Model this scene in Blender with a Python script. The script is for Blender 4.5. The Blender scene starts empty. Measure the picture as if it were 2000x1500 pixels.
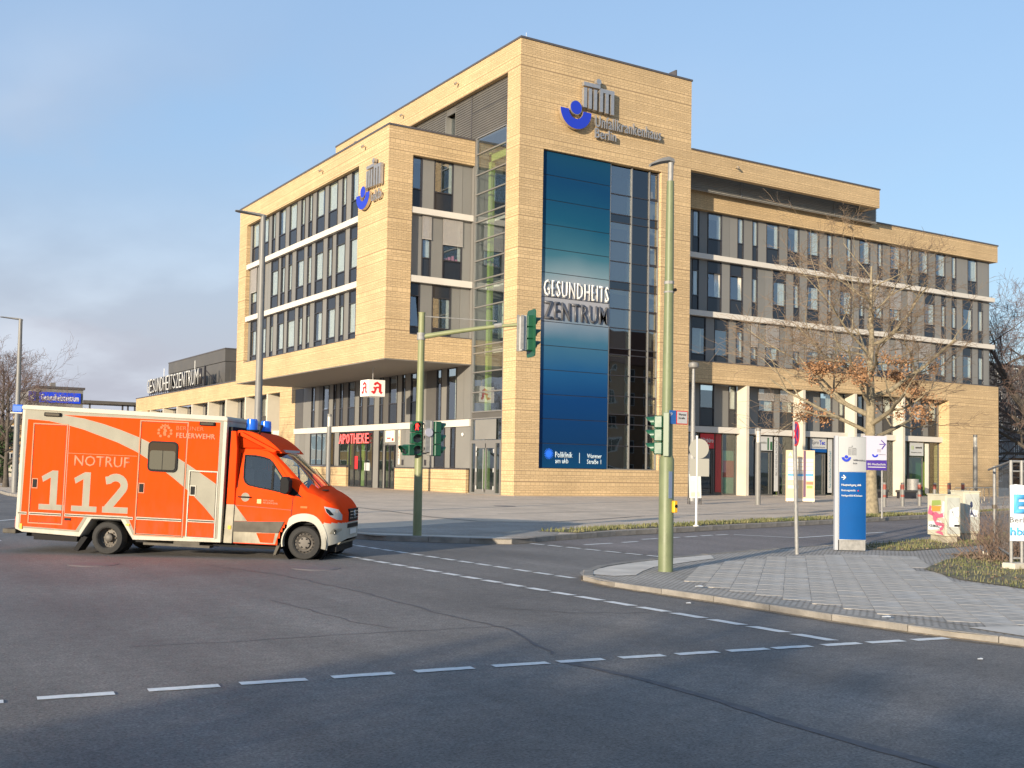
import bpy, bmesh, math, random
from mathutils import Vector, Matrix
random.seed(7)
SC = bpy.context.scene
COL = SC.collection
RAD = math.radians

# ------------------------------------------------------------ camera
cam_data = bpy.data.cameras.new('camera')
cam = bpy.data.objects.new('camera', cam_data)
COL.objects.link(cam)
rot = Matrix(((0.8572938640, -0.0373608180, -0.5134699603),
              (-0.5145080611, -0.0270526401, -0.8570586968),
              (0.0181296959, 0.9989355955, -0.0424145044)))
cam.matrix_world = Matrix.Translation((0, 0, 1.75)) @ rot.to_4x4()
cam_data.sensor_width = 36
cam_data.lens = 38.677
cam_data.shift_x = 0.03384
cam_data.shift_y = 0.03636
cam_data.clip_start = 0.1
cam_data.clip_end = 3000
SC.camera = cam

# ------------------------------------------------------------ sky, sun, exposure
SUN_DIR = Vector((-1.0, -0.515, 0.196)).normalized()      # towards the sun
sun_el = math.asin(SUN_DIR.z)
sun_rot = math.atan2(SUN_DIR.x, SUN_DIR.y)
W = bpy.data.worlds.new("World")
SC.world = W
W.use_nodes = True
nt = W.node_tree
nt.nodes.clear()
N = nt.nodes.new
sky = N('ShaderNodeTexSky'); sky.sky_type = 'NISHITA'; sky.sun_disc = False
sky.sun_elevation = sun_el; sky.sun_rotation = sun_rot
sky.air_density = 1.15; sky.dust_density = 0.6; sky.ozone_density = 2.2
tc = N('ShaderNodeTexCoord')
sep = N('ShaderNodeSeparateXYZ'); nt.links.new(tc.outputs['Generated'], sep.inputs[0])
# cloud plane coordinates: direction divided by height
add = N('ShaderNodeMath'); add.operation = 'ADD'; add.inputs[1].default_value = 0.16
nt.links.new(sep.outputs['Z'], add.inputs[0])
mx = N('ShaderNodeMath'); mx.operation = 'MAXIMUM'; mx.inputs[1].default_value = 0.02
nt.links.new(add.outputs[0], mx.inputs[0])
dv = N('ShaderNodeVectorMath'); dv.operation = 'DIVIDE'
cmb = N('ShaderNodeCombineXYZ')
for i in range(3): nt.links.new(mx.outputs[0], cmb.inputs[i])
nt.links.new(tc.outputs['Generated'], dv.inputs[0]); nt.links.new(cmb.outputs[0], dv.inputs[1])
mp = N('ShaderNodeMapping'); mp.inputs['Scale'].default_value = (1.0, 0.62, 0.0)
mp.inputs['Rotation'].default_value = (0, 0, RAD(-30)); mp.inputs['Location'].default_value = (0.7, 0.35, 0)
nt.links.new(dv.outputs[0], mp.inputs[0])
nz = N('ShaderNodeTexNoise'); nz.inputs['Scale'].default_value = 0.75; nz.inputs['Detail'].default_value = 7
nz.inputs['Roughness'].default_value = 0.5; nz.inputs['Distortion'].default_value = 0.25
nt.links.new(mp.outputs[0], nz.inputs[0])
cr = N('ShaderNodeMapRange'); cr.interpolation_type = 'SMOOTHSTEP'
cr.inputs['From Min'].default_value = 0.36; cr.inputs['From Max'].default_value = 0.60
nt.links.new(nz.outputs['Fac'], cr.inputs['Value'])
# the cloud bank thins out towards the right-hand sky (direction away from +Y)
dot = N('ShaderNodeVectorMath'); dot.operation = 'DOT_PRODUCT'
dot.inputs[1].default_value = (-0.34, 0.94, 0.0)
nt.links.new(tc.outputs['Generated'], dot.inputs[0])
side = N('ShaderNodeMapRange'); side.interpolation_type = 'SMOOTHSTEP'
side.inputs['From Min'].default_value = 0.25; side.inputs['From Max'].default_value = 0.85
side.inputs['To Min'].default_value = 0.12; side.inputs['To Max'].default_value = 0.95
nt.links.new(dot.outputs['Value'], side.inputs['Value'])
hi = N('ShaderNodeMapRange'); hi.interpolation_type = 'SMOOTHSTEP'
hi.inputs['From Min'].default_value = 0.20; hi.inputs['From Max'].default_value = 0.40
hi.inputs['To Min'].default_value = 1.0; hi.inputs['To Max'].default_value = 0.10
nt.links.new(sep.outputs['Z'], hi.inputs['Value'])
# low haze bank: always present near the horizon
lo = N('ShaderNodeMapRange'); lo.interpolation_type = 'SMOOTHSTEP'
lo.inputs['From Min'].default_value = 0.0; lo.inputs['From Max'].default_value = 0.34
lo.inputs['To Min'].default_value = 1.15; lo.inputs['To Max'].default_value = 0.0
nt.links.new(sep.outputs['Z'], lo.inputs['Value'])
m1 = N('ShaderNodeMath'); m1.operation = 'MAXIMUM'
nt.links.new(cr.outputs[0], m1.inputs[0]); nt.links.new(lo.outputs[0], m1.inputs[1])
m2 = N('ShaderNodeMath'); m2.operation = 'MULTIPLY'
nt.links.new(m1.outputs[0], m2.inputs[0]); nt.links.new(side.outputs[0], m2.inputs[1])
m3 = N('ShaderNodeMath'); m3.operation = 'MULTIPLY'; m3.use_clamp = True
nt.links.new(m2.outputs[0], m3.inputs[0]); nt.links.new(hi.outputs[0], m3.inputs[1])
mix = N('ShaderNodeMix'); mix.data_type = 'RGBA'
nt.links.new(m3.outputs[0], mix.inputs['Factor'])
tint = N('ShaderNodeMix'); tint.data_type = 'RGBA'; tint.blend_type = 'MULTIPLY'
tint.blend_type = 'MIX'; tint.inputs['Factor'].default_value = 0.62; tint.inputs['B'].default_value = (1.42, 2.16, 3.42, 1)   # even, slightly hazy blue
nt.links.new(sky.outputs[0], tint.inputs['A'])
nt.links.new(tint.outputs['Result'], mix.inputs['A'])
# cloud colour: pale where thick and high, mauve grey low down
cc = N('ShaderNodeMix'); cc.data_type = 'RGBA'; cc.inputs['A'].default_value = (2.12, 2.20, 2.55, 1); cc.inputs['B'].default_value = (2.75, 2.95, 3.35, 1)
nz2 = N('ShaderNodeTexNoise'); nz2.inputs['Scale'].default_value = 1.5; nz2.inputs['Detail'].default_value = 5; nt.links.new(mp.outputs[0], nz2.inputs[0])
cr2 = N('ShaderNodeMapRange'); cr2.interpolation_type = 'SMOOTHSTEP'; cr2.inputs['From Min'].default_value = 0.42; cr2.inputs['From Max'].default_value = 0.66
nt.links.new(nz2.outputs['Fac'], cr2.inputs['Value']); nt.links.new(cr2.outputs[0], cc.inputs['Factor']); nt.links.new(cc.outputs['Result'], mix.inputs['B'])
bg = N('ShaderNodeBackground'); bg.inputs['Strength'].default_value = 0.15
nt.links.new(mix.outputs['Result'], bg.inputs['Color'])
out = N('ShaderNodeOutputWorld'); nt.links.new(bg.outputs[0], out.inputs[0])

sd = bpy.data.lights.new('sun', 'SUN'); sd.energy = 5.0; sd.angle = RAD(0.55); sd.color = (1.0, 0.86, 0.66)
sun = bpy.data.objects.new('sun', sd); COL.objects.link(sun)
sun.rotation_euler = SUN_DIR.to_track_quat('Z', 'Y').to_euler()
sun.location = (0, 0, 60)

SC.view_settings.view_transform = 'Standard'
SC.view_settings.look = 'None'
SC.view_settings.gamma = 1
SC.view_settings.exposure = 0.75
SC.view_settings.use_curve_mapping = False
SC.render.engine = 'CYCLES'
SC.cycles.max_bounces = 6
SC.cycles.transparent_max_bounces = 12
# ------------------------------------------------------------ material helpers
MATS = {}
def mat(name, col, rough=0.6, metal=0.0, var=0.0, scale=3.0, bump=0.0, bscale=40.0, spec=0.5, coord='Object',
        col2=None, emit=None, estr=0.0, coat=0.0, detail=4, dirt=0.0):
    if name in MATS: return MATS[name]
    m = bpy.data.materials.new(name); m.use_nodes = True
    t = m.node_tree; b = t.nodes['Principled BSDF']
    b.inputs['Base Color'].default_value = (*col, 1)
    b.inputs['Roughness'].default_value = rough
    b.inputs['Metallic'].default_value = metal
    b.inputs['Specular IOR Level'].default_value = spec
    b.inputs['Coat Weight'].default_value = coat
    c = t.nodes.new('ShaderNodeTexCoord')
    if var > 0 or col2:
        n = t.nodes.new('ShaderNodeTexNoise'); n.inputs['Scale'].default_value = scale; n.inputs['Detail'].default_value = detail
        t.links.new(c.outputs[coord], n.inputs[0])
        r = t.nodes.new('ShaderNodeMapRange'); r.inputs['From Min'].default_value = 0.3; r.inputs['From Max'].default_value = 0.7
        t.links.new(n.outputs['Fac'], r.inputs['Value'])
        x = t.nodes.new('ShaderNodeMix'); x.data_type = 'RGBA'
        a = [max(0, q * (1 - var)) for q in col]; d = col2 if col2 else [min(1, q * (1 + var)) for q in col]
        x.inputs['A'].default_value = (*a, 1); x.inputs['B'].default_value = (*d, 1)
        t.links.new(r.outputs[0], x.inputs['Factor']); t.links.new(x.outputs['Result'], b.inputs['Base Color'])
        r2 = t.nodes.new('ShaderNodeMapRange'); r2.inputs['To Min'].default_value = max(0, rough - 0.12); r2.inputs['To Max'].default_value = min(1, rough + 0.12)
        t.links.new(n.outputs['Fac'], r2.inputs['Value']); t.links.new(r2.outputs[0], b.inputs['Roughness'])
    if bump > 0:
        n2 = t.nodes.new('ShaderNodeTexNoise'); n2.inputs['Scale'].default_value = bscale; n2.inputs['Detail'].default_value = 4
        t.links.new(c.outputs[coord], n2.inputs[0])
        bp = t.nodes.new('ShaderNodeBump'); bp.inputs['Strength'].default_value = bump; bp.inputs['Distance'].default_value = 0.02
        t.links.new(n2.outputs['Fac'], bp.inputs['Height']); t.links.new(bp.outputs[0], b.inputs['Normal'])
    if emit:
        b.inputs['Emission Color'].default_value = (*emit, 1); b.inputs['Emission Strength'].default_value = estr
    MATS[name] = m
    return m

def brick_mat():
    m = bpy.data.materials.new('yellow_brick'); m.use_nodes = True
    t = m.node_tree; b = t.nodes['Principled BSDF']; L = t.links.new; Nn = t.nodes.new
    b.inputs['Roughness'].default_value = 0.8; b.inputs['Specular IOR Level'].default_value = 0.3
    g = Nn('ShaderNodeNewGeometry'); s = Nn('ShaderNodeSeparateXYZ'); L(g.outputs['Position'], s.inputs[0])
    u = Nn('ShaderNodeMath'); u.operation = 'ADD'; L(s.outputs['X'], u.inputs[0]); L(s.outputs['Y'], u.inputs[1])
    # irregular courses: warp the height so courses alternate between thick and thin
    w1 = Nn('ShaderNodeMath'); w1.operation = 'MULTIPLY'; w1.inputs[1].default_value = 2 * math.pi / 0.62; L(s.outputs['Z'], w1.inputs[0])
    w2 = Nn('ShaderNodeMath'); w2.operation = 'SINE'; L(w1.outputs[0], w2.inputs[0])
    w3 = Nn('ShaderNodeMath'); w3.operation = 'MULTIPLY'; w3.inputs[1].default_value = 0.05; L(w2.outputs[0], w3.inputs[0])
    w4 = Nn('ShaderNodeMath'); w4.operation = 'MULTIPLY'; w4.inputs[1].default_value = 2 * math.pi / 2.3; L(s.outputs['Z'], w4.inputs[0])
    w5 = Nn('ShaderNodeMath'); w5.operation = 'SINE'; L(w4.outputs[0], w5.inputs[0])
    w6 = Nn('ShaderNodeMath'); w6.operation = 'MULTIPLY'; w6.inputs[1].default_value = 0.10; L(w5.outputs[0], w6.inputs[0])
    z1 = Nn('ShaderNodeMath'); z1.operation = 'ADD'; L(s.outputs['Z'], z1.inputs[0]); L(w3.outputs[0], z1.inputs[1])
    z2 = Nn('ShaderNodeMath'); z2.operation = 'ADD'; L(z1.outputs[0], z2.inputs[0]); L(w6.outputs[0], z2.inputs[1])
    c = Nn('ShaderNodeCombineXYZ'); L(u.outputs[0], c.inputs[0]); L(z2.outputs[0], c.inputs[1])
    br = Nn('ShaderNodeTexBrick'); L(c.outputs[0], br.inputs['Vector'])
    br.inputs['Scale'].default_value = 1.0; br.inputs['Brick Width'].default_value = 0.34; br.inputs['Row Height'].default_value = 0.125
    br.inputs['Mortar Size'].default_value = 0.011; br.inputs['Mortar Smooth'].default_value = 0.1
    br.inputs['Color1'].default_value = (0.545, 0.395, 0.222, 1); br.inputs['Color2'].default_value = (0.485, 0.348, 0.190, 1)
    br.inputs['Mortar'].default_value = (0.28, 0.195, 0.11, 1)
    br.offset = 0.37; br.squash = 1.0
    nb = Nn('ShaderNodeTexNoise'); nb.inputs['Scale'].default_value = 0.35; nb.inputs['Detail'].default_value = 5
    L(g.outputs['Position'], nb.inputs[0])
    rr = Nn('ShaderNodeMapRange'); rr.inputs['From Min'].default_value = 0.3; rr.inputs['From Max'].default_value = 0.7
    rr.inputs['To Min'].default_value = 0.90; rr.inputs['To Max'].default_value = 1.08
    L(nb.outputs['Fac'], rr.inputs['Value'])
    mu = Nn('ShaderNodeVectorMath'); mu.operation = 'SCALE'; L(br.outputs['Color'], mu.inputs[0]); L(rr.outputs[0], mu.inputs['Scale'])
    # fine streaks, courses differ slightly in tone
    cs = Nn('ShaderNodeCombineXYZ'); sc = Nn('ShaderNodeMath'); sc.operation = 'MULTIPLY'; sc.inputs[1].default_value = 0.25
    L(u.outputs[0], sc.inputs[0]); L(sc.outputs[0], cs.inputs[0]); sz = Nn('ShaderNodeMath'); sz.operation = 'MULTIPLY'; sz.inputs[1].default_value = 5.0
    L(s.outputs['Z'], sz.inputs[0]); L(sz.outputs[0], cs.inputs[1])
    n3 = Nn('ShaderNodeTexNoise'); n3.inputs['Scale'].default_value = 1.0; n3.inputs['Detail'].default_value = 3; L(cs.outputs[0], n3.inputs[0])
    r3 = Nn('ShaderNodeMapRange'); r3.inputs['From Min'].default_value = 0.3; r3.inputs['From Max'].default_value = 0.7
    r3.inputs['To Min'].default_value = 0.93; r3.inputs['To Max'].default_value = 1.06; L(n3.outputs['Fac'], r3.inputs['Value'])
    mu2 = Nn('ShaderNodeVectorMath'); mu2.operation = 'SCALE'; L(mu.outputs[0], mu2.inputs[0]); L(r3.outputs[0], mu2.inputs['Scale'])
    L(mu2.outputs[0], b.inputs['Base Color'])
    bp = Nn('ShaderNodeBump'); bp.inputs['Strength'].default_value = 0.6; bp.inputs['Distance'].default_value = 0.012; bp.invert = True
    L(br.outputs['Fac'], bp.inputs['Height']); L(bp.outputs[0], b.inputs['Normal'])
    return m

def asphalt_mat(name, base, patch=0.25, rough=0.85):
    m = bpy.data.materials.new(name); m.use_nodes = True
    t = m.node_tree; b = t.nodes['Principled BSDF']; L = t.links.new; Nn = t.nodes.new
    b.inputs['Specular IOR Level'].default_value = 0.35
    g = Nn('ShaderNodeNewGeometry')
    big = Nn('ShaderNodeTexNoise'); big.inputs['Scale'].default_value = 0.28; big.inputs['Detail'].default_value = 6; big.inputs['Roughness'].default_value = 0.6
    L(g.outputs['Position'], big.inputs[0])
    fine = Nn('ShaderNodeTexNoise'); fine.inputs['Scale'].default_value = 42; fine.inputs['Detail'].default_value = 6; fine.inputs['Roughness'].default_value = 0.75
    L(g.outputs['Position'], fine.inputs[0])
    # wheel-polished streaks along the lanes
    mpn = Nn('ShaderNodeMapping'); mpn.inputs['Scale'].default_value = (0.9, 0.12, 1); mpn.inputs['Rotation'].default_value = (0, 0, RAD(12))
    L(g.outputs['Position'], mpn.inputs[0])
    st = Nn('ShaderNodeTexNoise'); st.inputs['Scale'].default_value = 1.2; st.inputs['Detail'].default_value = 4; L(mpn.outputs[0], st.inputs[0])
    def rng(o, a, c):
        r = Nn('ShaderNodeMapRange'); r.inputs['From Min'].default_value = 0.3; r.inputs['From Max'].default_value = 0.7
        r.inputs['To Min'].default_value = a; r.inputs['To Max'].default_value = c; L(o, r.inputs['Value']); return r.outputs[0]
    f1 = rng(big.outputs['Fac'], 1 - patch, 1 + patch); f2 = rng(fine.outputs['Fac'], 0.35, 1.65); f3 = rng(st.outputs['Fac'], 0.86, 1.14)
    a = Nn('ShaderNodeMath'); a.operation = 'MULTIPLY'; L(f1, a.inputs[0]); L(f2, a.inputs[1])
    mid = Nn('ShaderNodeTexNoise'); mid.inputs['Scale'].default_value = 7; mid.inputs['Detail'].default_value = 8; mid.inputs['Roughness'].default_value = 0.8
    L(g.outputs['Position'], mid.inputs[0]); f4 = rng(mid.outputs['Fac'], 0.72, 1.28)
    a3 = Nn('ShaderNodeMath'); a3.operation = 'MULTIPLY'; L(f3, a3.inputs[0]); L(f4, a3.inputs[1])
    a2 = Nn('ShaderNodeMath'); a2.operation = 'MULTIPLY'; L(a.outputs[0], a2.inputs[0]); L(a3.outputs[0], a2.inputs[1])
    v = Nn('ShaderNodeVectorMath'); v.operation = 'SCALE'; v.inputs[0].default_value = base; L(a2.outputs[0], v.inputs['Scale'])
    # pale aggregate specks
    vo = Nn('ShaderNodeTexVoronoi'); vo.inputs['Scale'].default_value = 38; L(g.outputs['Position'], vo.inputs['Vector'])
    sp = Nn('ShaderNodeMapRange'); sp.inputs['From Min'].default_value = 0.06; sp.inputs['From Max'].default_value = 0.16
    sp.inputs['To Min'].default_value = 0.7; sp.inputs['To Max'].default_value = 0.0; L(vo.outputs['Distance'], sp.inputs['Value'])
    mx_ = Nn('ShaderNodeMix'); mx_.data_type = 'RGBA'; L(sp.outputs[0], mx_.inputs['Factor']); L(v.outputs[0], mx_.inputs['A'])
    mx_.inputs['B'].default_value = (0.30, 0.28, 0.26, 1)
    L(mx_.outputs['Result'], b.inputs['Base Color'])
    rf = rng(big.outputs['Fac'], rough - 0.13, rough + 0.05); L(rf, b.inputs['Roughness'])
    bp = Nn('ShaderNodeBump'); bp.inputs['Strength'].default_value = 0.9; bp.inputs['Distance'].default_value = 0.010
    L(fine.outputs['Fac'], bp.inputs['Height']); L(bp.outputs[0], b.inputs['Normal'])
    return m

def paver_mat(name, c1, c2, mortar, w, h, ang=0.0, msize=0.01, patch=0.15, off=0.5):
    m = bpy.data.materials.new(name); m.use_nodes = True
    t = m.node_tree; b = t.nodes['Principled BSDF']; L = t.links.new; Nn = t.nodes.new
    b.inputs['Roughness'].default_value = 0.85; b.inputs['Specular IOR Level'].default_value = 0.3
    g = Nn('ShaderNodeNewGeometry'); mpn = Nn('ShaderNodeMapping'); mpn.inputs['Rotation'].default_value = (0, 0, RAD(ang))
    L(g.outputs['Position'], mpn.inputs[0])
    wn = Nn('ShaderNodeTexNoise'); wn.inputs['Scale'].default_value = 1.1; wn.inputs['Detail'].default_value = 2; L(g.outputs['Position'], wn.inputs[0])
    wv = Nn('ShaderNodeVectorMath'); wv.operation = 'SCALE'; wv.inputs['Scale'].default_value = w * 0.25; L(wn.outputs['Color'], wv.inputs[0])
    ad = Nn('ShaderNodeVectorMath'); ad.operation = 'ADD'; L(mpn.outputs[0], ad.inputs[0]); L(wv.outputs[0], ad.inputs[1])
    br = Nn('ShaderNodeTexBrick'); L(ad.outputs[0], br.inputs['Vector']); br.offset = off
    br.inputs['Scale'].default_value = 1.0; br.inputs['Brick Width'].default_value = w; br.inputs['Row Height'].default_value = h
    br.inputs['Mortar Size'].default_value = msize
    br.inputs['Color1'].default_value = (*c1, 1); br.inputs['Color2'].default_value = (*c2, 1); br.inputs['Mortar'].default_value = (*mortar, 1)
    nb = Nn('ShaderNodeTexNoise'); nb.inputs['Scale'].default_value = 0.5; nb.inputs['Detail'].default_value = 7; nb.inputs['Roughness'].default_value = 0.65
    L(g.outputs['Position'], nb.inputs[0])
    rr = Nn('ShaderNodeMapRange'); rr.inputs['From Min'].default_value = 0.3; rr.inputs['From Max'].default_value = 0.7
    rr.inputs['To Min'].default_value = 1 - patch; rr.inputs['To Max'].default_value = 1 + patch; L(nb.outputs['Fac'], rr.inputs['Value'])
    fn = Nn('ShaderNodeTexNoise'); fn.inputs['Scale'].default_value = 30; fn.inputs['Detail'].default_value = 5; L(g.outputs['Position'], fn.inputs[0])
    r2 = Nn('ShaderNodeMapRange'); r2.inputs['To Min'].default_value = 0.75; r2.inputs['To Max'].default_value = 1.25; L(fn.outputs['Fac'], r2.inputs['Value'])
    pm = Nn('ShaderNodeMath'); pm.operation = 'MULTIPLY'; L(rr.outputs[0], pm.inputs[0]); L(r2.outputs[0], pm.inputs[1])
    mu = Nn('ShaderNodeVectorMath'); mu.operation = 'SCALE'; L(br.outputs['Color'], mu.inputs[0]); L(pm.outputs[0], mu.inputs['Scale'])
    L(mu.outputs[0], b.inputs['Base Color'])
    bp = Nn('ShaderNodeBump'); bp.inputs['Strength'].default_value = 0.6; bp.inputs['Distance'].default_value = 0.008; bp.invert = True
    L(br.outputs['Fac'], bp.inputs['Height']); L(bp.outputs[0], b.inputs['Normal'])
    return m

def glass_mat(name, tint_, base, k=0.12, gloss=(0.9, 0.95, 1.0), rough=0.015, wav=0.0):
    m = bpy.data.materials.new(name); m.use_nodes = True
    t = m.node_tree; L = t.links.new; Nn = t.nodes.new
    for n_ in list(t.nodes): t.nodes.remove(n_)
    fr = Nn('ShaderNodeFresnel'); fr.inputs['IOR'].default_value = 1.55
    ad = Nn('ShaderNodeMath'); ad.operation = 'ADD'; ad.use_clamp = True; ad.inputs[1].default_value = k; L(fr.outputs[0], ad.inputs[0])
    gl = Nn('ShaderNodeBsdfGlossy'); gl.inputs['Color'].default_value = (*gloss, 1); gl.inputs['Roughness'].default_value = rough
    if wav:
        g = Nn('ShaderNodeNewGeometry'); n_ = Nn('ShaderNodeTexNoise'); n_.inputs['Scale'].default_value = 0.5; n_.inputs['Detail'].default_value = 1
        L(g.outputs['Position'], n_.inputs[0]); bp = Nn('ShaderNodeBump'); bp.inputs['Strength'].default_value = wav; bp.inputs['Distance'].default_value = 0.05
        L(n_.outputs['Fac'], bp.inputs['Height']); L(bp.outputs[0], gl.inputs['Normal'])
    tr = Nn('ShaderNodeBsdfTransparent'); tr.inputs['Color'].default_value = (*tint_, 1)
    df = Nn('ShaderNodeBsdfDiffuse'); df.inputs['Color'].default_value = (*base, 1)
    ms = Nn('ShaderNodeMixShader'); ms.inputs[0].default_value = 0.04; L(tr.outputs[0], ms.inputs[1]); L(df.outputs[0], ms.inputs[2])
    gb = Nn('ShaderNodeNewGeometry'); inv = Nn('ShaderNodeMath'); inv.operation = 'SUBTRACT'; inv.inputs[0].default_value = 1.0; L(gb.outputs['Backfacing'], inv.inputs[1])
    ff = Nn('ShaderNodeMath'); ff.operation = 'MULTIPLY'; L(ad.outputs[0], ff.inputs[0]); L(inv.outputs[0], ff.inputs[1])
    mm = Nn('ShaderNodeMixShader'); L(ff.outputs[0], mm.inputs[0]); L(ms.outputs[0], mm.inputs[1]); L(gl.outputs[0], mm.inputs[2])
    o = Nn('ShaderNodeOutputMaterial'); L(mm.outputs[0], o.inputs[0])
    return m

def add_grime(name, dirt=(0.12, 0.10, 0.075), z0=0.3, z1=1.1, amount=0.55):
    """road dirt thrown up along the lower body"""
    m = MATS[name]; t = m.node_tree; b = t.nodes['Principled BSDF']; L = t.links.new; Nn = t.nodes.new
    c = Nn('ShaderNodeTexCoord'); s = Nn('ShaderNodeSeparateXYZ'); L(c.outputs['Object'], s.inputs[0])
    r = Nn('ShaderNodeMapRange'); r.inputs['From Min'].default_value = z0; r.inputs['From Max'].default_value = z1; r.inputs['To Min'].default_value = amount; r.inputs['To Max'].default_value = 0.06; L(s.outputs['Z'], r.inputs['Value'])
    mp_ = Nn('ShaderNodeMapping'); mp_.inputs['Scale'].default_value = (3.0, 3.0, 0.8); L(c.outputs['Object'], mp_.inputs[0])
    n = Nn('ShaderNodeTexNoise'); n.inputs['Scale'].default_value = 2.2; n.inputs['Detail'].default_value = 8; n.inputs['Roughness'].default_value = 0.7; L(mp_.outputs[0], n.inputs[0])
    q = Nn('ShaderNodeMapRange'); q.inputs['From Min'].default_value = 0.35; q.inputs['From Max'].default_value = 0.7; L(n.outputs['Fac'], q.inputs['Value'])
    f = Nn('ShaderNodeMath'); f.operation = 'MULTIPLY'; f.use_clamp = True; L(r.outputs[0], f.inputs[0]); L(q.outputs[0], f.inputs[1])
    x = Nn('ShaderNodeMix'); x.data_type = 'RGBA'; L(f.outputs[0], x.inputs['Factor']); x.inputs['B'].default_value = (*dirt, 1)
    src = b.inputs['Base Color'].links[0].from_socket if b.inputs['Base Color'].links else None
    if src: L(src, x.inputs['A'])
    else: x.inputs['A'].default_value = b.inputs['Base Color'].default_value
    L(x.outputs['Result'], b.inputs['Base Color'])

# ------------------------------------------------------------ mesh helpers
WLOC = {}
def tag(o, label=None, cat=None, group=None, kind=None):
    if label: o['label'] = label
    if cat: o['category'] = cat
    if group: o['group'] = group
    if kind: o['kind'] = kind
    return o
def empty(name, loc, label, cat, group=None, rz=0.0):
    o = bpy.data.objects.new(name, None); COL.objects.link(o); o.location = loc; o.rotation_euler = (0, 0, rz)
    o.empty_display_size = 0.3
    WLOC[o.name] = Vector(loc)
    return tag(o, label, cat, group)

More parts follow.
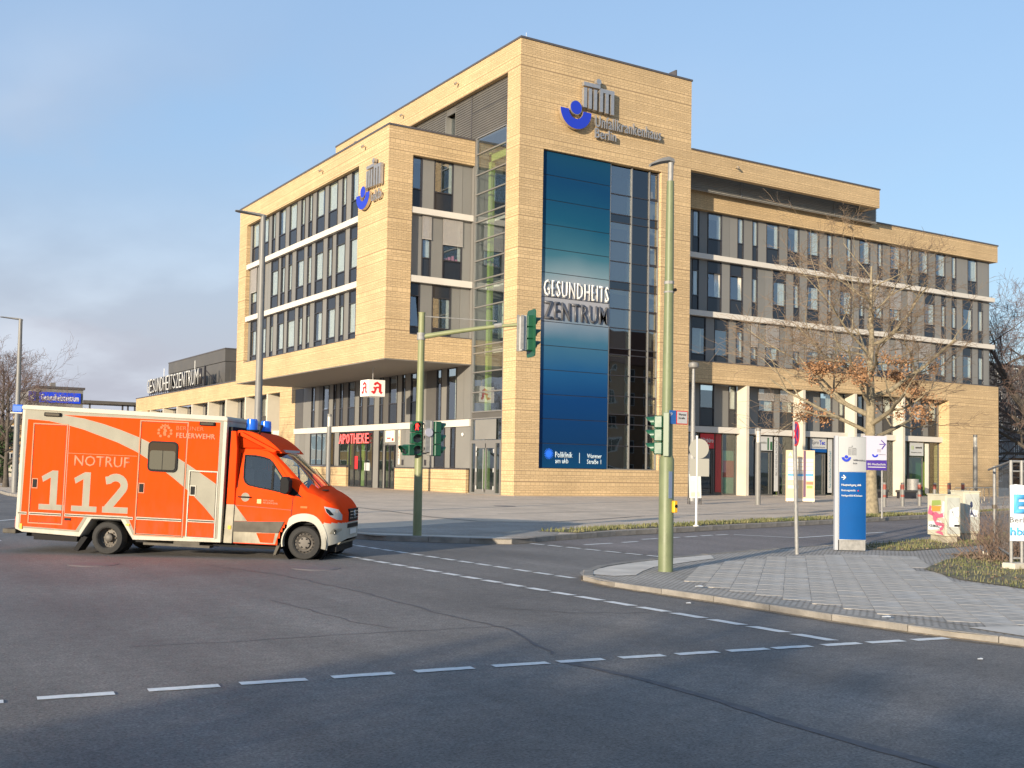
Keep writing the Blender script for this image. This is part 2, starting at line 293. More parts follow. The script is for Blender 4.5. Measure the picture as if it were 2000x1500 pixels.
class MB:
    def __init__(s): s.v = []; s.f = []; s.m = []; s.cur = 0
    def q(s, pts):
        n = len(s.v); s.v += [tuple(p) for p in pts]; s.f.append(list(range(n, n + len(pts)))); s.m.append(s.cur)
    def box(s, x0, x1, y0, y1, z0, z1):
        if x0 > x1: x0, x1 = x1, x0
        if y0 > y1: y0, y1 = y1, y0
        if z0 > z1: z0, z1 = z1, z0
        n = len(s.v)
        s.v += [(x0, y0, z0), (x1, y0, z0), (x1, y1, z0), (x0, y1, z0), (x0, y0, z1), (x1, y0, z1), (x1, y1, z1), (x0, y1, z1)]
        for f in ((0, 3, 2, 1), (4, 5, 6, 7), (0, 1, 5, 4), (1, 2, 6, 5), (2, 3, 7, 6), (3, 0, 4, 7)):
            s.f.append([n + i for i in f]); s.m.append(s.cur)
        return s
    def prism(s, poly, fn, d0, d1):
        """extrude a 2-D outline; fn(u, v, d) -> point"""
        n = len(s.v); k = len(poly)
        s.v += [tuple(fn(u, v, d0)) for u, v in poly] + [tuple(fn(u, v, d1)) for u, v in poly]
        s.f.append([n + i for i in range(k)][::-1]); s.m.append(s.cur)
        s.f.append([n + k + i for i in range(k)]); s.m.append(s.cur)
        for i in range(k):
            j = (i + 1) % k
            s.f.append([n + i, n + j, n + k + j, n + k + i]); s.m.append(s.cur)
        return s
    def tube(s, p, q, r0, r1=None, n=8, cap=True):
        r1 = r0 if r1 is None else r1
        p = Vector(p); q = Vector(q); d = (q - p)
        if d.length < 1e-6: return s
        d.normalize(); a = Vector((0, 0, 1)) if abs(d.z) < 0.9 else Vector((1, 0, 0))
        x = d.cross(a).normalized(); y = d.cross(x)
        k = len(s.v)
        for c, r in ((p, r0), (q, r1)):
            for i in range(n):
                t = 2 * math.pi * i / n; s.v.append(tuple(c + x * (r * math.cos(t)) + y * (r * math.sin(t))))
        for i in range(n):
            j = (i + 1) % n; s.f.append([k + i, k + j, k + n + j, k + n + i]); s.m.append(s.cur)
        if cap:
            s.f.append([k + i for i in range(n)][::-1]); s.m.append(s.cur)
            s.f.append([k + n + i for i in range(n)]); s.m.append(s.cur)
        return s
    def path(s, pts, radii, n=8):
        """continuous tube through points"""
        k0 = None; pts = [Vector(p) for p in pts]
        for i, p in enumerate(pts):
            d = (pts[min(i + 1, len(pts) - 1)] - pts[max(i - 1, 0)]).normalized()
            a = Vector((0, 0, 1)) if abs(d.z) < 0.9 else Vector((1, 0, 0))
            x = d.cross(a).normalized(); y = d.cross(x); k = len(s.v)
            for j in range(n):
                t = 2 * math.pi * j / n; s.v.append(tuple(p + x * (radii[i] * math.cos(t)) + y * (radii[i] * math.sin(t))))
            if k0 is not None:
                for j in range(n):
                    l = (j + 1) % n; s.f.append([k0 + j, k0 + l, k + l, k + j]); s.m.append(s.cur)
            else:
                s.f.append([k + j for j in range(n)][::-1]); s.m.append(s.cur)
            k0 = k
        s.f.append([k0 + j for j in range(n)]); s.m.append(s.cur)
        return s
    def lathe(s, c, axis, prof, n=24):
        """prof: list of (radius, along-axis); axis unit vector"""
        c = Vector(c); d = Vector(axis).normalized(); a = Vector((0, 0, 1)) if abs(d.z) < 0.9 else Vector((1, 0, 0))
        x = d.cross(a).normalized(); y = d.cross(x); k = len(s.v)
        for r, h in prof:
            for i in range(n):
                t = 2 * math.pi * i / n; s.v.append(tuple(c + d * h + x * (r * math.cos(t)) + y * (r * math.sin(t))))
        for p_ in range(len(prof) - 1):
            for i in range(n):
                j = (i + 1) % n; s.f.append([k + p_ * n + i, k + p_ * n + j, k + (p_ + 1) * n + j, k + (p_ + 1) * n + i]); s.m.append(s.cur)
        return s
    def build(s, name, mats, parent=None, smooth=False, label=None, cat=None, group=None, kind=None, local=False, origin=None, bevel=0, double=False):
        me = bpy.data.meshes.new(name)
        if not isinstance(mats, (list, tuple)): mats = [mats]
        base = Vector((0, 0, 0))
        if not local:
            if origin is not None: base = Vector(origin)
            else:
                xs = [v[0] for v in s.v]; ys = [v[1] for v in s.v]; zs = [v[2] for v in s.v]
                base = Vector(((min(xs) + max(xs)) / 2, (min(ys) + max(ys)) / 2, min(zs)))
        me.from_pydata([(v[0] - base.x, v[1] - base.y, v[2] - base.z) for v in s.v], [], s.f)
        for mm in mats: me.materials.append(mm)
        if len(mats) > 1:
            for p, i in zip(me.polygons, s.m): p.material_index = i
        bm = bmesh.new(); bm.from_mesh(me); bmesh.ops.recalc_face_normals(bm, faces=bm.faces)
        if bevel:
            bmesh.ops.bevel(bm, geom=[e for e in bm.edges], offset=bevel, segments=1, affect='EDGES', clamp_overlap=True)
        bm.to_mesh(me); bm.free()
        if smooth:
            for p in me.polygons: p.use_smooth = True
            me.set_sharp_from_angle(angle=RAD(38))
        o = bpy.data.objects.new(name, me); COL.objects.link(o)
        if parent is not None:
            o.parent = parent
            if local: o.location = (0, 0, 0)
            else:
                pw = WLOC.get(parent.name, Vector((0, 0, 0))); o.location = base - pw
        else: o.location = base
        WLOC[o.name] = base
        return tag(o, label, cat, group, kind)

def text(name, s, P, right, up, w, h, mat_, parent=None, depth=0.02, bold=0.0, local=False, label=None, cat=None, kind=None, space=1.0):
    """flat or raised lettering fitted into w x h, lower-left corner at P"""
    cu = bpy.data.curves.new(name, 'FONT'); cu.body = s; cu.size = 1.0; cu.extrude = 0; cu.offset = bold; cu.resolution_u = 2
    cu.space_character = space
    tmp = bpy.data.objects.new(name + '_tmp', cu); COL.objects.link(tmp)
    bpy.context.view_layer.update()
    dg = bpy.context.evaluated_depsgraph_get()
    me = bpy.data.meshes.new_from_object(tmp.evaluated_get(dg))
    bpy.data.objects.remove(tmp); bpy.data.curves.remove(cu)
    xs = [v.co.x for v in me.vertices]; ys = [v.co.y for v in me.vertices]
    x0, x1, y0, y1 = min(xs), max(xs), min(ys), max(ys)
    right = Vector(right).normalized(); up = Vector(up).normalized(); nrm = right.cross(up)
    P = Vector(P)
    bm = bmesh.new(); bm.from_mesh(me)
    if depth > 0:
        r = bmesh.ops.extrude_face_region(bm, geom=list(bm.faces))
        for e in r['geom']:
            if isinstance(e, bmesh.types.BMVert): e.co.z += 1.0
        bmesh.ops.recalc_face_normals(bm, faces=bm.faces)
    for v in bm.verts:
        a = (v.co.x - x0) / (x1 - x0) * w; b = (v.co.y - y0) / (y1 - y0) * h
        v.co = right * a + up * b + nrm * (v.co.z * depth)
    bm.to_mesh(me); bm.free()
    me.materials.clear(); me.materials.append(mat_); me.name = name
    o = bpy.data.objects.new(name, me); COL.objects.link(o)
    if parent is not None:
        o.parent = parent; o.location = P if local else P - WLOC.get(parent.name, Vector((0, 0, 0)))
    else: o.location = P
    WLOC[o.name] = P
    return tag(o, label, cat, None, kind)

class Fac:
    """facade plane: along-coordinate a, outward offset d, height z"""
    def __init__(s, axis, c): s.axis = axis; s.c = c
    def pt(s, a, d, z): return (a, s.c - d, z) if s.axis == 'Y' else (s.c - d, a, z)
    def box(s, mb, a0, a1, d0, d1, z0, z1):
        if s.axis == 'Y': mb.box(a0, a1, s.c - d0, s.c - d1, z0, z1)
        else: mb.box(s.c - d0, s.c - d1, a0, a1, z0, z1)
        return mb
    def part(s, name, mat_, parent, boxes, **k):
        mb = MB()
        for b in boxes: s.box(mb, *b)
        return mb.build(name, mat_, parent, **k)
    @property
    def right(s): return (1, 0, 0) if s.axis == 'Y' else (0, -1, 0)
# ------------------------------------------------------------ materials
M = {}
M['brick'] = brick_mat()
M['asphalt'] = asphalt_mat('asphalt', (0.160, 0.148, 0.138))
M['asphalt2'] = asphalt_mat('asphalt_side_road', (0.18, 0.158, 0.150), 0.15)
M['seam'] = mat('bitumen_seam', (0.085, 0.083, 0.09), 0.75, var=0.3, scale=8, bump=0.3)
M['ground'] = mat('soil_ground', (0.09, 0.085, 0.06), 0.95, var=0.3, scale=0.3)
M['plaza'] = paver_mat('plaza_pavers', (0.62, 0.50, 0.385), (0.53, 0.43, 0.33), (0.36, 0.30, 0.23), 0.24, 0.12, 17, 0.006, 0.2)
M['cobble'] = paver_mat('grey_mosaic_cobbles', (0.44, 0.40, 0.35), (0.34, 0.31, 0.275), (0.21, 0.19, 0.165), 0.09, 0.08, 22, 0.014, 0.22)
M['slabtex'] = paver_mat('far_slabs', (0.22, 0.22, 0.21), (0.18, 0.18, 0.175), (0.09, 0.09, 0.085), 0.5, 0.5, 45, 0.008, 0.2, 0.0)
M['slab'] = mat('granite_slab', (0.40, 0.36, 0.31), 0.85, var=0.26, scale=5, bump=0.35, bscale=45)
M['slab_b'] = mat('granite_slab_pale', (0.41, 0.378, 0.335), 0.85, var=0.26, scale=4, bump=0.35, bscale=45)
M['slab_c'] = mat('granite_slab_dark', (0.37, 0.335, 0.29), 0.85, var=0.28, scale=6, bump=0.35, bscale=45)
M['tactile'] = mat('pale_concrete_slab', (0.54, 0.49, 0.425), 0.85, var=0.15, scale=2, bump=0.3, bscale=60)
M['kerb'] = mat('kerb_granite', (0.23, 0.21, 0.185), 0.85, var=0.3, scale=3, bump=0.4, bscale=50)
M['paint'] = mat('road_paint', (0.66, 0.66, 0.64), 0.7, var=0.12, scale=14, bump=0.2, bscale=70)
M['dirt'] = mat('kerbside_dirt', (0.15, 0.12, 0.085), 0.95, var=0.4, scale=20, bump=0.5)
M['grassground'] = mat('worn_lawn', (0.10, 0.10, 0.045), 0.95, var=0.25, scale=1.6, col2=(0.21, 0.165, 0.10), bump=0.6, bscale=30, coord='Object')
M['conc'] = mat('pale_concrete', (0.52, 0.47, 0.38), 0.8, var=0.07, scale=0.8, bump=0.15)
M['band'] = mat('concrete_band', (0.56, 0.52, 0.46), 0.75, var=0.05, scale=0.6)
M['clad'] = mat('grey_cladding', (0.168, 0.163, 0.150), 0.5, var=0.07, scale=0.5)
M['clad2'] = mat('grey_cladding_light', (0.188, 0.182, 0.168), 0.5, var=0.07, scale=0.5)
M['darkclad'] = mat('dark_cladding', (0.085, 0.080, 0.073), 0.5, var=0.1, scale=0.6)
M['louvre'] = mat('louvre_metal', (0.13, 0.122, 0.11), 0.45, metal=0.2, var=0.08, scale=1)
M['cap'] = mat('parapet_cap', (0.10, 0.09, 0.09), 0.4, metal=0.3, var=0.1)
M['frame'] = mat('dark_frame', (0.028, 0.026, 0.03), 0.35)
M['alu'] = mat('aluminium_frame', (0.24, 0.23, 0.215), 0.35, metal=0.4)
M['soffit'] = mat('soffit_plaster', (0.22, 0.205, 0.185), 0.8, var=0.04, scale=0.5)
M['inner'] = mat('room_dark', (0.045, 0.05, 0.05), 0.9)  # near-black sheets stand in for the shade inside the rooms
M['roomwall'] = mat('room_wall', (0.55, 0.58, 0.45), 0.9)
M['curtain'] = mat('curtain_fabric', (0.66, 0.62, 0.54), 0.95, var=0.08, scale=6)
M['blind'] = mat('blind_slats', (0.40, 0.37, 0.34), 0.45, metal=0.2, var=0.08, scale=5)
M['green'] = mat('lime_green_paint', (0.28, 0.36, 0.09), 0.6)
M['darkgreen'] = mat('green_interior', (0.07, 0.20, 0.08), 0.7)
M['glass'] = glass_mat('window_glass', (0.88, 0.92, 0.92), (0.14, 0.20, 0.23), 0.20, wav=0.25)
M['panelglass'] = glass_mat('spandrel_glass', (0.02, 0.03, 0.04), (0.03, 0.045, 0.06), 0.06)
M['shopglass'] = glass_mat('shop_glass', (0.75, 0.82, 0.78), (0.05, 0.07, 0.07), 0.08, wav=0.2)
M['spandrel'] = mat('spandrel_panel', (0.018, 0.022, 0.03), 0.16, spec=0.5)
M['steel'] = mat('brushed_steel', (0.46, 0.44, 0.42), 0.42, metal=0.75, var=0.08, scale=6)
M['goldsteel'] = mat('warm_steel', (0.55, 0.47, 0.36), 0.38, metal=0.7)
M['blue'] = mat('sign_blue', (0.012, 0.035, 0.42), 0.4)
M['signblue'] = mat('pylon_blue', (0.006, 0.070, 0.24), 0.7, spec=0.1, var=0.05)
M['violet'] = mat('sign_violet', (0.05, 0.022, 0.22), 0.4)
M['white'] = mat('white_paint', (0.66, 0.65, 0.62), 0.5)
M['signwhite'] = mat('sign_white', (0.44, 0.44, 0.43), 0.6)
M['red'] = mat('sign_red', (0.55, 0.02, 0.025), 0.4)
M['darkred'] = mat('poster_red', (0.35, 0.03, 0.03), 0.5)
M['black'] = mat('black_plastic', (0.012, 0.012, 0.013), 0.6, spec=0.1)
M['rubber'] = mat('tyre_rubber', (0.022, 0.021, 0.02), 0.85, var=0.3, scale=20, bump=0.2)
M['greypole'] = mat('grey_pole_paint', (0.17, 0.165, 0.155), 0.5, var=0.1, scale=4)
M['galv'] = mat('galvanised_steel', (0.26, 0.255, 0.245), 0.6, metal=0.3, var=0.2, scale=12)
M['polegreen'] = mat('olive_green_pole', (0.20, 0.215, 0.105), 0.45, var=0.12, scale=3)
M['mastgreen'] = mat('grey_green_mast', (0.135, 0.158, 0.080), 0.5, var=0.14, scale=2.5, bump=0.1, bscale=20)
M['siggreen'] = mat('signal_green', (0.010, 0.075, 0.038), 0.4, var=0.15, scale=6)
M['lens'] = mat('dark_lens', (0.01, 0.012, 0.012), 0.1)
M['lensred'] = mat('lit_red_lens', (0.5, 0.01, 0.01), 0.2, emit=(1, 0.03, 0.02), estr=3.0)
M['yellow'] = mat('yellow_plastic', (0.72, 0.36, 0.015), 0.35)
M['orange'] = mat('luminous_red_orange', (0.80, 0.055, 0.005), 0.7, spec=0.04, var=0.04, scale=1.5)
M['vanwhite'] = mat('van_cream_white', (0.47, 0.445, 0.375), 0.75, spec=0.1, var=0.06, scale=3)
M['vangrey'] = mat('reflective_foil_grey', (0.28, 0.265, 0.215), 0.85, spec=0.05, var=0.06, scale=4)
M['pinkfoil'] = mat('pale_pink_foil', (0.50, 0.21, 0.13), 0.85, spec=0.05)
M['boxorange'] = mat('matt_orange_foil', (0.82, 0.055, 0.004), 0.8, spec=0.06, var=0.04, scale=1.5)
M['vanplastic'] = mat('grey_plastic_trim', (0.10, 0.09, 0.075), 0.8, spec=0.1, var=0.2, scale=5)
M['dirtywhite'] = mat('road_dirt_white', (0.34, 0.31, 0.24), 0.8, spec=0.1, var=0.25, scale=3)
M['blueglass'] = mat('blue_beacon_lens', (0.01, 0.10, 0.50), 0.12, emit=(0.01, 0.08, 0.5), estr=0.15)
M['amber'] = mat('amber_lens', (0.75, 0.22, 0.02), 0.2, emit=(1, 0.35, 0.03), estr=0.6)
M['headglass'] = mat('headlight_lens', (0.50, 0.52, 0.52), 0.08, metal=0.3, spec=0.8)
M['chrome'] = mat('chrome', (0.6, 0.6, 0.6), 0.15, metal=1.0)
M['vanglass'] = glass_mat('vehicle_glass', (0.88, 0.93, 0.90), (0.05, 0.08, 0.08), 0.06)
M['vandark'] = mat('tinted_glass', (0.012, 0.012, 0.014), 0.03, spec=0.3)
M['rim'] = mat('steel_rim', (0.10, 0.09, 0.08), 0.6, metal=0.3, var=0.2, scale=10)
M['hub'] = mat('rusty_hub', (0.10, 0.08, 0.06), 0.6, metal=0.3, var=0.3, scale=20)
M['seat'] = mat('seat_fabric', (0.05, 0.055, 0.06), 0.9)
M['cabinet'] = mat('cabinet_beige', (0.50, 0.47, 0.36), 0.6, var=0.08, scale=4)
M['cabinetbase'] = mat('cabinet_base', (0.36, 0.32, 0.24), 0.9, var=0.2, scale=5, bump=0.3)
M['pink'] = mat('pink_spray', (0.55, 0.12, 0.2), 0.6)
M['paper'] = mat('paper', (0.62, 0.64, 0.66), 0.8, var=0.08, scale=8)
M['lightblue'] = mat('banner_blue', (0.10, 0.42, 0.78), 0.6)
M['banner'] = mat('banner_white', (0.66, 0.70, 0.76), 0.6, var=0.05, scale=2)
M['bark'] = mat('oak_bark', (0.23, 0.19, 0.125), 0.9, var=0.3, scale=8, bump=0.9, bscale=14)
M['barkdark'] = mat('dark_bark', (0.075, 0.062, 0.05), 0.95, var=0.3, scale=6, bump=0.8, bscale=10)
M['twig'] = mat('twig_bark', (0.17, 0.12, 0.078), 0.9)
M['twigdark'] = mat('pinkish_twigs', (0.13, 0.085, 0.07), 0.9)
M['leaf'] = mat('dry_oak_leaf', (0.30, 0.145, 0.065), 0.8, var=0.3, scale=9, col2=(0.42, 0.235, 0.12))
M['evergreen'] = mat('evergreen_leaf', (0.05, 0.09, 0.03), 0.8, var=0.3, scale=3)
M['grass'] = mat('grass_blade', (0.10, 0.14, 0.035), 0.85, var=0.3, scale=2, col2=(0.23, 0.20, 0.10))
M['deadleaf'] = mat('fallen_leaf', (0.23, 0.145, 0.08), 0.9, var=0.3, scale=5, col2=(0.34, 0.24, 0.15))
M['redstripe'] = mat('bollard_red', (0.24, 0.06, 0.04), 0.6)
M['darkred2'] = mat('roof_tiles', (0.28, 0.10, 0.05), 0.8)
M['orangebrick'] = mat('orange_brick_wall', (0.36, 0.19, 0.09), 0.85, var=0.1, scale=0.5)
M['darkwood'] = mat('dark_bench', (0.06, 0.055, 0.05), 0.7)
M['cream'] = mat('cream_board', (0.60, 0.46, 0.30), 0.6)  # even warm cream of the directory board
M['boardlite'] = mat('board_pale', (0.72, 0.66, 0.55), 0.5)
M['boardblue'] = mat('board_blue', (0.12, 0.36, 0.62), 0.5)
M['skin'] = mat('skin', (0.45, 0.26, 0.18), 0.6)
M['jacket'] = mat('dark_jacket', (0.02, 0.03, 0.05), 0.8)
M['hair'] = mat('brown_hair', (0.06, 0.04, 0.025), 0.8)

for n_ in ('van_cream_white', 'matt_orange_foil', 'luminous_red_orange', 'reflective_foil_grey', 'road_dirt_white'): add_grime(n_, amount=0.28 if n_ == 'van_cream_white' else 0.5)

def gradient_mat():
    """printed banner: deep petrol blue top and bottom, pale band at the lettering"""
    m = bpy.data.materials.new('banner_print'); m.use_nodes = True
    t = m.node_tree; b = t.nodes['Principled BSDF']; b.inputs['Roughness'].default_value = 0.55; b.inputs['Specular IOR Level'].default_value = 0.12
    g = t.nodes.new('ShaderNodeNewGeometry'); s = t.nodes.new('ShaderNodeSeparateXYZ'); t.links.new(g.outputs['Position'], s.inputs[0])
    n = t.nodes.new('ShaderNodeTexNoise'); n.inputs['Scale'].default_value = 0.22; t.links.new(g.outputs['Position'], n.inputs[0])
    ml = t.nodes.new('ShaderNodeMath'); ml.operation = 'MULTIPLY_ADD'; ml.inputs[1].default_value = 1.6; ml.inputs[2].default_value = -0.8
    t.links.new(n.outputs['Fac'], ml.inputs[0])
    ad = t.nodes.new('ShaderNodeMath'); ad.operation = 'ADD'; t.links.new(s.outputs['Z'], ad.inputs[0]); t.links.new(ml.outputs[0], ad.inputs[1])
    r = t.nodes.new('ShaderNodeMapRange'); r.inputs['From Min'].default_value = 1.8; r.inputs['From Max'].default_value = 21.5
    t.links.new(ad.outputs[0], r.inputs['Value'])
    c = t.nodes.new('ShaderNodeValToRGB'); t.links.new(r.outputs[0], c.inputs[0])
    e = c.color_ramp.elements
    e[0].position = 0.0; e[0].color = (0.003, 0.045, 0.12, 1)
    e[1].position = 1.0; e[1].color = (0.006, 0.05, 0.105, 1)
    for p, k in ((0.08, (0.003, 0.03, 0.10, 1)), (0.22, (0.003, 0.036, 0.13, 1)), (0.31, (0.01, 0.07, 0.18, 1)), (0.40, (0.04, 0.12, 0.19, 1)), (0.46, (0.17, 0.22, 0.28, 1)),
                 (0.50, (0.30, 0.30, 0.33, 1)), (0.57, (0.28, 0.30, 0.33, 1)), (0.62, (0.15, 0.23, 0.27, 1)), (0.68, (0.04, 0.13, 0.18, 1)), (0.78, (0.008, 0.07, 0.13, 1)), (0.90, (0.004, 0.042, 0.11, 1))):
        x = e.new(p); x.color = k
    t.links.new(c.outputs[0], b.inputs['Base Color'])
    return m
M['print'] = gradient_mat()
# ------------------------------------------------------------ ground, roads, pavements
def sheet(name, poly, z, mat_, kind='structure', parent=None):
    me = bpy.data.meshes.new(name); bm = bmesh.new()
    vs = [bm.verts.new((p[0], p[1], z)) for p in poly]
    f = bm.faces.new(vs); bmesh.ops.triangulate(bm, faces=[f]); bm.normal_update()
    for f in bm.faces:
        if f.normal.z < 0: f.normal_flip()
    bm.to_mesh(me); bm.free(); me.materials.append(mat_)
    o = bpy.data.objects.new(name, me); COL.objects.link(o)
    if parent: o.parent = parent
    if kind: o['kind'] = kind
    return o
def inside(p, poly):
    x, y = p; r = False; j = len(poly) - 1
    for i in range(len(poly)):
        if (poly[i][1] > y) != (poly[j][1] > y) and x < (poly[j][0] - poly[i][0]) * (y - poly[i][1]) / (poly[j][1] - poly[i][1]) + poly[i][0]: r = not r
        j = i
    return r
def smooth_line(pts, step):
    """resample a polyline at equal steps"""
    P = [Vector((p[0], p[1])) for p in pts]; out_ = [P[0].copy()]; rem = step
    for a, b in zip(P, P[1:]):
        d = (b - a).length; t = 0
        while d - t >= rem:
            t += rem; out_.append(a.lerp(b, t / d)); rem = step
        rem -= d - t
    out_.append(P[-1].copy()); return out_

sheet('ground', [(-1500, -1500), (1500, -1500), (1500, 1500), (-1500, 1500)], -0.06, M['ground'])
sheet('road', [(-6, -60), (200, -60), (200, 260), (-6, 260)], 0.0, M['asphalt'])
sheet('side_road', [(14.9, 17.2), (18.25, 17.9), (22.3, 18.7), (29.6, 20.8), (60, 29.2), (178, 61), (178, 72), (60, 35.4), (38.5, 29.1), (25.9, 25.5), (15.0, 21.9)], 0.004, M['asphalt2'])

far_kerb = [(8.6, 120), (8.4, 66), (8.0, 58), (8.2, 50), (9.6, 38), (10.6, 30), (10.95, 26.8), (11.03, 24.6), (11.35, 23.5), (12.2, 22.7), (13.1, 21.85), (13.75, 21.45), (14.35, 21.6),
            (15.2, 22.1), (18.8, 23.6), (21.1, 24.25), (23.7, 25.0), (25.9, 25.65), (31.5, 27.2), (38.5, 29.25), (60, 35.5), (110, 50)]
plaza_poly = far_kerb + [(200, 76), (200, 260), (8.6, 260)]
sheet('plaza', plaza_poly, 0.12, M['plaza'])
near_kerb = [(10.9, 4.2), (10.85, 6.95), (10.63, 7.61), (10.47, 9.0), (10.47, 10.8), (10.38, 12.3), (10.30, 13.5), (10.47, 14.15), (10.78, 14.65), (11.35, 15.2), (11.92, 15.6),
             (12.68, 15.98), (14.06, 16.53), (16.48, 17.27), (18.25, 17.73), (21.13, 18.3), (22.26, 18.55), (26.15, 19.7), (29.63, 20.65), (40, 23.6), (60, 29.2), (110, 43)]
near_poly = near_kerb + [(200, 68), (200, -60), (10.9, -60)]
NS = 0.07      # height of the near pavement
sheet('sidewalk', near_poly, NS, M['cobble'])

def kerb(name, line, side, step=1.0, w=0.16, top=0.132):
    base = MB(); pts = smooth_line(line, step)
    root = None; q = []
    for a, b in zip(pts, pts[1:]):
        d = (b - a); l = d.length
        if l < 0.05: continue
        d.normalize(); n = Vector((-d.y, d.x)) * side
        q.append((a, b, d, n, l))
    for a, b, d, n, l in q:   # low concrete haunch under the stones
        i0 = a + n * (-0.03); i1 = b + n * (-0.03); o0 = a + n * 0.2; o1 = b + n * 0.2
        base.prism([(0, 0), (1, 0), (1, 1), (0, 1)], lambda u, v, t, i0=i0, i1=i1, o0=o0, o1=o1: (*( (i0.lerp(i1, u)).lerp(o0.lerp(o1, u), v)), t), -0.04, 0.006)
    root = base.build(name, M['dirt'], kind='structure', origin=(0, 0, 0))
    for a, b, d, n, l in q:
        mb = MB(); g = 0.006; j = random.uniform(-0.004, 0.004); zt = top + j
        p0 = a + d * g; p1 = b - d * g
        c = [p0, p1, p1 + n * w, p0 + n * w]; ch = 0.010
        ct = [p0 + n * ch, p1 + n * ch, p1 + n * (w - 0.004), p0 + n * (w - 0.004)]
        k = len(mb.v)
        mb.v = [(*x, -0.03) for x in c] + [(*c[0], zt - ch), (*c[1], zt - ch), (*c[2], zt), (*c[3], zt)] + [(*ct[0], zt), (*ct[1], zt)]
        mb.f = [[0, 1, 5, 4], [4, 5, 9, 8], [8, 9, 6, 7], [2, 3, 7, 6], [1, 2, 6, 9, 5], [3, 0, 4, 8, 7]]
        mb.m = [0] * 6
        mb.build('kerb_stone', M['kerb'], root)
    return root
kerb('kerb', far_kerb[:-1], 1)
kerb('kerb', near_kerb[:-1], -1, top=NS + .010)

# slabs of the near pavement, laid diagonally
slab_region = [(11.35, 7.6), (11.25, 11.5), (11.75, 13.3), (12.9, 14.4), (14.6, 15.3), (16.6, 15.9), (18.8, 16.0), (19.7, 15.2), (18.6, 14.0), (17.0, 12.8), (15.9, 11.4), (15.55, 9.8), (15.4, 7.9), (12.6, 7.3)]
slab_root = sheet('pavement_bed', [(11.2, 7.5), (11.1, 11.5), (11.7, 13.4), (12.9, 14.6), (14.6, 15.5), (16.6, 16.1), (19, 16.2), (20, 15.2), (18.6, 13.8), (17.1, 12.7), (16.05, 11.3), (15.7, 9.8), (15.6, 7.5), (12.7, 7.1)], NS + .004, M['cobble'])
S = 0.37
slabs_me = []
def slab_geo(h): 
    return [(-h, -h, -0.02), (h, -h, -0.02), (h, h, -0.02), (-h, h, -0.02), (-h, -h, 0.0), (h, -h, 0), (h, h, 0), (-h, h, 0)], [[4, 5, 6, 7], [0, 1, 5, 4], [1, 2, 6, 5], [2, 3, 7, 6], [3, 0, 4, 7]]
for mi in ('slab', 'slab_b', 'slab', 'slab_c', 'slab'):
    v_, f_ = slab_geo(S / 2 - 0.0045)
    me = bpy.data.meshes.new('paving_slab'); me.from_pydata(v_, [], f_); me.materials.append(M[mi]); slabs_me.append(me)
spots = []
a = RAD(43)
for i in range(-50, 70):
    for j in range(-50, 70):
        x = 13.5 + (i * math.cos(a) - j * math.sin(a)) * S; y = 11 + (i * math.sin(a) + j * math.cos(a)) * S
        if inside((x, y), slab_region): spots.append((x * .51 + y * .86, x, y))
spots.sort()
for n_, (dd_, x, y) in enumerate(spots[:295]):
    o = bpy.data.objects.new('paving_slab', random.choice(slabs_me)); COL.objects.link(o); o.parent = slab_root
    o.location = (x, y, NS + 0.0062 + random.uniform(0, 0.0012)); o.rotation_euler = (0, 0, a + random.uniform(-.012, .012))
rest = MB()
v_, f_ = slab_geo(S / 2 - 0.0045)
for dd_, x, y in spots[295:]:
    k = len(rest.v); rest.cur = random.choice((0, 0, 1, 2)); z = NS + 0.0062 + random.uniform(0, 0.0012)
    rest.v += [(x + p[0] * math.cos(a) - p[1] * math.sin(a), y + p[0] * math.sin(a) + p[1] * math.cos(a), z + p[2]) for p in v_]
    for q in f_: rest.f.append([k + t for t in q]); rest.m.append(rest.cur)
rest.build('paving_slabs_far', [M['slab'], M['slab_b'], M['slab_c']], slab_root, kind='stuff', origin=(0, 0, 0))
# pale crossing slabs
sheet('dropped_kerb_paving', [(10.72, 14.35), (11.45, 15.02), (12.1, 15.42), (12.8, 15.75), (14.2, 16.3), (15.6, 16.75), (15.0, 16.0), (14.0, 15.6), (12.6, 14.95), (11.9, 14.4), (11.35, 13.9), (10.9, 13.9)], NS + .009, M['tactile'])
sheet('dropped_kerb_paving', [(11.05, 7.75), (11.5, 7.6), (12.7, 7.2), (13, 4), (11.1, 4), (11.02, 7)], NS + .009, M['tactile'])
sheet('dropped_kerb_paving', [(11.25, 24.2), (11.55, 23.65), (12.3, 22.95), (13.2, 22.1), (13.8, 21.75), (14.3, 21.9), (13.5, 22.4), (12.5, 23.4), (11.8, 24.2)], 0.128, M['tactile'])
sheet('corner_cobbles', [(11.3, 25.8), (11.6, 24.6), (12.6, 23.6), (13.9, 22.3), (14.6, 22.1), (16.0, 22.7), (17.2, 24.3), (20, 27.0), (19.2, 28.0), (17.4, 28.7), (16, 28.1), (13.5, 26.6)], 0.124, M['cobble'])
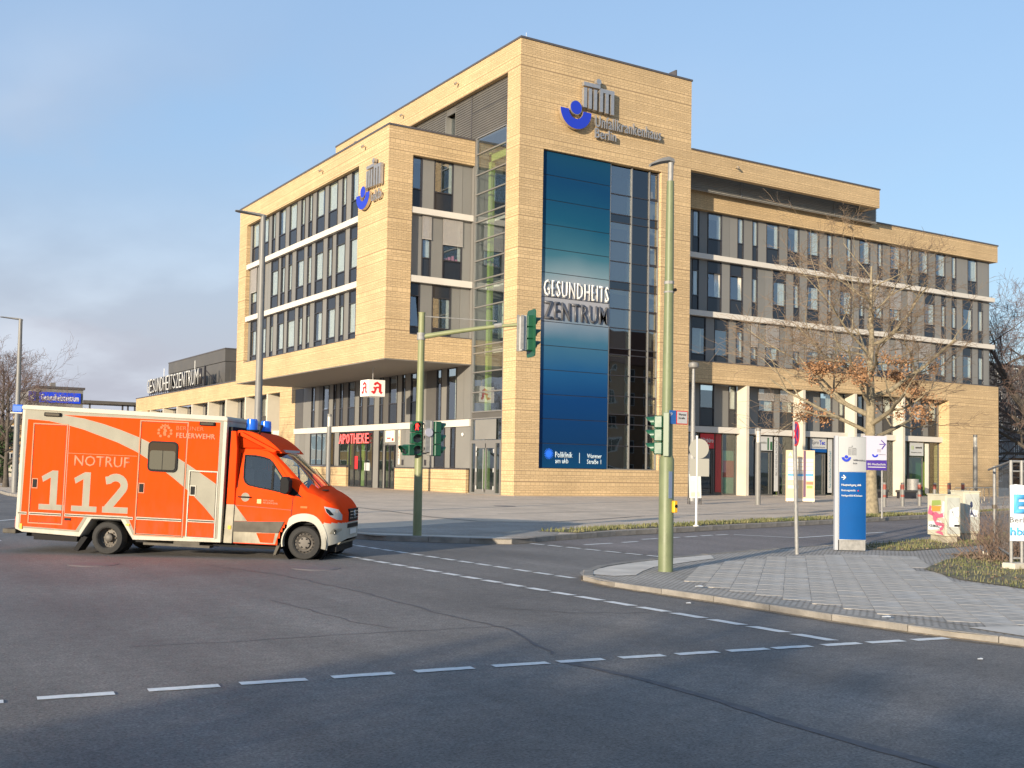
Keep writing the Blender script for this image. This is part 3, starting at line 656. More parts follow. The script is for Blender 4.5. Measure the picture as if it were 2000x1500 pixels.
# road markings
mark = MB()
def dash(mb, x0, y0, x1, y1, w, z=0.006, skew=0.0):
    d = Vector((x1 - x0, y1 - y0)).normalized(); n = Vector((-d.y, d.x)) * (w / 2)
    pts = [(x0 - n.x, y0 - n.y), (x1 - n.x, y1 - n.y), (x1 + n.x, y1 + n.y), (x0 + n.x, y0 + n.y)]
    k = 7; lo = []; hi_ = []
    for i in range(k + 1):     # slightly worn edges
        t = i / k; j = random.uniform(-0.006, 0.006)
        lo.append((pts[0][0] + (pts[1][0] - pts[0][0]) * t + skew * 0 , pts[0][1] + (pts[1][1] - pts[0][1]) * t + j))
        j = random.uniform(-0.006, 0.006)
        hi_.append((pts[3][0] + (pts[2][0] - pts[3][0]) * t, pts[3][1] + (pts[2][1] - pts[3][1]) * t + j))
    s_ = d * skew
    for i in range(k):
        mb.q([(lo[i][0], lo[i][1], z), (lo[i + 1][0], lo[i + 1][1], z), (hi_[i + 1][0] + s_.x, hi_[i + 1][1] + s_.y, z), (hi_[i][0] + s_.x, hi_[i][1] + s_.y, z)])
rowA = [-0.85, -0.1, 0.68, 1.45, 2.24, 2.95, 3.71, 4.45, 5.19, 5.84, 6.5, 7.12, 7.72, 8.26, 8.89, 9.47, 10.08]
for x in rowA:
    y = 8.72 - 0.055 * x - 0.0045 * x * x; dash(mark, x, y, x + (0.54 if x < 5.5 else .47), y - 0.06, 0.12)
y = 8.03
while y < 22:
    x = 9.24 - (y - 8) * 0.034; dash(mark, x, y, x - 0.02, y + (0.50 if y < 12 else .44), 0.14, skew=0.06); y += 0.635 if y < 12 else 0.60
y = 14.45
while y < 25:
    x = 10.53 - (y - 14.5) * 0.042; dash(mark, x, y, x - 0.02, y + 0.43, 0.12, skew=0.04); y += 0.60
y = 17.3
while y < 21.6:
    x = 14.83 - (y - 17.4) * 0.11; dash(mark, x, y, x - 0.05, y + 0.45, 0.12, z=0.010); y += 0.62
for a in ((15.4, 20.75, 16.4, 21.0), (16.82, 21.13, 17.45, 21.33), (18.1, 21.95, 18.75, 22.1), (19.1, 22.18, 19.73, 22.38), (19.98, 22.42, 20.55, 22.6), (20.78, 22.68, 21.35, 22.86), (21.5, 22.86, 22.05, 23.0),
          (22.2, 22.9, 22.95, 21.3), (22.95, 21.28, 25.2, 21.85), (25.2, 21.85, 28.2, 22.6), (32, 23.9, 36, 25.1), (44, 27.6, 48, 28.8)):
    dash(mark, *a, 0.12, z=0.010)
for yy in range(60, 120, 9): dash(mark, 2.4, yy, 2.3, yy + 4, 0.13)
dash(mark, 3.4, 25.5, 3.3, 31, 0.13); dash(mark, 4.2, 33.4, 6.4, 36.6, 0.13); dash(mark, 3.2, 38.5, 3.1, 44, 0.13)
mark.build('road_markings', M['paint'], kind='structure', origin=(0, 0, 0))
# sealed seams and cracks
def strip(name, pts, w, mat_, z=0.004, wob=0.02):
    mb = MB(); P = smooth_line(pts, 0.22); prev = None
    for i, p in enumerate(P):
        d = (P[min(i + 1, len(P) - 1)] - P[max(i - 1, 0)])
        if d.length < 1e-5: continue
        d.normalize(); n = Vector((-d.y, d.x)); c = p + n * random.uniform(-wob, wob); ww = w * random.uniform(0.75, 1.2) / 2
        cur = (c - n * ww, c + n * ww)
        if prev: mb.q([(*prev[0], z), (*cur[0], z), (*cur[1], z), (*prev[1], z)])
        prev = cur
    return mb.build(name, mat_, kind='structure', origin=(0, 0, 0))
strip('asphalt_seam', [(5.9, 8.25), (6.02, 7.3), (6.0, 6.3), (5.9, 5.5), (5.87, 3.0)], 0.10, M['seam'], wob=0.004)
strip('asphalt_crack', [(5.8, 18.7), (6.4, 16.4), (6.55, 13.8), (6.46, 11.5), (6.55, 10.2), (6.05, 8.6)], 0.035, M['seam'], wob=0.035)
strip('asphalt_crack', [(2.6, 10.66), (3.7, 10.55), (4.9, 10.53), (6.8, 10.35)], 0.014, M['seam'], wob=0.02)
strip('asphalt_crack', [(5.05, 13.6), (5.18, 12.3), (5.22, 11.3), (5.45, 10.7)], 0.02, M['seam'], wob=0.03)
strip('asphalt_crack', [(7.3, 11.9), (8.0, 11.0), (8.9, 10.6)], 0.02, M['seam'], wob=0.03)
strip('paving_gutter', [(19.6, 48), (18.35, 42.6), (18.2, 40), (17.9, 36), (17.25, 31.5), (17.4, 28.8), (18.2, 28.25), (19.5, 28.0), (22.6, 29.4), (25.6, 31.0), (29.5, 31.7), (34.2, 32.3), (45, 35.6), (60, 40)], 0.09, M['seam'], z=0.130, wob=0.0)
strip('paving_gutter', [(21, 33.5), (34, 36.6), (60, 44)], 0.05, M['seam'], z=0.130, wob=0.0)
# dirt in the gutter along the kerb
strip('kerbside_dirt_line', [(10.72, 6.9), (10.52, 7.6), (10.37, 9.0), (10.37, 10.8), (10.28, 12.3), (10.2, 13.5)], 0.09, M['dirt'], z=0.005, wob=0.03)
strip('kerbside_dirt_line', [(18.8, 23.5), (21.1, 24.1), (25.9, 25.5), (31.5, 27.05), (38.5, 29.1), (55, 33.9)], 0.16, M['dirt'], z=0.009, wob=0.03)
def manhole(x, y, z, r, label):
    mb = MB(); mb.lathe((x, y, z), (0, 0, 1), [(r + .05, 0), (r + .05, .006), (r, .006), (r, .002), (r - .01, .008), (0.001, .008)], 28)
    mb.build('manhole_cover', mat('manhole_iron', (.13, .125, .125), .7, var=.2, scale=20), label=label, cat='manhole cover')
manhole(4.08, 19.4, 0.0, 0.36, 'round iron manhole cover in the asphalt below the ambulance rear wheel')
manhole(7.34, 17.5, 0.0, 0.36, 'round iron manhole cover in the asphalt below the ambulance front wheel')
manhole(25.6, 40.3, 0.122, 0.45, 'round manhole cover in the plaza paving before the tower')

# lawns and verges
near_lawn = [(17.15, 12.9), (16.0, 11.35), (15.7, 10.05), (15.6, 8), (15.8, 3), (32, 3), (45, 20), (27.6, 16.8), (24.5, 15.4), (21.3, 14.9), (19.5, 14.15)]
near_strip = [(20.2, 16.9), (21.0, 16.15), (23.9, 16.7), (27, 17.6), (31, 18.7), (40, 21.3), (60, 27), (60, 28.6), (40, 23.0), (29.6, 20.1), (26.1, 19.2), (22.9, 18.3), (21.2, 17.9)]
far_verge = [(16.2, 23.95), (16.9, 23.1), (18.8, 24.0), (21.1, 24.65), (25.9, 26.05), (31.5, 27.6), (38.5, 29.65), (52, 33.6), (52, 34.2), (40.5, 31.0), (39.3, 31.2), (38.2, 32.0), (36.8, 31.9), (36.2, 30.6), (33.6, 29.4), (25.3, 27.0), (19.7, 25.25)]
sheet('lawn', near_lawn, NS + .015, M['grassground'])
sheet('grass_verge', near_strip, NS + .011, M['grassground'])
sheet('grass_verge', far_verge, 0.131, M['grassground'])
def blades(name, polys, n, hmin, hmax, w, mat_, z, dense=None):
    mb = MB(); bbs = []
    for p in polys:
        xs = [q[0] for q in p]; ys = [q[1] for q in p]; bbs.append((min(xs), min(30, max(xs)), min(ys), max(ys)) if dense else (min(xs), max(xs), min(ys), max(ys)))
    c = 0; tries = 0
    while c < n and tries < n * 12:
        tries += 1
        i = random.randrange(len(polys)); b = bbs[i]; x = random.uniform(b[0], b[1]); y = random.uniform(b[2], b[3])
        if not inside((x, y), polys[i]): continue
        if math.sin(x * 2.1 + 1.3 * math.sin(y * 1.7)) + math.sin(y * 2.9 + x) < random.uniform(-2.2, 1.4): continue
        h = random.uniform(hmin, hmax); a = random.uniform(0, 6.28); l = random.uniform(-.6, .6) * h; ww = w * random.uniform(.6, 1.3)
        dx, dy = math.cos(a) * ww, math.sin(a) * ww
        mb.q([(x - dx, y - dy, z), (x + dx, y + dy, z), (x + l, y + l * .5, z + h)]); c += 1
    return mb.build(name, mat_, kind='stuff', origin=(0, 0, 0))
blades('grass', [near_lawn], 20000, 0.03, 0.085, 0.008, M['grass'], NS + .013, dense=True)
blades('grass', [near_strip], 8000, 0.03, 0.09, 0.012, M['grass'], NS + .01)
blades('grass', [far_verge], 12000, 0.04, 0.11, 0.02, M['grass'], 0.13)
def litter(name, polys, n, s, mat_, z):
    mb = MB(); c = 0
    while c < n:
        p = random.choice(polys); xs = [q[0] for q in p]; ys = [q[1] for q in p]
        x = random.uniform(min(xs), min(26, max(xs))); y = random.uniform(min(ys), max(ys))
        if not inside((x, y), p): continue
        a = random.uniform(0, 6.28); r = s * random.uniform(.5, 1.3); t = [random.uniform(0, .03) for _ in range(4)]
        mb.q([(x + r * math.cos(a + k * 1.57) * (1 if k % 2 else .6), y + r * math.sin(a + k * 1.57) * (1 if k % 2 else .6), z + t[k]) for k in range(4)]); c += 1
    return mb.build(name, mat_, kind='stuff', origin=(0, 0, 0))
litter('fallen_leaves', [near_lawn, near_lawn, near_strip], 2600, 0.035, M['deadleaf'], NS + .02)
litter('fallen_leaves', [[(19.6, 13.2), (22.5, 13.2), (23, 15.2), (20.6, 15.0)]], 900, 0.05, M['deadleaf'], NS + .03)
def scrap(x, y, z, s, label):
    mb = MB(); mb.prism([(-s, -s * .5), (s * .7, -s * .6), (s, s * .3), (-s * .4, s * .6)], lambda u, v, d: (x + u, y + v, z + d + 0.3 * abs(u)), 0.0, 0.008)
    mb.build('paper_scrap', M['paper'], label=label, cat='litter')
scrap(10.95, 12.0, NS + .02, 0.07, 'crumpled white paper scrap lying on the pavement behind the long kerb')
scrap(9.95, 11.1, 0.006, 0.04, 'tiny white paper scrap on the asphalt beside the long kerb')
scrap(10.75, 8.6, NS + .02, 0.06, 'white paper scrap on the pavement edge near the pale crossing slabs')
scrap(9.6, 6.6, 0.006, 0.03, 'small white paper scrap on the asphalt in the right foreground')
# ------------------------------------------------------------ the health centre
B = empty('health_centre', (42.7, 58, 0.12), 'large yellow brick health centre with corner tower, overhanging left block and arcaded right wing', 'building')
GZ = 0.11
def part(name, mat_, boxes, parent=None, **k):
    mb = MB()
    for b in boxes: mb.box(*b)
    return mb.build(name, mat_, parent or B, **k)
TY, TX = 55.44, 35.85
# --- tower: brick frame around the glazed opening
part('tower_wall', M['brick'], [
    (TX, 37.61, TY, TY + .45, GZ, 28.0), (47.03, 49.56, TY, TY + .45, GZ, 28.0), (37.61, 47.03, TY, TY + .45, 21.46, 28.0), (37.61, 47.03, TY, TY + .45, GZ, 1.80),
    (TX, TX + .4, TY + .45, 56.9, GZ, 28.0), (TX, TX + .4, 56.9, 83.4, 26.3, 28.0),
    (49.16, 49.56, TY + .45, 66, GZ, 28.0), (TX + .4, 49.16, 66, 66.4, 22, 28.0), (TX, TX + .4, 83.36, 83.8, 23.2, 26.3)])
part('roof_parapet_cap', M['cap'], [(TX - .05, 49.62, TY - .06, TY + .5, 28.0, 28.12), (TX - .05, TX + .5, TY + .5, 83.42, 28.0, 28.12), (49.1, 49.62, TY + .5, 66.4, 28.0, 28.12)])
part('roof_slab', M['cap'], [(TX + .4, 49.16, TY + .5, 83.3, 27.6, 27.8)])
# --- upper frame over the right wing
part('upper_fascia', M['brick'], [(49.56, 68.47, TY + .002, TY + .4, 22.0, 23.38), (68.07, 68.47, TY + .4, 66, 22.0, 23.38)])
part('roof_parapet_cap', M['cap'], [(49.62, 68.53, TY - .05, TY + .45, 23.38, 23.48), (68.0, 68.53, TY + .45, 66, 23.38, 23.48)])
part('roof_slab', M['soffit'], [(49.56, 68.07, 57.7, 66, 22.85, 23.1)])
scr = part('louvre_screen', mat('brightened_louvre_metal', (.30, .285, .255), .5, var=.08), [(49.56, 70.0, 57.02, 57.1, 21.25, 22.84), (69.9, 70.0, 57.1, 64, 21.25, 22.84)])  # louvre metal painted paler to offset the fascia's shadow
mb = MB()
z = 21.3
while z < 22.8:
    mb.prism([(56.94, z), (57.02, z + .05), (57.02, z + .08), (56.94, z + .02)], lambda u, v, d: (d, u, v), 49.58, 70.0); z += 0.12
mb.build('louvre_slats', MATS['brightened_louvre_metal'], scr)
for x in (55.6, 60.5, 65.2):
    part('joint_strip', M['alu'], [(x, x + .06, 56.92, 56.95, 21.25, 22.84)], scr)
part('roof_slab', M['cap'], [(49.56, 90.7, 60.9, 84, 22.3, 22.6)])
# penthouse volume behind the frame
part('penthouse_wall', M['darkclad'], [(50, 69.8, 64, 80, 22.6, 23.3)])

# --- tower banner and glazing
P1 = Fac('Y', TY + .22)
jz = [1.82, 3.34, 4.85, 6.35, 7.86, 9.36, 10.84, 12.36, 13.87, 15.36, 16.86, 18.40, 19.94, 21.44]
bn = P1.part('banner', M['frame'], B, [(37.61, 42.98, -.06, -.02, 1.80, 21.46)])
for i in range(13):
    P1.part('banner_panel', M['print'], bn, [(37.66, 42.94, -.02, .02, jz[i] + .02, jz[i + 1] - .02)])
text('lettering', 'GESUNDHEITS', (37.88, TY + .16, 12.40), (1, 0, 0), (0, 0, 1), 5.0, 1.02, M['white'], bn, depth=0.08, bold=0.004, space=1.12)
text('lettering', 'ZENTRUM', (37.92, TY + .16, 10.98), (1, 0, 0), (0, 0, 1), 4.85, 1.12, mat('slate_letter_face', (0.13, 0.13, 0.14), 0.4, metal=0.3), bn, depth=0.08, bold=0.004, space=1.12)
tm = mat('banner_small_print', (0.55, 0.66, 0.72), 0.5)
for s_, x, z0, w_, h_ in (('Poliklinik', 38.97, 2.48, 1.32, .36), ('am ukb', 38.98, 2.13, .99, .30), ('Warener', 41.40, 2.49, 1.15, .28), ('Straße 1', 41.40, 2.13, 1.11, .29)):
    text('lettering', s_, (x, TY + .195, z0), (1, 0, 0), (0, 0, 1), w_, h_, tm, bn, depth=0.004, bold=0.015)
P1.part('divider_line', tm, bn, [(40.79, 40.83, .02, .026, 2.16, 2.80)])
mb = MB(); c0 = (38.48, TY + .19, 2.70)
bm_ = mat('bright_blue_print', (0.02, 0.16, 0.85), 0.4)
mb.lathe(c0, (0, -1, 0), [(0.001, 0.006), (.20, .006), (.20, 0)], 20)
for k in range(18):
    a = k * math.pi / 9; u = Vector((math.cos(a), 0, math.sin(a))); n = Vector((-math.sin(a), 0, math.cos(a)))
    p = Vector(c0) + Vector((0, -.008, 0))
    mb.q([p + u * .17 - n * .03, p + u * .34 - n * .022, p + u * .34 + n * .022, p + u * .17 + n * .03])
mb.build('sun_emblem', bm_, bn)
cols = [43.0, 44.76, 46.23, 47.03]
rz = [1.84, 3.32, 4.71, 5.34, 6.51, 7.83, 9.17, 9.56, 10.88, 12.13, 13.38, 13.88, 15.17, 16.47, 17.72, 18.24, 19.53, 21.36]
P2 = Fac('Y', TY + .32)
cw = P2.part('curtain_wall', M['alu'], B, [(x - .035, x + .035, -.05, .09, 1.80, 21.46) for x in cols[:-1]] + [(46.97, 47.03, -.05, .09, 1.80, 21.46), (42.98, 47.03, -.05, .12, 1.80, 1.86)])
for ci in range(3):
    a0, a1 = cols[ci] + .035, cols[ci + 1] - .035
    for ri in range(17):
        z0, z1 = rz[ri], rz[ri + 1]; thin = (z1 - z0) < 0.7
        P2.part('transom', M['frame'], cw, [(a0, a1, -.03, .05, z0 - .03, z0 + .03)])
        if ci == 1 or thin: P2.part('spandrel_panel', M['panelglass'], cw, [(a0, a1, -.02, 0, z0 + .03, z1 - .03)])
        else:
            P2.part('pane', M['glass'], cw, [(a0, a1, -.015, 0, z0 + .03, z1 - .03)])
            if ci == 2 and ri in (3, 8, 12, 16): P2.part('sash', M['frame'], cw, [(a0, a0 + .09, 0, .03, z0 + .03, z1 - .03), (a1 - .09, a1, 0, .03, z0 + .03, z1 - .03), (a0 + .09, a1 - .09, 0, .03, z0 + .03, z0 + .12), (a0 + .09, a1 - .09, 0, .03, z1 - .12, z1 - .03)])
part('stairwell', M['inner'], [(42.98, 47.03, TY + 2.6, TY + 2.7, 1.8, 21.4)] )
part('stairwell_wall', M['roomwall'], [(42.9, 42.98, TY + .5, TY + 2.6, 1.8, 21.4), (46.2, 47.0, TY + 2.45, TY + 2.58, 1.8, 21.4)])
part('stair_landing', M['roomwall'], [(42.98, 47.03, TY + .6, TY + 2.5, z0 + .1, z0 + .3) for z0 in (4.75, 9.2, 13.4, 17.8)])
part('stair_string', M['green'], [(46.5, 46.9, TY + 1.2, TY + 1.5, z0, z0 + 1.2) for z0 in (5.4, 9.8, 14.0, 18.4, 1.9)])

# --- atrium glass strip between tower and left block (faces left)
AX = Fac('X', TX + .10)
az = [3.47, 4.88, 5.31, 6.56, 7.84, 9.06, 9.54, 12.02, 13.28, 13.76, 15.03, 16.31, 17.54, 17.99, 19.36, 20.62, 21.98, 23.05]
at = AX.part('atrium_glazing', M['alu'], B, [(60.58, 60.68, -.05, .10, GZ, 23.05), (56.9, 57.0, -.05, .08, GZ, 23.05)])
for i in range(len(az) - 1):
    AX.part('transom', M['alu'], at, [(57.0, 60.58, -.04, .07, az[i] - .04, az[i] + .04)])
    beam = i in (1, 5, 8, 12)
    AX.part('spandrel_panel' if beam else 'pane', M['darkclad'] if beam and i == 1 else M['glass'], at, [(57.0, 60.58, -.02, -.005, az[i] + .04, az[i + 1] - .04)])
AX.part('transom', M['alu'], at, [(57.0, 60.58, -.04, .07, az[-1] - .02, az[-1] + .06)])
part('atrium_column', M['green'], [(TX + .55, TX + .85, 59.6, 59.9, GZ, 22.0), (TX + .55, TX + .85, 57.0, 59.9, 21.4, 21.9)])
part('atrium_back', M['roomwall'], [(TX + 1.9, TX + 2.0, 56.9, 60.6, 10.2, 12.6), (TX + 1.9, TX + 2.0, 56.9, 58.6, 18.2, 20.4)])
part('atrium_dark', M['inner'], [(TX + 3.4, TX + 3.5, 56.9, 60.8, GZ, 23)])
part('atrium_side_wall', M['clad'], [(TX + .15, TX + 3.4, 60.72, 60.85, GZ, 23)]); part('atrium_roof', M['cap'], [(TX + .15, TX + 3.4, 56.9, 60.72, 22.9, 23.0)])
for z_ in (5.6, 10.2, 14.2, 18.4): part('inner_window', M['spandrel'], [(TX + 1.3, TX + 2.6, 60.68, 60.72, z_, z_ + 2.6)])
part('atrium_floor', M['band'], [(TX + .9, TX + 3.4, 56.9, 60.6, z0, z0 + .35) for z0 in (4.95, 9.1, 13.33, 17.6)])
part('wall_picture', mat('pink_wall', (0.45, 0.12, 0.14), 0.8), [(TX + 1.2, TX + 1.25, 57.05, 58.5, 18.3, 20.3)])
# entrance door
AXD = Fac('X', TX + .02)
dr = AXD.part('entrance_door', M['alu'], B, [(56.95, 57.07, -.05, .06, GZ, 3.47), (60.45, 60.6, -.05, .06, GZ, 3.47), (57.07, 60.45, -.05, .06, 3.3, 3.47), (57.07, 60.45, -.05, .06, GZ, .22),
     (57.55, 57.68, -.05, .06, .22, 3.3), (59.85, 59.98, -.05, .06, .22, 3.3), (58.69, 58.77, -.03, .06, .22, 3.3), (57.68, 59.85, -.03, .06, .22, .42), (57.68, 59.85, -.03, .06, 3.0, 3.3)])
for a, b in ((57.68, 58.69), (58.77, 59.85), (57.07, 57.55), (59.98, 60.45)):
    AXD.part('pane', M['shopglass'], dr, [(a, b, -.02, 0, .22, 3.3)])
mb = MB(); mb.tube((TX - .12, 58.85, .3), (TX - .12, 58.85, 2.95), .03); mb.tube((TX - .12, 58.85, .5), (TX + .0, 58.85, .5), .015); mb.tube((TX - .12, 58.85, 2.7), (TX + .0, 58.85, 2.7), .015)
mb.build('door_handle', M['steel'], dr, smooth=True)
for a, z0 in ((57.73, .4), (57.73, 1.5), (57.73, 2.7), (59.8, .4), (59.8, 1.5), (59.8, 2.5), (59.8, 2.85)):
    AXD.part('hinge', M['signwhite'], dr, [(a - .04, a + .04, .06, .09, z0, z0 + .25)])
AXD.part('closed_panel', M['clad2'], at, [(57.6, 60.1, -.01, .02, 3.55, 4.8)])

# --- grey louvred wall of the top storey, left side
LX = Fac('X', TX + .38)
lw = LX.part('top_storey_wall', M['louvre'], B, [(56.9, 64.0, -.1, 0, 23.0, 26.3), (65.3, 83.4, -.1, 0, 22.9, 26.3), (64.0, 65.3, -.1, 0, 25.8, 26.3)])
mb = MB(); z = 23.0
while z < 26.25:
    for a, b in ((57, 63.98), (65.32, 83.3)):
        mb.prism([(TX + .38, z), (TX + .38, z + .10), (TX + .33, z + .06), (TX + .33, z + .02)], lambda u, v, d: (u, d, v), a, b)
    z += 0.16
mb.build('louvre_slats', M['louvre'], lw)
for y in (61.8, 69.8, 76): LX.part('joint_strip', M['cap'], lw, [(y, y + .05, .05, .07, 23, 26.3)])
LX.part('joint_strip', M['cap'], lw, [(57, 61.8, .05, .07, 25.0, 25.03)])
LX.part('window_reveal', M['clad2'], lw, [(65.28, 65.34, -.5, .06, 22.9, 25.8), (63.98, 64.0, -.5, .06, 22.9, 25.8)])
LX.part('window', M['curtain'], lw, [(64.1, 64.7, -.5, -.45, 22.9, 25.4)])
LX.part('window', M['glass'], lw, [(64.0, 65.28, -.4, -.38, 22.9, 25.75)])

# --- windows
def window(parent, F, a0, a1, z0, z1, t=0.0, p=0.0, blind=0.0, tilt=0.0, curt=0.4, curtside=1, glass='glass', frame='frame'):
    """t, p: share of the height taken by the top and bottom panels"""
    if a0 > a1: a0, a1 = a1, a0
    h = z1 - z0; fw = 0.055 if (a1 - a0) > .9 else 0.05
    zt = z1 - h * t; zp = z0 + h * p
    bs = [(a0, a0 + fw, -.10, .05, z0, z1), (a1 - fw, a1, -.10, .05, z0, z1), (a0 + fw, a1 - fw, -.10, .05, z1 - fw, z1), (a0 + fw, a1 - fw, -.10, .05, z0, z0 + fw * .6)]
    if t > 0: bs.append((a0 + fw, a1 - fw, -.10, .05, zt - fw, zt))
    if p > 0: bs.append((a0 + fw, a1 - fw, -.10, .05, zp, zp + fw * 1.4))
    w = F.part('window', M[frame], parent, bs)
    g0, g1 = zp + (fw * 1.4 if p > 0 else fw * .6), zt - fw
    if t > 0: F.part('top_panel', M['spandrel'], w, [(a0 + fw, a1 - fw, -.06, -.02, zt, z1 - fw)])
    if p > 0: F.part('bottom_panel', M['spandrel'], w, [(a0 + fw, a1 - fw, -.06, -.02, z0 + fw * .6, zp)])
    if tilt:
        mb = MB(); s_ = []
        for (a, z_) in ((a0 + fw, g0), (a1 - fw, g0), (a1 - fw, g1), (a0 + fw, g1)):
            d = -.03 - (tilt * (z_ - g0) / (g1 - g0)); s_.append((a, d, z_))
        mb.prism([(0, 0), (1, 0), (1, 1), (0, 1)], lambda u, v, e: F.pt(a0 + fw + (a1 - a0 - 2 * fw) * u - (.16 * v * u), -.03 - tilt * v + e, g0 + (g1 - g0) * v), 0, .02)
        mb.build('pane', M[glass], w)
    else: F.part('pane', M[glass], w, [(a0 + fw, a1 - fw, -.055, -.04, g0, g1)])
    if curt > 0:
        L_ = (a1 - a0) * curt
        ca = (a1 - fw - L_, a1 - fw) if curtside > 0 else (a0 + fw, a0 + fw + L_)
        if F.axis == 'X': ca = (a0 + fw, a0 + fw + L_) if curtside > 0 else (a1 - fw - L_, a1 - fw)
        mb = MB(); n = 5
        for i in range(n):
            x0 = ca[0] + (ca[1] - ca[0]) * i / n; x1 = ca[0] + (ca[1] - ca[0]) * (i + 1) / n
            F.box(mb, x0, x1, -.105 - .012 * (i % 2), -.09 - .012 * (i % 2), g0, g1 * (1.0) - (0.0 if i % 2 else .0))
        mb.build('curtain', M['curtain'], w)
    if blind > 0:
        zb = z1 - h * blind; mb = MB(); zz = z1 - .04
        while zz > zb:
            F.box(mb, a0 - .02, a1 + .02, .07, .10, zz - .045, zz); zz -= 0.062
        F.box(mb, a0 - .02, a1 + .02, .06, .12, zb - .07, zb - .02)
        mb.build('blind', M['blind'], w)
    return w
def row(parent, F, wins, z0, z1, a0, a1, t, p, mats=('clad', 'clad2'), d=0.03, curts=None):
    ws = sorted([(min(w[0], w[1]), max(w[0], w[1]), w[2] if len(w) > 2 else {}) for w in wins])
    for x0, x1, k in ws:
        kk = dict(t=t, p=p); kk.update(k)
        if 'curt' not in kk: kk['curt'] = random.choice([0.25, 0.4, 0.5])
        window(parent, F, x0, x1, z0, z1, **kk)
    edges = [a0] + [e for w in ws for e in (w[0], w[1])] + [a1]
    for i in range(0, len(edges), 2):
        e0, e1 = edges[i], edges[i + 1]
        if e1 - e0 < .05: continue
        n = 1 if e1 - e0 < 1.0 else 2
        for k in range(n):
            b0 = e0 + (e1 - e0) * k / n + .012; b1 = e0 + (e1 - e0) * (k + 1) / n - .012
            F.part('cladding_panel', M[random.choice(mats)], parent, [(b0, b1, -.05, random.choice([0.0, .02, .03]), z0, z1)])
BL = {'blind': .45}
# right wing, recessed 0.45 m behind the brick plane Y = 60.7
W0 = 60.7; FW = Fac('Y', W0 + .42)
wing = B
_before = set(o.name for o in bpy.data.objects)
part('roof_slab', M['cap'], [(49.57, 90.7, 60.9, 84, 22.3, 22.6)])
part('wing_brickwork', M['brick'], [(49.57, 90.92, W0, W0 + .5, 21.15, 22.62), (49.57, 91.0, W0, W0 + .5, 8.33, 9.88), (84.05, 91.0, W0, W0 + .5, GZ, 8.33), (90.5, 90.92, W0 + .5, 80, 21.15, 22.62), (90.6, 91.0, W0 + .5, 80, GZ, 9.88), (84.05, 84.5, W0 + .5, W0 + 1.5, GZ, 8.33)], wing)
part('roof_parapet_cap', M['cap'], [(49.57, 91.0, W0 - .05, W0 + .5, 22.62, 22.74), (90.45, 91.0, W0 + .5, 80, 22.62, 22.74), (49.57, 90.5, W0 - .02, W0 + .45, 9.88, 9.95)], wing)
part('floor_band', M['band'], [(49.57, 90.56, W0 + .03, W0 + .5, 17.52, 17.90), (90.2, 90.56, W0 + .5, 80, 17.52, 17.90)], wing)
part('floor_band', M['band'], [(49.57, 90.56, W0 + .03, W0 + .5, 13.25, 13.65), (90.2, 90.56, W0 + .5, 80, 13.25, 13.65)], wing)
part('end_wall', M['clad'], [(90.1, 90.34, W0 + .45, 80, 9.9, 21.15)], wing)
part('room_backing', M['inner'], [(49.6, 90.1, W0 + 2.2, W0 + 2.3, 9.9, 21.15)], wing)
part('room_wall', M['roomwall'], [(x, x + .15, W0 + .8, W0 + 2.2, 9.9, 21.1) for x in (56.0, 62.0, 68.5, 74.6, 80.2, 86.0)], wing)
F3 = [(54.86, 55.5), (56.34, 57.74), (59.35, 59.97), (60.89, 61.47), (62.38, 63.73), (64.67, 65.97), (66.91, 68.21), (69.15, 69.78), (71.44, 72.02), (72.99, 74.26), (75.22, 75.8), (76.8, 78.09), (78.98, 79.57), (80.47, 81.73), (82.72, 84.04), (84.93, 85.55), (87.18, 88.51)]
row(wing, FW, F3, 17.92, 21.1, 49.7, 90.1, 0.0, .38)
T_ = {'tilt': .12}
F2 = [(54.85, 55.49), (56.35, 57.74, T_), (58.59, 59.93, T_), (60.88, 61.46), (63.11, 64.5), (65.36, 66.0), (66.89, 68.24), (69.18, 69.73), (70.68, 72.05), (72.95, 73.56), (74.48, 75.84, BL), (76.74, 78.1, BL), (79.0, 79.58, BL), (81.23, 82.58), (83.49, 84.08), (84.95, 85.55), (86.47, 87.8), (88.64, 89.32)]
row(wing, FW, F2, 13.68, 17.5, 49.7, 90.1, .22, .28)
F1 = [(54.81, 56.22, {'curt': 0}), (57.07, 58.44, {'curt': 0}), (59.28, 59.98, {'curt': .3}), (60.81, 61.47, {'blind': .55}), (62.35, 63.72, {'blind': .52}), (65.33, 66.0, {'blind': .55}), (66.87, 68.32, {'blind': .52}), (69.13, 69.8, {'blind': .52}), (70.8, 72.06, {'blind': .52}), (72.97, 74.08), (75.22, 76.62, {'blind': .6}), (77.48, 78.18, {'blind': .55}), (79.0, 79.59, {'blind': .55}), (80.48, 82.02, {'blind': .52}), (82.73, 84.1), (84.98, 85.55), (86.46, 87.75), (88.63, 89.36)]
row(wing, FW, F1, 9.96, 13.22, 49.7, 90.1, .24, .14)
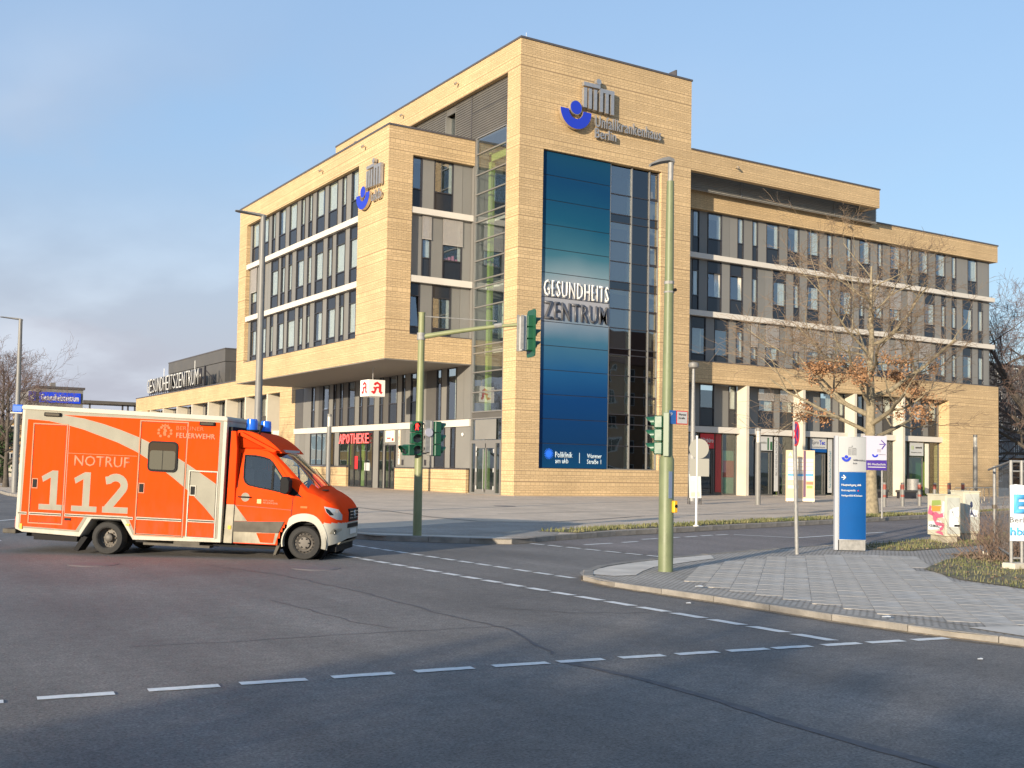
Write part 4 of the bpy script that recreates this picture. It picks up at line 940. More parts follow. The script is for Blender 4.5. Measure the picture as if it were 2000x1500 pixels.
# arcade
GF = Fac('Y', 61.75)
for x in (60.32, 66.36, 72.3, 78.25):
    part('column', M['conc'], [(x - .29, x, W0 + .01, 61.7, GZ, 8.33)], wing)
part('floor_band', M['band'], [(49.57, 84.05, 61.35, 61.8, 4.70, 5.15)], wing)
part('soffit', M['soffit'], [(49.57, 84.05, W0 + .5, 62, 8.35, 8.5)], wing)
part('room_backing', M['inner'], [(49.6, 84.05, 66, 66.1, GZ, 8.3)], wing)
part('shop_floor', M['conc'], [(49.6, 84.05, 61.8, 66, GZ, GZ + .03)], wing)
G2 = [(51.5, 52.9), (54.2, 54.9), (56.27, 57.7, {'curt': 0}), (59.2, 59.95, {'curt': .6})]
row(wing, GF, G2, 5.2, 8.32, 49.7, 60.03, 0, .42, ('clad', 'clad'))
row(wing, GF, [(62.27, 63.89, {'blind': .28}), (64.6, 66.05, {'blind': .28})], 5.2, 8.32, 60.33, 66.07, 0, .42)
row(wing, GF, [(69.11, 70.53), (71.3, 71.95)], 5.2, 8.32, 66.37, 72.0, 0, .42)
row(wing, GF, [(73.6, 74.3), (76.66, 77.8)], 5.2, 8.32, 72.31, 77.96, 0, .42)
row(wing, GF, [(80.43, 81.82, {'curt': .6}), (82.6, 83.7, {'curt': .7})], 5.2, 8.32, 78.26, 84.04, 0, .42, ('clad', 'darkclad'))
def shop(a0, a1, z0, z1, name='shop_window', gl='shopglass', fr='darkclad', bars=()):
    fw = .07
    w = GF.part(name, M[fr], wing, [(a0, a0 + fw, -.06, .05, z0, z1), (a1 - fw, a1, -.06, .05, z0, z1), (a0 + fw, a1 - fw, -.06, .05, z1 - fw, z1), (a0 + fw, a1 - fw, -.06, .05, z0, z0 + .1)] + [(b - .03, b + .03, -.06, .05, z0 + .1, z1 - fw) for b in bars])
    GF.part('pane', M[gl], w, [(a0 + fw, a1 - fw, -.03, -.015, z0 + .1, z1 - fw)])
    return w
def board(a0, a1, z0, z1, mt, name='sign_board', d=.06):
    return GF.part(name, M[mt], wing, [(a0, a1, .05, .05 + d, z0, z1)])
# bay 1
shop(50.0, 52.9, GZ, 4.68); shop(52.9, 56.2, GZ, 4.68)
d1 = shop(56.25, 57.68, GZ, 3.45, 'shop_door', bars=(57.5,)); sb = board(56.3, 57.66, 3.52, 4.62, 'red')
text('lettering', 'Hörbüro', (56.36, 61.63, 3.95), (1, 0, 0), (0, 0, 1), 1.22, .36, M['white'], sb, depth=.006, bold=.02)
text('lettering', 'Akustik', (56.75, 61.63, 3.72), (1, 0, 0), (0, 0, 1), .5, .14, M['white'], sb, depth=.006)
GF.part('shop_wall', M['darkclad'], wing, [(57.7, 58.5, -.05, 0, GZ, 4.68)]); board(57.84, 58.42, .34, 4.62, 'darkred', 'red_strip', .02)
s1 = shop(58.52, 60.02, GZ, 4.68); GF.part('poster', mat('mint_poster', (.12, .25, .2), .6), s1, [(58.6, 59.94, -.2, -.18, .24, 3.4)]); pp = GF.part('poster', M['darkred'], s1, [(58.6, 59.94, -.17, -.15, 1.4, 2.65)])
# bay 2
shop(60.35, 62.0, GZ, 4.68); shop(62.45, 63.8, GZ, 3.42, 'shop_door', bars=(63.5,))
sb = board(62.05, 63.75, 3.5, 4.6, 'signwhite')
text('lettering', 'Apfelblüte', (62.3, 61.63, 3.98), (1, 0, 0), (0, 0, 1), .82, .22, mat('grey_print', (.2, .2, .18), .6), sb, depth=.006)
GF.part('leaf_print', mat('dark_green_print', (.02, .09, .03), .6), sb, [(63.2, 63.36, .11, .116, 3.55, 4.5), (63.5, 63.72, .11, .116, 3.55, 4.2)])
sb2 = board(64.0, 64.4, .43, 4.58, 'signwhite', 'sign_strip', .03)
text('lettering', 'BLUMENLADEN', (64.32, 61.665, 1.6), (0, 0, 1), (-1, 0, 0), 2.7, .2, mat('grey_print2', (.12, .12, .12), .6), sb2, depth=.004)
shop(64.5, 66.07, GZ, 4.68)
# bay 3
shop(66.4, 67.9, GZ, 4.68); shop(68.3, 69.75, GZ, 3.4, 'shop_door', bars=(69.45,))
sb = board(67.95, 69.82, 3.5, 4.66, 'signwhite')
GF.part('blue_wave', M['signblue'], sb, [(67.95, 69.82, .11, .118, 3.5, 3.78)])
text('lettering', 'Epro', (68.1, 61.63, 4.05), (1, 0, .0), (0.08, 0, 1), .78, .4, mat('dark_grey_print', (.07, .07, .09), .5), sb, depth=.006)
text('lettering', 'Tec', (68.98, 61.63, 4.1), (1, 0, 0), (0, 0, 1), .66, .36, M['blue'], sb, depth=.006, bold=.03)
text('lettering', 'Sanitätsfachhandel', (68.12, 61.63, 3.86), (1, 0, 0), (0, 0, 1), 1.5, .1, mat('dark_grey_print', (.07, .07, .09), .5), sb, depth=.006)
sb2 = board(70.02, 70.5, .34, 4.63, 'signwhite', 'sign_strip', .03)
text('lettering', 'Sanitätsfachhandel', (70.38, 61.665, .7), (0, 0, 1), (-1, 0, 0), 2.9, .26, mat('teal_print', (.05, .16, .22), .6), sb2, depth=.004)
shop(70.6, 72.0, GZ, 4.68)
# bay 4, 5
shop(72.35, 75.8, GZ, 4.68, bars=(74.0,)); s4 = shop(75.85, 77.96, GZ, 4.68, bars=(77.4,))
sb = board(80.05, 81.85, 3.48, 4.62, 'signwhite')
text('lettering', 'amweriti', (80.8, 61.63, 4.1), (1, 0, 0), (0, 0, 1), .85, .18, M['black'], sb, depth=.006, bold=.02)
text('lettering', 'Pflegedienst Berlin', (80.2, 61.63, 3.7), (1, 0, 0), (0, 0, 1), 1.4, .1, M['black'], sb, depth=.006)
GF.part('leaf_print', M['green'], sb, [(80.3, 80.36, .11, .116, 4.0, 4.35), (80.45, 80.55, .11, .116, 4.0, 4.3)])
shop(78.3, 79.95, GZ, 4.68); s5 = shop(80.0, 81.88, GZ, 3.4, 'shop_door'); board(82.12, 82.6, .32, 4.55, 'boardlite', 'sign_strip', .03); s6 = shop(82.7, 84.04, GZ, 4.68)
GF.part('interior_wall', M['darkgreen'], wing, [(79.9, 84.0, -1.2, -1.1, GZ, 4.6)]); GF.part('interior_wall', M['green'], wing, [(75.8, 77.4, -1.4, -1.3, GZ, 3.6), (81.2, 81.7, -1.0, -.9, GZ, 3.4), (83.2, 83.8, -1.0, -.9, GZ, 3.0)])
GF.part('interior_frame', M['green'], wing, [(a, a + .05, -.5, -.45, GZ, 2.6) for a in (65.0, 65.35, 71.2, 71.6, 64.75)] + [(64.7, 66, -.5, -.45, z0, z0 + .05) for z0 in (.9, 1.7, 2.5)])
# the wing was drawn on a plane 60.7 m away; set it back only 2.06 m behind the tower face
def rescale(s_):
    def f(p): return Vector((p[0] * s_, p[1] * s_, 1.75 + (p[2] - 1.75) * (s_ if p[2] > 1.75 else 1)))
    new = [o for o in bpy.data.objects if o.name not in _before]; old = {o.name: WLOC[o.name].copy() for o in new}; done = set()
    for o in new:
        b0 = old[o.name]; b1 = f(b0)
        if o.data.name not in done:
            for v in o.data.vertices: v.co = f(b0 + v.co) - b1
            done.add(o.data.name)
        WLOC[o.name] = b1
    for o in new: o.location = WLOC[o.name] - WLOC[o.parent.name]
rescale(57.5 / 60.7)
# security lamps on fascias
def camlamp(p, n):
    mb = MB(); p = Vector(p); n = Vector(n); mb.tube(p, p + n * .18, .03); mb.tube(p + n * .18 + Vector((0, 0, .04)), p + n * .34 - Vector((0, 0, .08)), .075)
    mb.build('floodlight', M['goldsteel'], B, smooth=True)
for x in (53.6,): camlamp((x, TY, 22.75), (0, -1, 0))
for x in (67.3,): camlamp((x, 57.5, 20.85), (0, -1, 0))
for y in (71, 63, 79): camlamp((TX, y, 27.35), (-1, 0, 0))

# --- left block, cantilevered
BX, BY = 29.63, 60.7
lb = B
part('block_brickwork', M['brick'], [(BX, BX + .4, BY, 65.05, 8.4, 22.9), (BX, BX + .4, 86.85, 88.65, 8.4, 22.9), (BX, BX + .4, 65.05, 86.85, 21.32, 22.9), (BX, BX + .4, 65.05, 86.85, 8.4, 10.0),
     (BX + .4, 31.33, BY, BY + .4, 8.4, 22.9), (31.33, TX - .02, BY, BY + .4, 21.30, 22.9), (31.33, TX - .02, BY, BY + .4, 8.4, 10.0), (BX + .4, 36, 88.25, 88.65, 8.4, 22.9)], lb)
part('roof_parapet_cap', M['cap'], [(BX - .05, BX + .5, BY - .05, 88.7, 22.9, 23.02), (BX + .5, TX - .02, BY - .05, BY + .5, 22.9, 23.02)], lb)
part('roof_slab', M['cap'], [(BX + .4, TX + .3, BY + .4, 88.25, 22.5, 22.65)], lb)
part('corner_post', M['alu'], [(TX - .03, TX + .14, BY + .01, BY + .45, 8.42, 22.9)], lb)
part('soffit', M['soffit'], [(BX + .05, TX + .05, BY + .05, 88.6, 8.34, 8.42)], lb)
part('floor_band', M['band'], [(BX + .03, BX + .5, 65.05, 86.85, 17.64, 18.04), (31.33, TX - .02, BY + .03, BY + .5, 17.66, 18.04)], lb)
part('floor_band', M['band'], [(BX + .03, BX + .5, 65.05, 86.85, 13.35, 13.75), (31.33, TX - .02, BY + .03, BY + .5, 13.32, 13.73)], lb)
part('window_sill', M['cap'], [(BX - .03, BX + .3, 65.05, 86.85, 10.0, 10.05), (31.33, TX - .02, BY - .03, BY + .3, 10.0, 10.05)], lb)
part('room_backing', M['inner'], [(BX + 1.9, BX + 2.0, 64, 87, 9.9, 21.4), (31.4, TX, BY + 2.0, BY + 2.1, 9.9, 21.4)], lb)
FL = Fac('X', BX + .34); FB = Fac('Y', BY + .34)
C9 = {'curt': .75}
R1 = [(86.31, 84.75), (84.05, 82.56), (81.81, 81.04), (80.27, 78.85), (78.08, 76.57), (75.76, 75.03), (74.32, 73.62), (72.83, 71.31), (70.66, 69.15), (68.37, 67.66), (66.85, 65.67)]
R2 = [(86.28, 84.95, {'blind': .5}), (83.99, 83.22, {'blind': .5}), (81.76, 80.22), (79.62, 78.76), (78.07, 77.31), (76.49, 74.97), (74.33, 73.52), (72.87, 71.42), (70.67, 69.86), (69.16, 67.68), (66.95, 65.6)]
R3 = [(86.23, 84.81), (83.95, 82.59), (81.76, 81.03), (80.18, 78.77), (78.08, 76.5), (75.84, 75.01), (74.3, 73.61), (72.78, 71.34), (70.59, 69.09), (68.47, 67.7), (66.86, 65.69)]
def addc(r): return [(w[0], w[1], dict(curt=random.choice([.6, .75, .85]), curtside=random.choice([1, -1]), **(w[2] if len(w) > 2 else {}))) for w in r]
row(lb, FL, addc(R1), 18.06, 21.30, 65.07, 86.83, 0, .38)
row(lb, FL, addc(R2), 13.77, 17.62, 65.07, 86.83, .22, .26)
row(lb, FL, addc(R3), 10.06, 13.33, 65.07, 86.83, .25, .12)
row(lb, FB, [(31.46, 32.15, {'curt': .0}), (33.04, 34.42, {'curt': .15})], 18.06, 21.28, 31.35, TX - .03, 0, .36)
row(lb, FB, [(32.24, 32.86, {'blind': .37, 'curt': .5}), (33.74, 35.15, {'blind': .42, 'curt': .15})], 13.75, 17.64, 31.35, TX - .03, 0, .30)
row(lb, FB, [(31.45, 32.15, {'tilt': .1, 'curt': 0}), (33.05, 34.39, {'curt': .15})], 10.06, 13.3, 31.35, TX - .03, .24, .14)
part('window_ornaments', mat('pink_flowers', (.6, .2, .28), .8), [(33.95 + .26 * i, 34.12 + .26 * i, BY + .42, BY + .46, 15.0, 15.12 + .1 * (i % 3)) for i in range(4)], lb)
for y in (71, 64): camlamp((BX, y, 22.3), (-1, 0, 0))

# --- pharmacy storeys under the block
AP = Fac('X', TX + .02)
ph = B
UP = [(87.29, 86.54), (84.88, 83.56), (82.71, 82.18, {'tilt': .1}), (81.4, 80.74), (79.8, 78.47), (77.65, 77.08, {'tilt': .1}), (76.21, 74.98), (74.09, 73.51), (72.54, 71.2), (70.43, 69.89), (69.07, 68.18), (65.29, 64.61, {'p': .0}), (63.84, 62.54, {'p': .0})]
row(ph, AP, [(w[0], w[1], dict(curt=0.0, t=.30, **{k: v for k, v in (w[2] if len(w) > 2 else {}).items()})) if False else (w[0], w[1], {**{'curt': 0.25, 't': .0}, **(w[2] if len(w) > 2 else {})}) for w in UP], 4.9, 8.34, 60.7, 91.0, 0, .40, ('clad', 'darkclad'))
part('floor_band', M['band'], [(TX - .10, TX + .1, 60.7, 91.0, 4.42, 4.87)], ph)
part('room_backing', M['inner'], [(TX + 3, TX + 3.1, 60.8, 91.0, GZ, 8.3)], ph)
part('shop_floor', M['conc'], [(TX + .1, TX + 3, 60.8, 91, GZ, GZ + .03)], ph)
part('low_wall', M['brick'], [(TX - .06, TX + .14, 79.75, 91.0, GZ, 1.62)], ph); part('low_wall', M['brick'], [(TX - .06, TX + .14, 61.05, 71.25, GZ, 1.62)], ph)
part('window_sill', M['cap'], [(TX - .09, TX + .14, 79.7, 91.0, 1.62, 1.70), (TX - .09, TX + .14, 61.0, 71.3, 1.62, 1.70)], ph)
def apwin(a0, a1, z0, z1, name='shop_window', bars=(), gl='shopglass'):
    fw = .06; w = AP.part(name, M['frame'], ph, [(a0, a0 + fw, -.06, .04, z0, z1), (a1 - fw, a1, -.06, .04, z0, z1), (a0 + fw, a1 - fw, -.06, .04, z1 - fw, z1), (a0 + fw, a1 - fw, -.06, .04, z0, z0 + .08)] + [(b - .03, b + .03, -.06, .05, z0 + .08, z1 - fw) for b in bars])
    AP.part('pane', M[gl], w, [(a0 + fw, a1 - fw, -.03, -.015, z0 + .08, z1 - fw)]); return w
def apclad(a0, a1, z0=1.72, z1=4.4):
    n = max(1, round((a1 - a0) / 1.3))
    for k in range(n): AP.part('cladding_panel', M['clad' if k % 2 else 'clad2'], ph, [(a0 + (a1 - a0) * k / n + .012, a0 + (a1 - a0) * (k + 1) / n - .012, -.05, 0, z0, z1)])
apclad(87.4, 91.0); apwin(82.36, 87.39, 1.72, 4.4, bars=(83.6, 84.9, 86.1)); apclad(81.4, 82.3)
apwin(79.4, 81.34, 1.72, 4.4); dw = apwin(75.1, 79.36, GZ, 4.4, 'pharmacy_door', bars=(76.2, 77.3, 78.4)); apclad(74.1, 75.05, GZ); apwin(73.33, 74.08, GZ, 4.4)
apclad(73.02, 73.33, GZ, 4.4); apwin(71.44, 73.01, GZ, 3.3, 'shop_door', bars=(72.2,)); apclad(71.3, 73.01, 3.32, 4.4); apclad(65.5, 71.25)
apwin(64.05, 65.47, 1.72, 4.38, gl='shopglass'); apclad(63.3, 64.03); apwin(62.65, 63.28, 1.72, 4.38); apclad(60.72, 62.62)
for a, b, z0, z1 in ((64.35, 64.75, 3.0, 4.3), (62.7, 62.85, 3.0, 4.3), (77.6, 78.2, .2, 3.6), (80.2, 80.8, 1.8, 3.4), (75.5, 75.9, .2, 3.4), (84.2, 84.6, 1.8, 3.0), (73.5, 73.7, .2, 3.4)):
    AP.part('interior_wall', M['green'], ph, [(a, b, -.55, -.5, z0, z1)])
AP.part('bottom_panel', M['spandrel'], ph, [(64.12, 65.4, -.01, .0, 1.8, 3.0), (62.72, 63.2, -.01, .0, 1.8, 3.0)])
AP.part('emblem_sticker', M['red'], dw, [(77.75, 78.3, .0, .01, 1.5, 2.5)])
AP.part('white_box', M['signwhite'], dw, [(75.6, 76.5, -.02, .03, 1.4, 2.0)])
AP.part('vent_grille', M['frame'], ph, [(70.0, 70.3, .0, .02, 1.85, 2.25), (66.6, 66.9, .0, .02, 1.85, 2.25)])
mb = MB(); mb.lathe((TX - .02, 61.6, 3.9), (-1, 0, 0), [(.11, 0), (.11, .05), (.06, .09), (.001, .1)], 16); mb.build('security_dome', M['white'], ph, smooth=True)
# small plates beside the door
pl = AP.part('name_plate', M['boardlite'], ph, [(71.4, 72.85, .02, .08, 3.52, 4.36)])
AP.part('dark_print', M['darkred'], pl, [(71.5, 71.8, .08, .086, 3.6, 3.8), (72.0, 72.6, .08, .086, 3.75, 3.85)])
pl = AP.part('name_plate', M['boardlite'], ph, [(70.5, 70.75, .02, .08, 1.9, 4.36)])
text('lettering', 'ARZTPRAXEN', (TX - .065, 70.56, 2.3), (0, 0, 1), (0, 1, 0), 1.8, .13, M['red'], pl, depth=.004, bold=.02)

# --- brick pier and low left wing
low = B
part('low_wing_brickwork', M['brick'], [(TX - .02, TX + 1.0, 91.0, 94.75, GZ, 8.34), (TX - .01, TX + .5, 94.75, 147.5, 8.3, 10.0), (TX - .02, TX + .5, 88.66, 94.75, 8.34, 10.0), (TX - .01, TX + 1.0, 141.5, 147.5, GZ, 8.3)], low)
part('roof_parapet_cap', M['cap'], [(TX - .06, TX + .5, 88.7, 147.55, 10.0, 10.12)], low)
part('roof_slab', M['cap'], [(TX + .5, 60, 88.7, 147.5, 9.6, 9.8)], low)
part('floor_band', M['band'], [(TX + .6, TX + 1.2, 94.75, 141.5, 4.42, 4.87)], low)
for y in (98.3, 104.4, 110.4, 116.4, 122.4, 128.4, 134.4, 140.4):
    part('column', M['conc'], [(TX + .01, TX + 1.25, y - .3, y, GZ, 8.3)], low)
GL = Fac('X', TX + 1.3)
for i, y in enumerate((94.75, 98.3, 104.4, 110.4, 116.4, 122.4, 128.4, 134.4)):
    y1 = (98.0, 104.1, 110.1, 116.1, 122.1, 128.1, 134.1, 140.1)[i]
    w_ = y1 - y
    row(low, GL, [(y + w_ * .12, y + w_ * .34, {'curt': .5}), (y + w_ * .55, y + w_ * .85, {'curt': .5})], 4.9, 8.3, y, y1, 0, .42)
    row(low, GL, [(y + w_ * .12, y + w_ * .34, {'curt': .3}), (y + w_ * .55, y + w_ * .85, {'curt': .2})], GZ, 4.4, y, y1, 0, .3)
part('room_backing', M['inner'], [(TX + 2.6, TX + 2.7, 94.75, 141.5, GZ, 8.3)], low)
# plant room on the low wing
ph2 = part('plant_room', M['darkclad'], [(38, 60, 117.4, 140, 9.8, 12.9)], low)
part('plant_room_upper', M['darkclad'], [(37.95, 60, 117.35, 140.05, 12.95, 14.3)], low)
part('roof_parapet_cap', M['cap'], [(37.9, 60, 117.3, 140.1, 14.3, 14.42)], low)
part('plant_room_door', M['darkclad'], [(38.6, 39.7, 117.3, 117.36, 9.8, 12.2)], low)
mb = MB(); mb.path([(42, 120, 14.4), (42, 120, 14.9), (42.0, 120.25, 15.15), (42, 120.8, 15.2), (42, 121.3, 15.0), (42, 121.5, 14.4)], [.2] * 6, 12); mb.build('vent_pipe', M['steel'], low, smooth=True)
mb = MB()
for y in (124, 137): mb.tube((36.6, y, 9.9), (36.6, y, 13.4), .04)
mb.build('lightning_rod', M['white'], low)
mb = MB(); mb.tube((36.7, 54.2 + 2, 28.1), (36.7, 56.2, 28.75), .014); mb.build('lightning_rod', M['white'], B)
mb = MB(); mb.box(48.3, 48.4, 55.6, 56.3, 28.12, 28.6); mb.box(48.3, 49.0, 55.8, 55.9, 28.12, 28.3); mb.build('roof_bracket', M['cap'], B)
# ------------------------------------------------------------ the ambulance (local frame: x forward, near side y = 0, far side y = 2)
A = empty('ambulance', (0, 0, 0), 'orange and cream ambulance marked NOTRUF 112 with blue beacons turning through the junction', 'ambulance')
Rm = Matrix.Rotation(RAD(-37.0), 4, 'Z') @ Matrix.Rotation(RAD(1.6), 4, 'Y')
piv = Vector((4.70, 21.31, 0.36))
A.matrix_world = Matrix.Translation(piv) @ Rm @ Matrix.Translation((0, 0, -0.36))
def ap(name, mb, m, parent=None, **k): return mb.build(name, m, parent or A, local=True, **k)
def side(poly, y0, y1, mb=None):
    mb = mb or MB(); mb.prism(poly, lambda u, v, d: (u, d, v), y0, y1); return mb
def boxp(name, m, bs, parent=None, bevel=0, **k):
    mb = MB()
    for b in bs: mb.box(*b)
    return ap(name, mb, m, parent, bevel=bevel, **k)
YW = 2.0
# box body
outl = [(-1.80, .40), (-1.66, .345), (-.52, .312), (-.304, .66), (.272, .672), (.522, .31), (2.215, .345), (2.222, 2.62), (-1.79, 2.69)]
bx = ap('box_body', side(outl, 0.0, YW), M['vanwhite'], bevel=.006)
ap('box_roof', side([(-1.80, 2.66), (2.235, 2.595), (2.235, 2.655), (2.20, 2.685), (-1.76, 2.745), (-1.80, 2.72)], -.03, YW + .03), M['vanwhite'], bevel=.012)
up_edge = [(-.971, 2.584), (-.55, 2.53), (-.162, 2.443), (.18, 2.345), (.526, 2.229), (.86, 2.09), (1.188, 1.936), (1.48, 1.78), (1.753, 1.618), (2.09, 1.412)]
lo_edge = [(-1.669, 2.478), (-1.25, 2.455), (-.862, 2.39), (-.55, 2.32), (-.269, 2.23), (.12, 2.11), (.493, 1.955), (.74, 1.82), (.966, 1.673), (1.22, 1.51), (1.46, 1.335), (1.669, 1.165), (1.86, .99), (2.07, .77)]
for s_, (y0, y1) in enumerate(((-.004, .001), (YW - .001, YW + .004))):
    ap('foil_field', side([(-1.735, .42), (-.54, .395), (-.38, .70), (.34, .71), (.52, .40), (2.15, .41), (2.15, 2.60), (-1.735, 2.655)], y0, y1), M['vangrey'], bx)
    yy = (-.008, -.003) if s_ == 0 else (YW + .003, YW + .008)
    ap('orange_foil', side(up_edge + [(2.09, 2.565)], *yy), M['boxorange'], bx)
    ap('orange_foil', side([(-1.70, .455), (-.60, .43), (-.42, .735), (.40, .745), (.56, .435), (2.08, .43)] + lo_edge[::-1], *yy), M['boxorange'], bx)
def frame_rect(x0, x1, z0, z1, w, y0, y1, skew=0.0):
    return [(x0, x0 + w, y0, y1, z0, z1), (x1 - w, x1, y0, y1, z0, z1), (x0 + w, x1 - w, y0, y1, z0, z0 + w), (x0 + w, x1 - w, y0, y1, z1 - w, z1)]
for x0, x1, z0, z1 in ((-1.555, -.865, .512, 2.41), (.545, 1.485, .392, 2.55), (1.54, 2.105, .40, 1.657)):
    dd = boxp('side_door' if x1 - x0 > .6 else 'side_hatch', M['pinkfoil'] if x0 < 1.5 else M['vanwhite'], frame_rect(x0, x1, z0, z1, .022, -.013, -.008))
    boxp('door_gap', M['black'], frame_rect(x0 + .022, x1 - .022, z0 + .022, z1 - .022, .009, -.0145, -.0085), dd)
    hx, hz = (x0 + .10 if x0 < 0 else x0 + .095), (1.27 if x0 < 0 else 1.28)
    boxp('handle_recess', M['pinkfoil'] if x0 < 1.5 else M['vanwhite'], [(hx - .058, hx + .058, -.016, -.008, hz - .095, hz + .095)], dd)
    boxp('door_handle', M['black'], [(hx - .042, hx + .042, -.024, -.014, hz - .078, hz + .078)], dd, bevel=.004)
# guide rail along the side
for x0, x1 in ((-1.76, -1.58), (-1.53, -.90), (-.83, .51), (.58, 1.45), (1.57, 2.08)):
    z = .697 + (x0 + 1.76) * .007
    r_ = boxp('guide_rail', M['vanwhite'], [(x0, x1, -.022, -.008, z - .024, z + .026)], bx)
    boxp('rail_slot', M['vanplastic'], [(x0 + .01, x1 - .01, -.026, -.02, z - .011, z + .013)], bx)
# treatment-room window
def rrect(x0, x1, z0, z1, r, n=5):
    pts = []
    for cx, cz, a0 in ((x1 - r, z0 + r, -90), (x1 - r, z1 - r, 0), (x0 + r, z1 - r, 90), (x0 + r, z0 + r, 180)):
        for i in range(n + 1):
            a = RAD(a0 + 90 * i / n); pts.append((cx + r * math.cos(a), cz + r * math.sin(a)))
    return pts
win = ap('side_window', side(rrect(.735, 1.31, 1.598, 2.17, .09), -.028, -.006), M['black'])
ap('pane', side(rrect(.765, 1.28, 1.628, 2.14, .07), -.031, -.027), M['vandark'], win)
ap('frosted_pane', side(rrect(.775, 1.27, 1.64, 1.995, .05), -.033, -.03), mat('frosted_glass', (.10, .095, .075), .8, spec=.05), win)
boxp('pane_divider', M['black'], [(1.02, 1.03, -.036, -.032, 1.64, 2.0)], win)
# lettering
yl = -.0085
for s_, x0, z0, w_, h_ in (('1', -1.355, .782, .50, .745), ('1', -.711, .782, .50, .742), ('2', -.107, .785, .505, .742)):
    if s_ == '1':
        ap('lettering', side([(x0, z0), (x0 + w_, z0), (x0 + w_, z0 + .105), (x0 + w_ * .70, z0 + .105), (x0 + w_ * .70, z0 + h_), (x0 + w_ * .47, z0 + h_), (x0 + .03, z0 + h_ * .84), (x0 + .06, z0 + h_ * .70), (x0 + w_ * .42, z0 + h_ * .82), (x0 + w_ * .42, z0 + .105), (x0, z0 + .105)], yl - .004, yl + .001), M['vangrey'], bx)
    else:
        cl_ = [(x0 + .045, z0 + .60)] + [(x0 + .245 + .165 * math.cos(RAD(q)), z0 + .52 + .147 * math.sin(RAD(q))) for q in range(140, -31, -17)] + [(x0 + .30, z0 + .33), (x0 + .10, z0 + .08), (x0 + .10, z0 + .055)]
        mb = MB(); L2 = []
        for i_ in range(len(cl_)):
            p_ = Vector(cl_[i_]); d_ = (Vector(cl_[min(i_ + 1, len(cl_) - 1)]) - Vector(cl_[max(i_ - 1, 0)])).normalized(); n2_ = Vector((-d_.y, d_.x)) * .072
            L2.append((p_ + n2_, p_ - n2_))
        for (p1_, q1_), (p2_, q2_) in zip(L2[:-1], L2[1:-1]): mb.q([(p1_.x, yl - .003, p1_.y), (p2_.x, yl - .003, p2_.y), (q2_.x, yl - .003, q2_.y), (q1_.x, yl - .003, q1_.y)])
        mb.q([(x0 + .005, yl - .0035, z0), (x0 + w_, yl - .0035, z0), (x0 + w_, yl - .0035, z0 + .115), (x0 + .005, yl - .0035, z0 + .115)])
        ap('lettering', mb, M['vangrey'], bx)
text('lettering', 'NOTRUF', (-.70, yl, 1.637), (1, 0, .002), (0, 0, 1), 1.08, .20, M['pinkfoil'], bx, depth=.004, bold=.008, local=True)
boxp('hairline', M['pinkfoil'], [(-.84, .52, yl - .002, yl + .001, 1.865, 1.872)], bx)
boxp('hairline', M['vangrey'], [(-.845, -.835, yl - .002, yl + .001, .74, 2.38)], bx)
text('lettering', 'FEUERWEHR', (1.259, -.0145, 2.245), (1, 0, 0), (0, 0, 1), .76, .098, M['pinkfoil'], bx, depth=.003, bold=.03, local=True)
text('lettering', 'BERLINER', (1.255, -.0145, 2.395), (1, 0, 0), (0, 0, 1), .53, .072, mat('faded_foil', (.62, .15, .07), .85, spec=.05), bx, depth=.003, bold=.0, local=True)
em = MB(); cx, cz = 1.035, 2.345
for k in range(9):      # wreath of foil lobes round a shield with a standing bear
    a = RAD(-50 + k * 35); em.prism([(cx + .125 * math.cos(a) + .03 * math.cos(b), cz + .10 * math.sin(a) + .028 * math.sin(b)) for b in [RAD(60 * i) for i in range(6)]], lambda u, v, d: (u, d, v), -.0145, -.009)
em.prism([(cx - .06, cz + .10), (cx - .07, cz + .15), (cx - .03, cz + .125), (cx, cz + .155), (cx + .03, cz + .125), (cx + .07, cz + .15), (cx + .06, cz + .10)], lambda u, v, d: (u, d, v), -.0145, -.009)
em.prism([(cx - .02, cz - .07), (cx - .035, cz - .02), (cx - .02, cz + .03), (cx - .04, cz + .06), (cx, cz + .075), (cx + .03, cz + .05), (cx + .045, cz + .01), (cx + .02, cz), (cx + .03, cz - .04), (cx + .03, cz - .07)], lambda u, v, d: (u, d, v), -.0155, -.010)
ap('emblem', em, MATS['faded_foil'], bx)
for x0, x1, z0, z1 in ((-1.34, -1.01, 2.545, 2.618), (1.70, 2.0, 2.495, 2.565)):
    l_ = boxp('perimeter_light', M['black'], [(x0, x1, -.05, -.008, z0, z1)], bevel=.01); boxp('lens', M['lens'], [(x0 + .03, x1 - .03, -.054, -.048, z0 + .015, z1 - .015)], l_)
boxp('marker_lamp', M['amber'], [(.385, .45, -.03, -.008, .565, .60)]); boxp('marker_lamp', M['amber'], [(-1.70, -1.655, -.03, -.008, .40, .50)])
boxp('marker_lamp', M['lens'], [(-.83, -.70, -.02, -.008, .60, .65)])
# rear
rb = boxp('rear_beacon', M['blueglass'], [(-2.02, -1.81, .02, .34, 2.60, 2.745)], bevel=.02); boxp('rear_beacon', M['blueglass'], [(-2.02, -1.81, 1.66, 1.98, 2.60, 2.745)], bevel=.02)
boxp('beacon_shelf', M['vanwhite'], [(-2.04, -1.80, .0, YW, 2.575, 2.60)])
boxp('rear_bumper', M['vanplastic'], [(-2.06, -1.80, .02, YW - .02, .30, .385)], bevel=.01)
boxp('tail_light', M['darkred'], [(-1.83, -1.79, .04, .2, .42, .62), (-1.83, -1.79, 1.8, 1.96, .42, .62)])
boxp('rear_door', M['orange'], [(-1.815, -1.79, .12, .97, .5, 2.5), (-1.815, -1.79, 1.03, 1.88, .5, 2.5)])
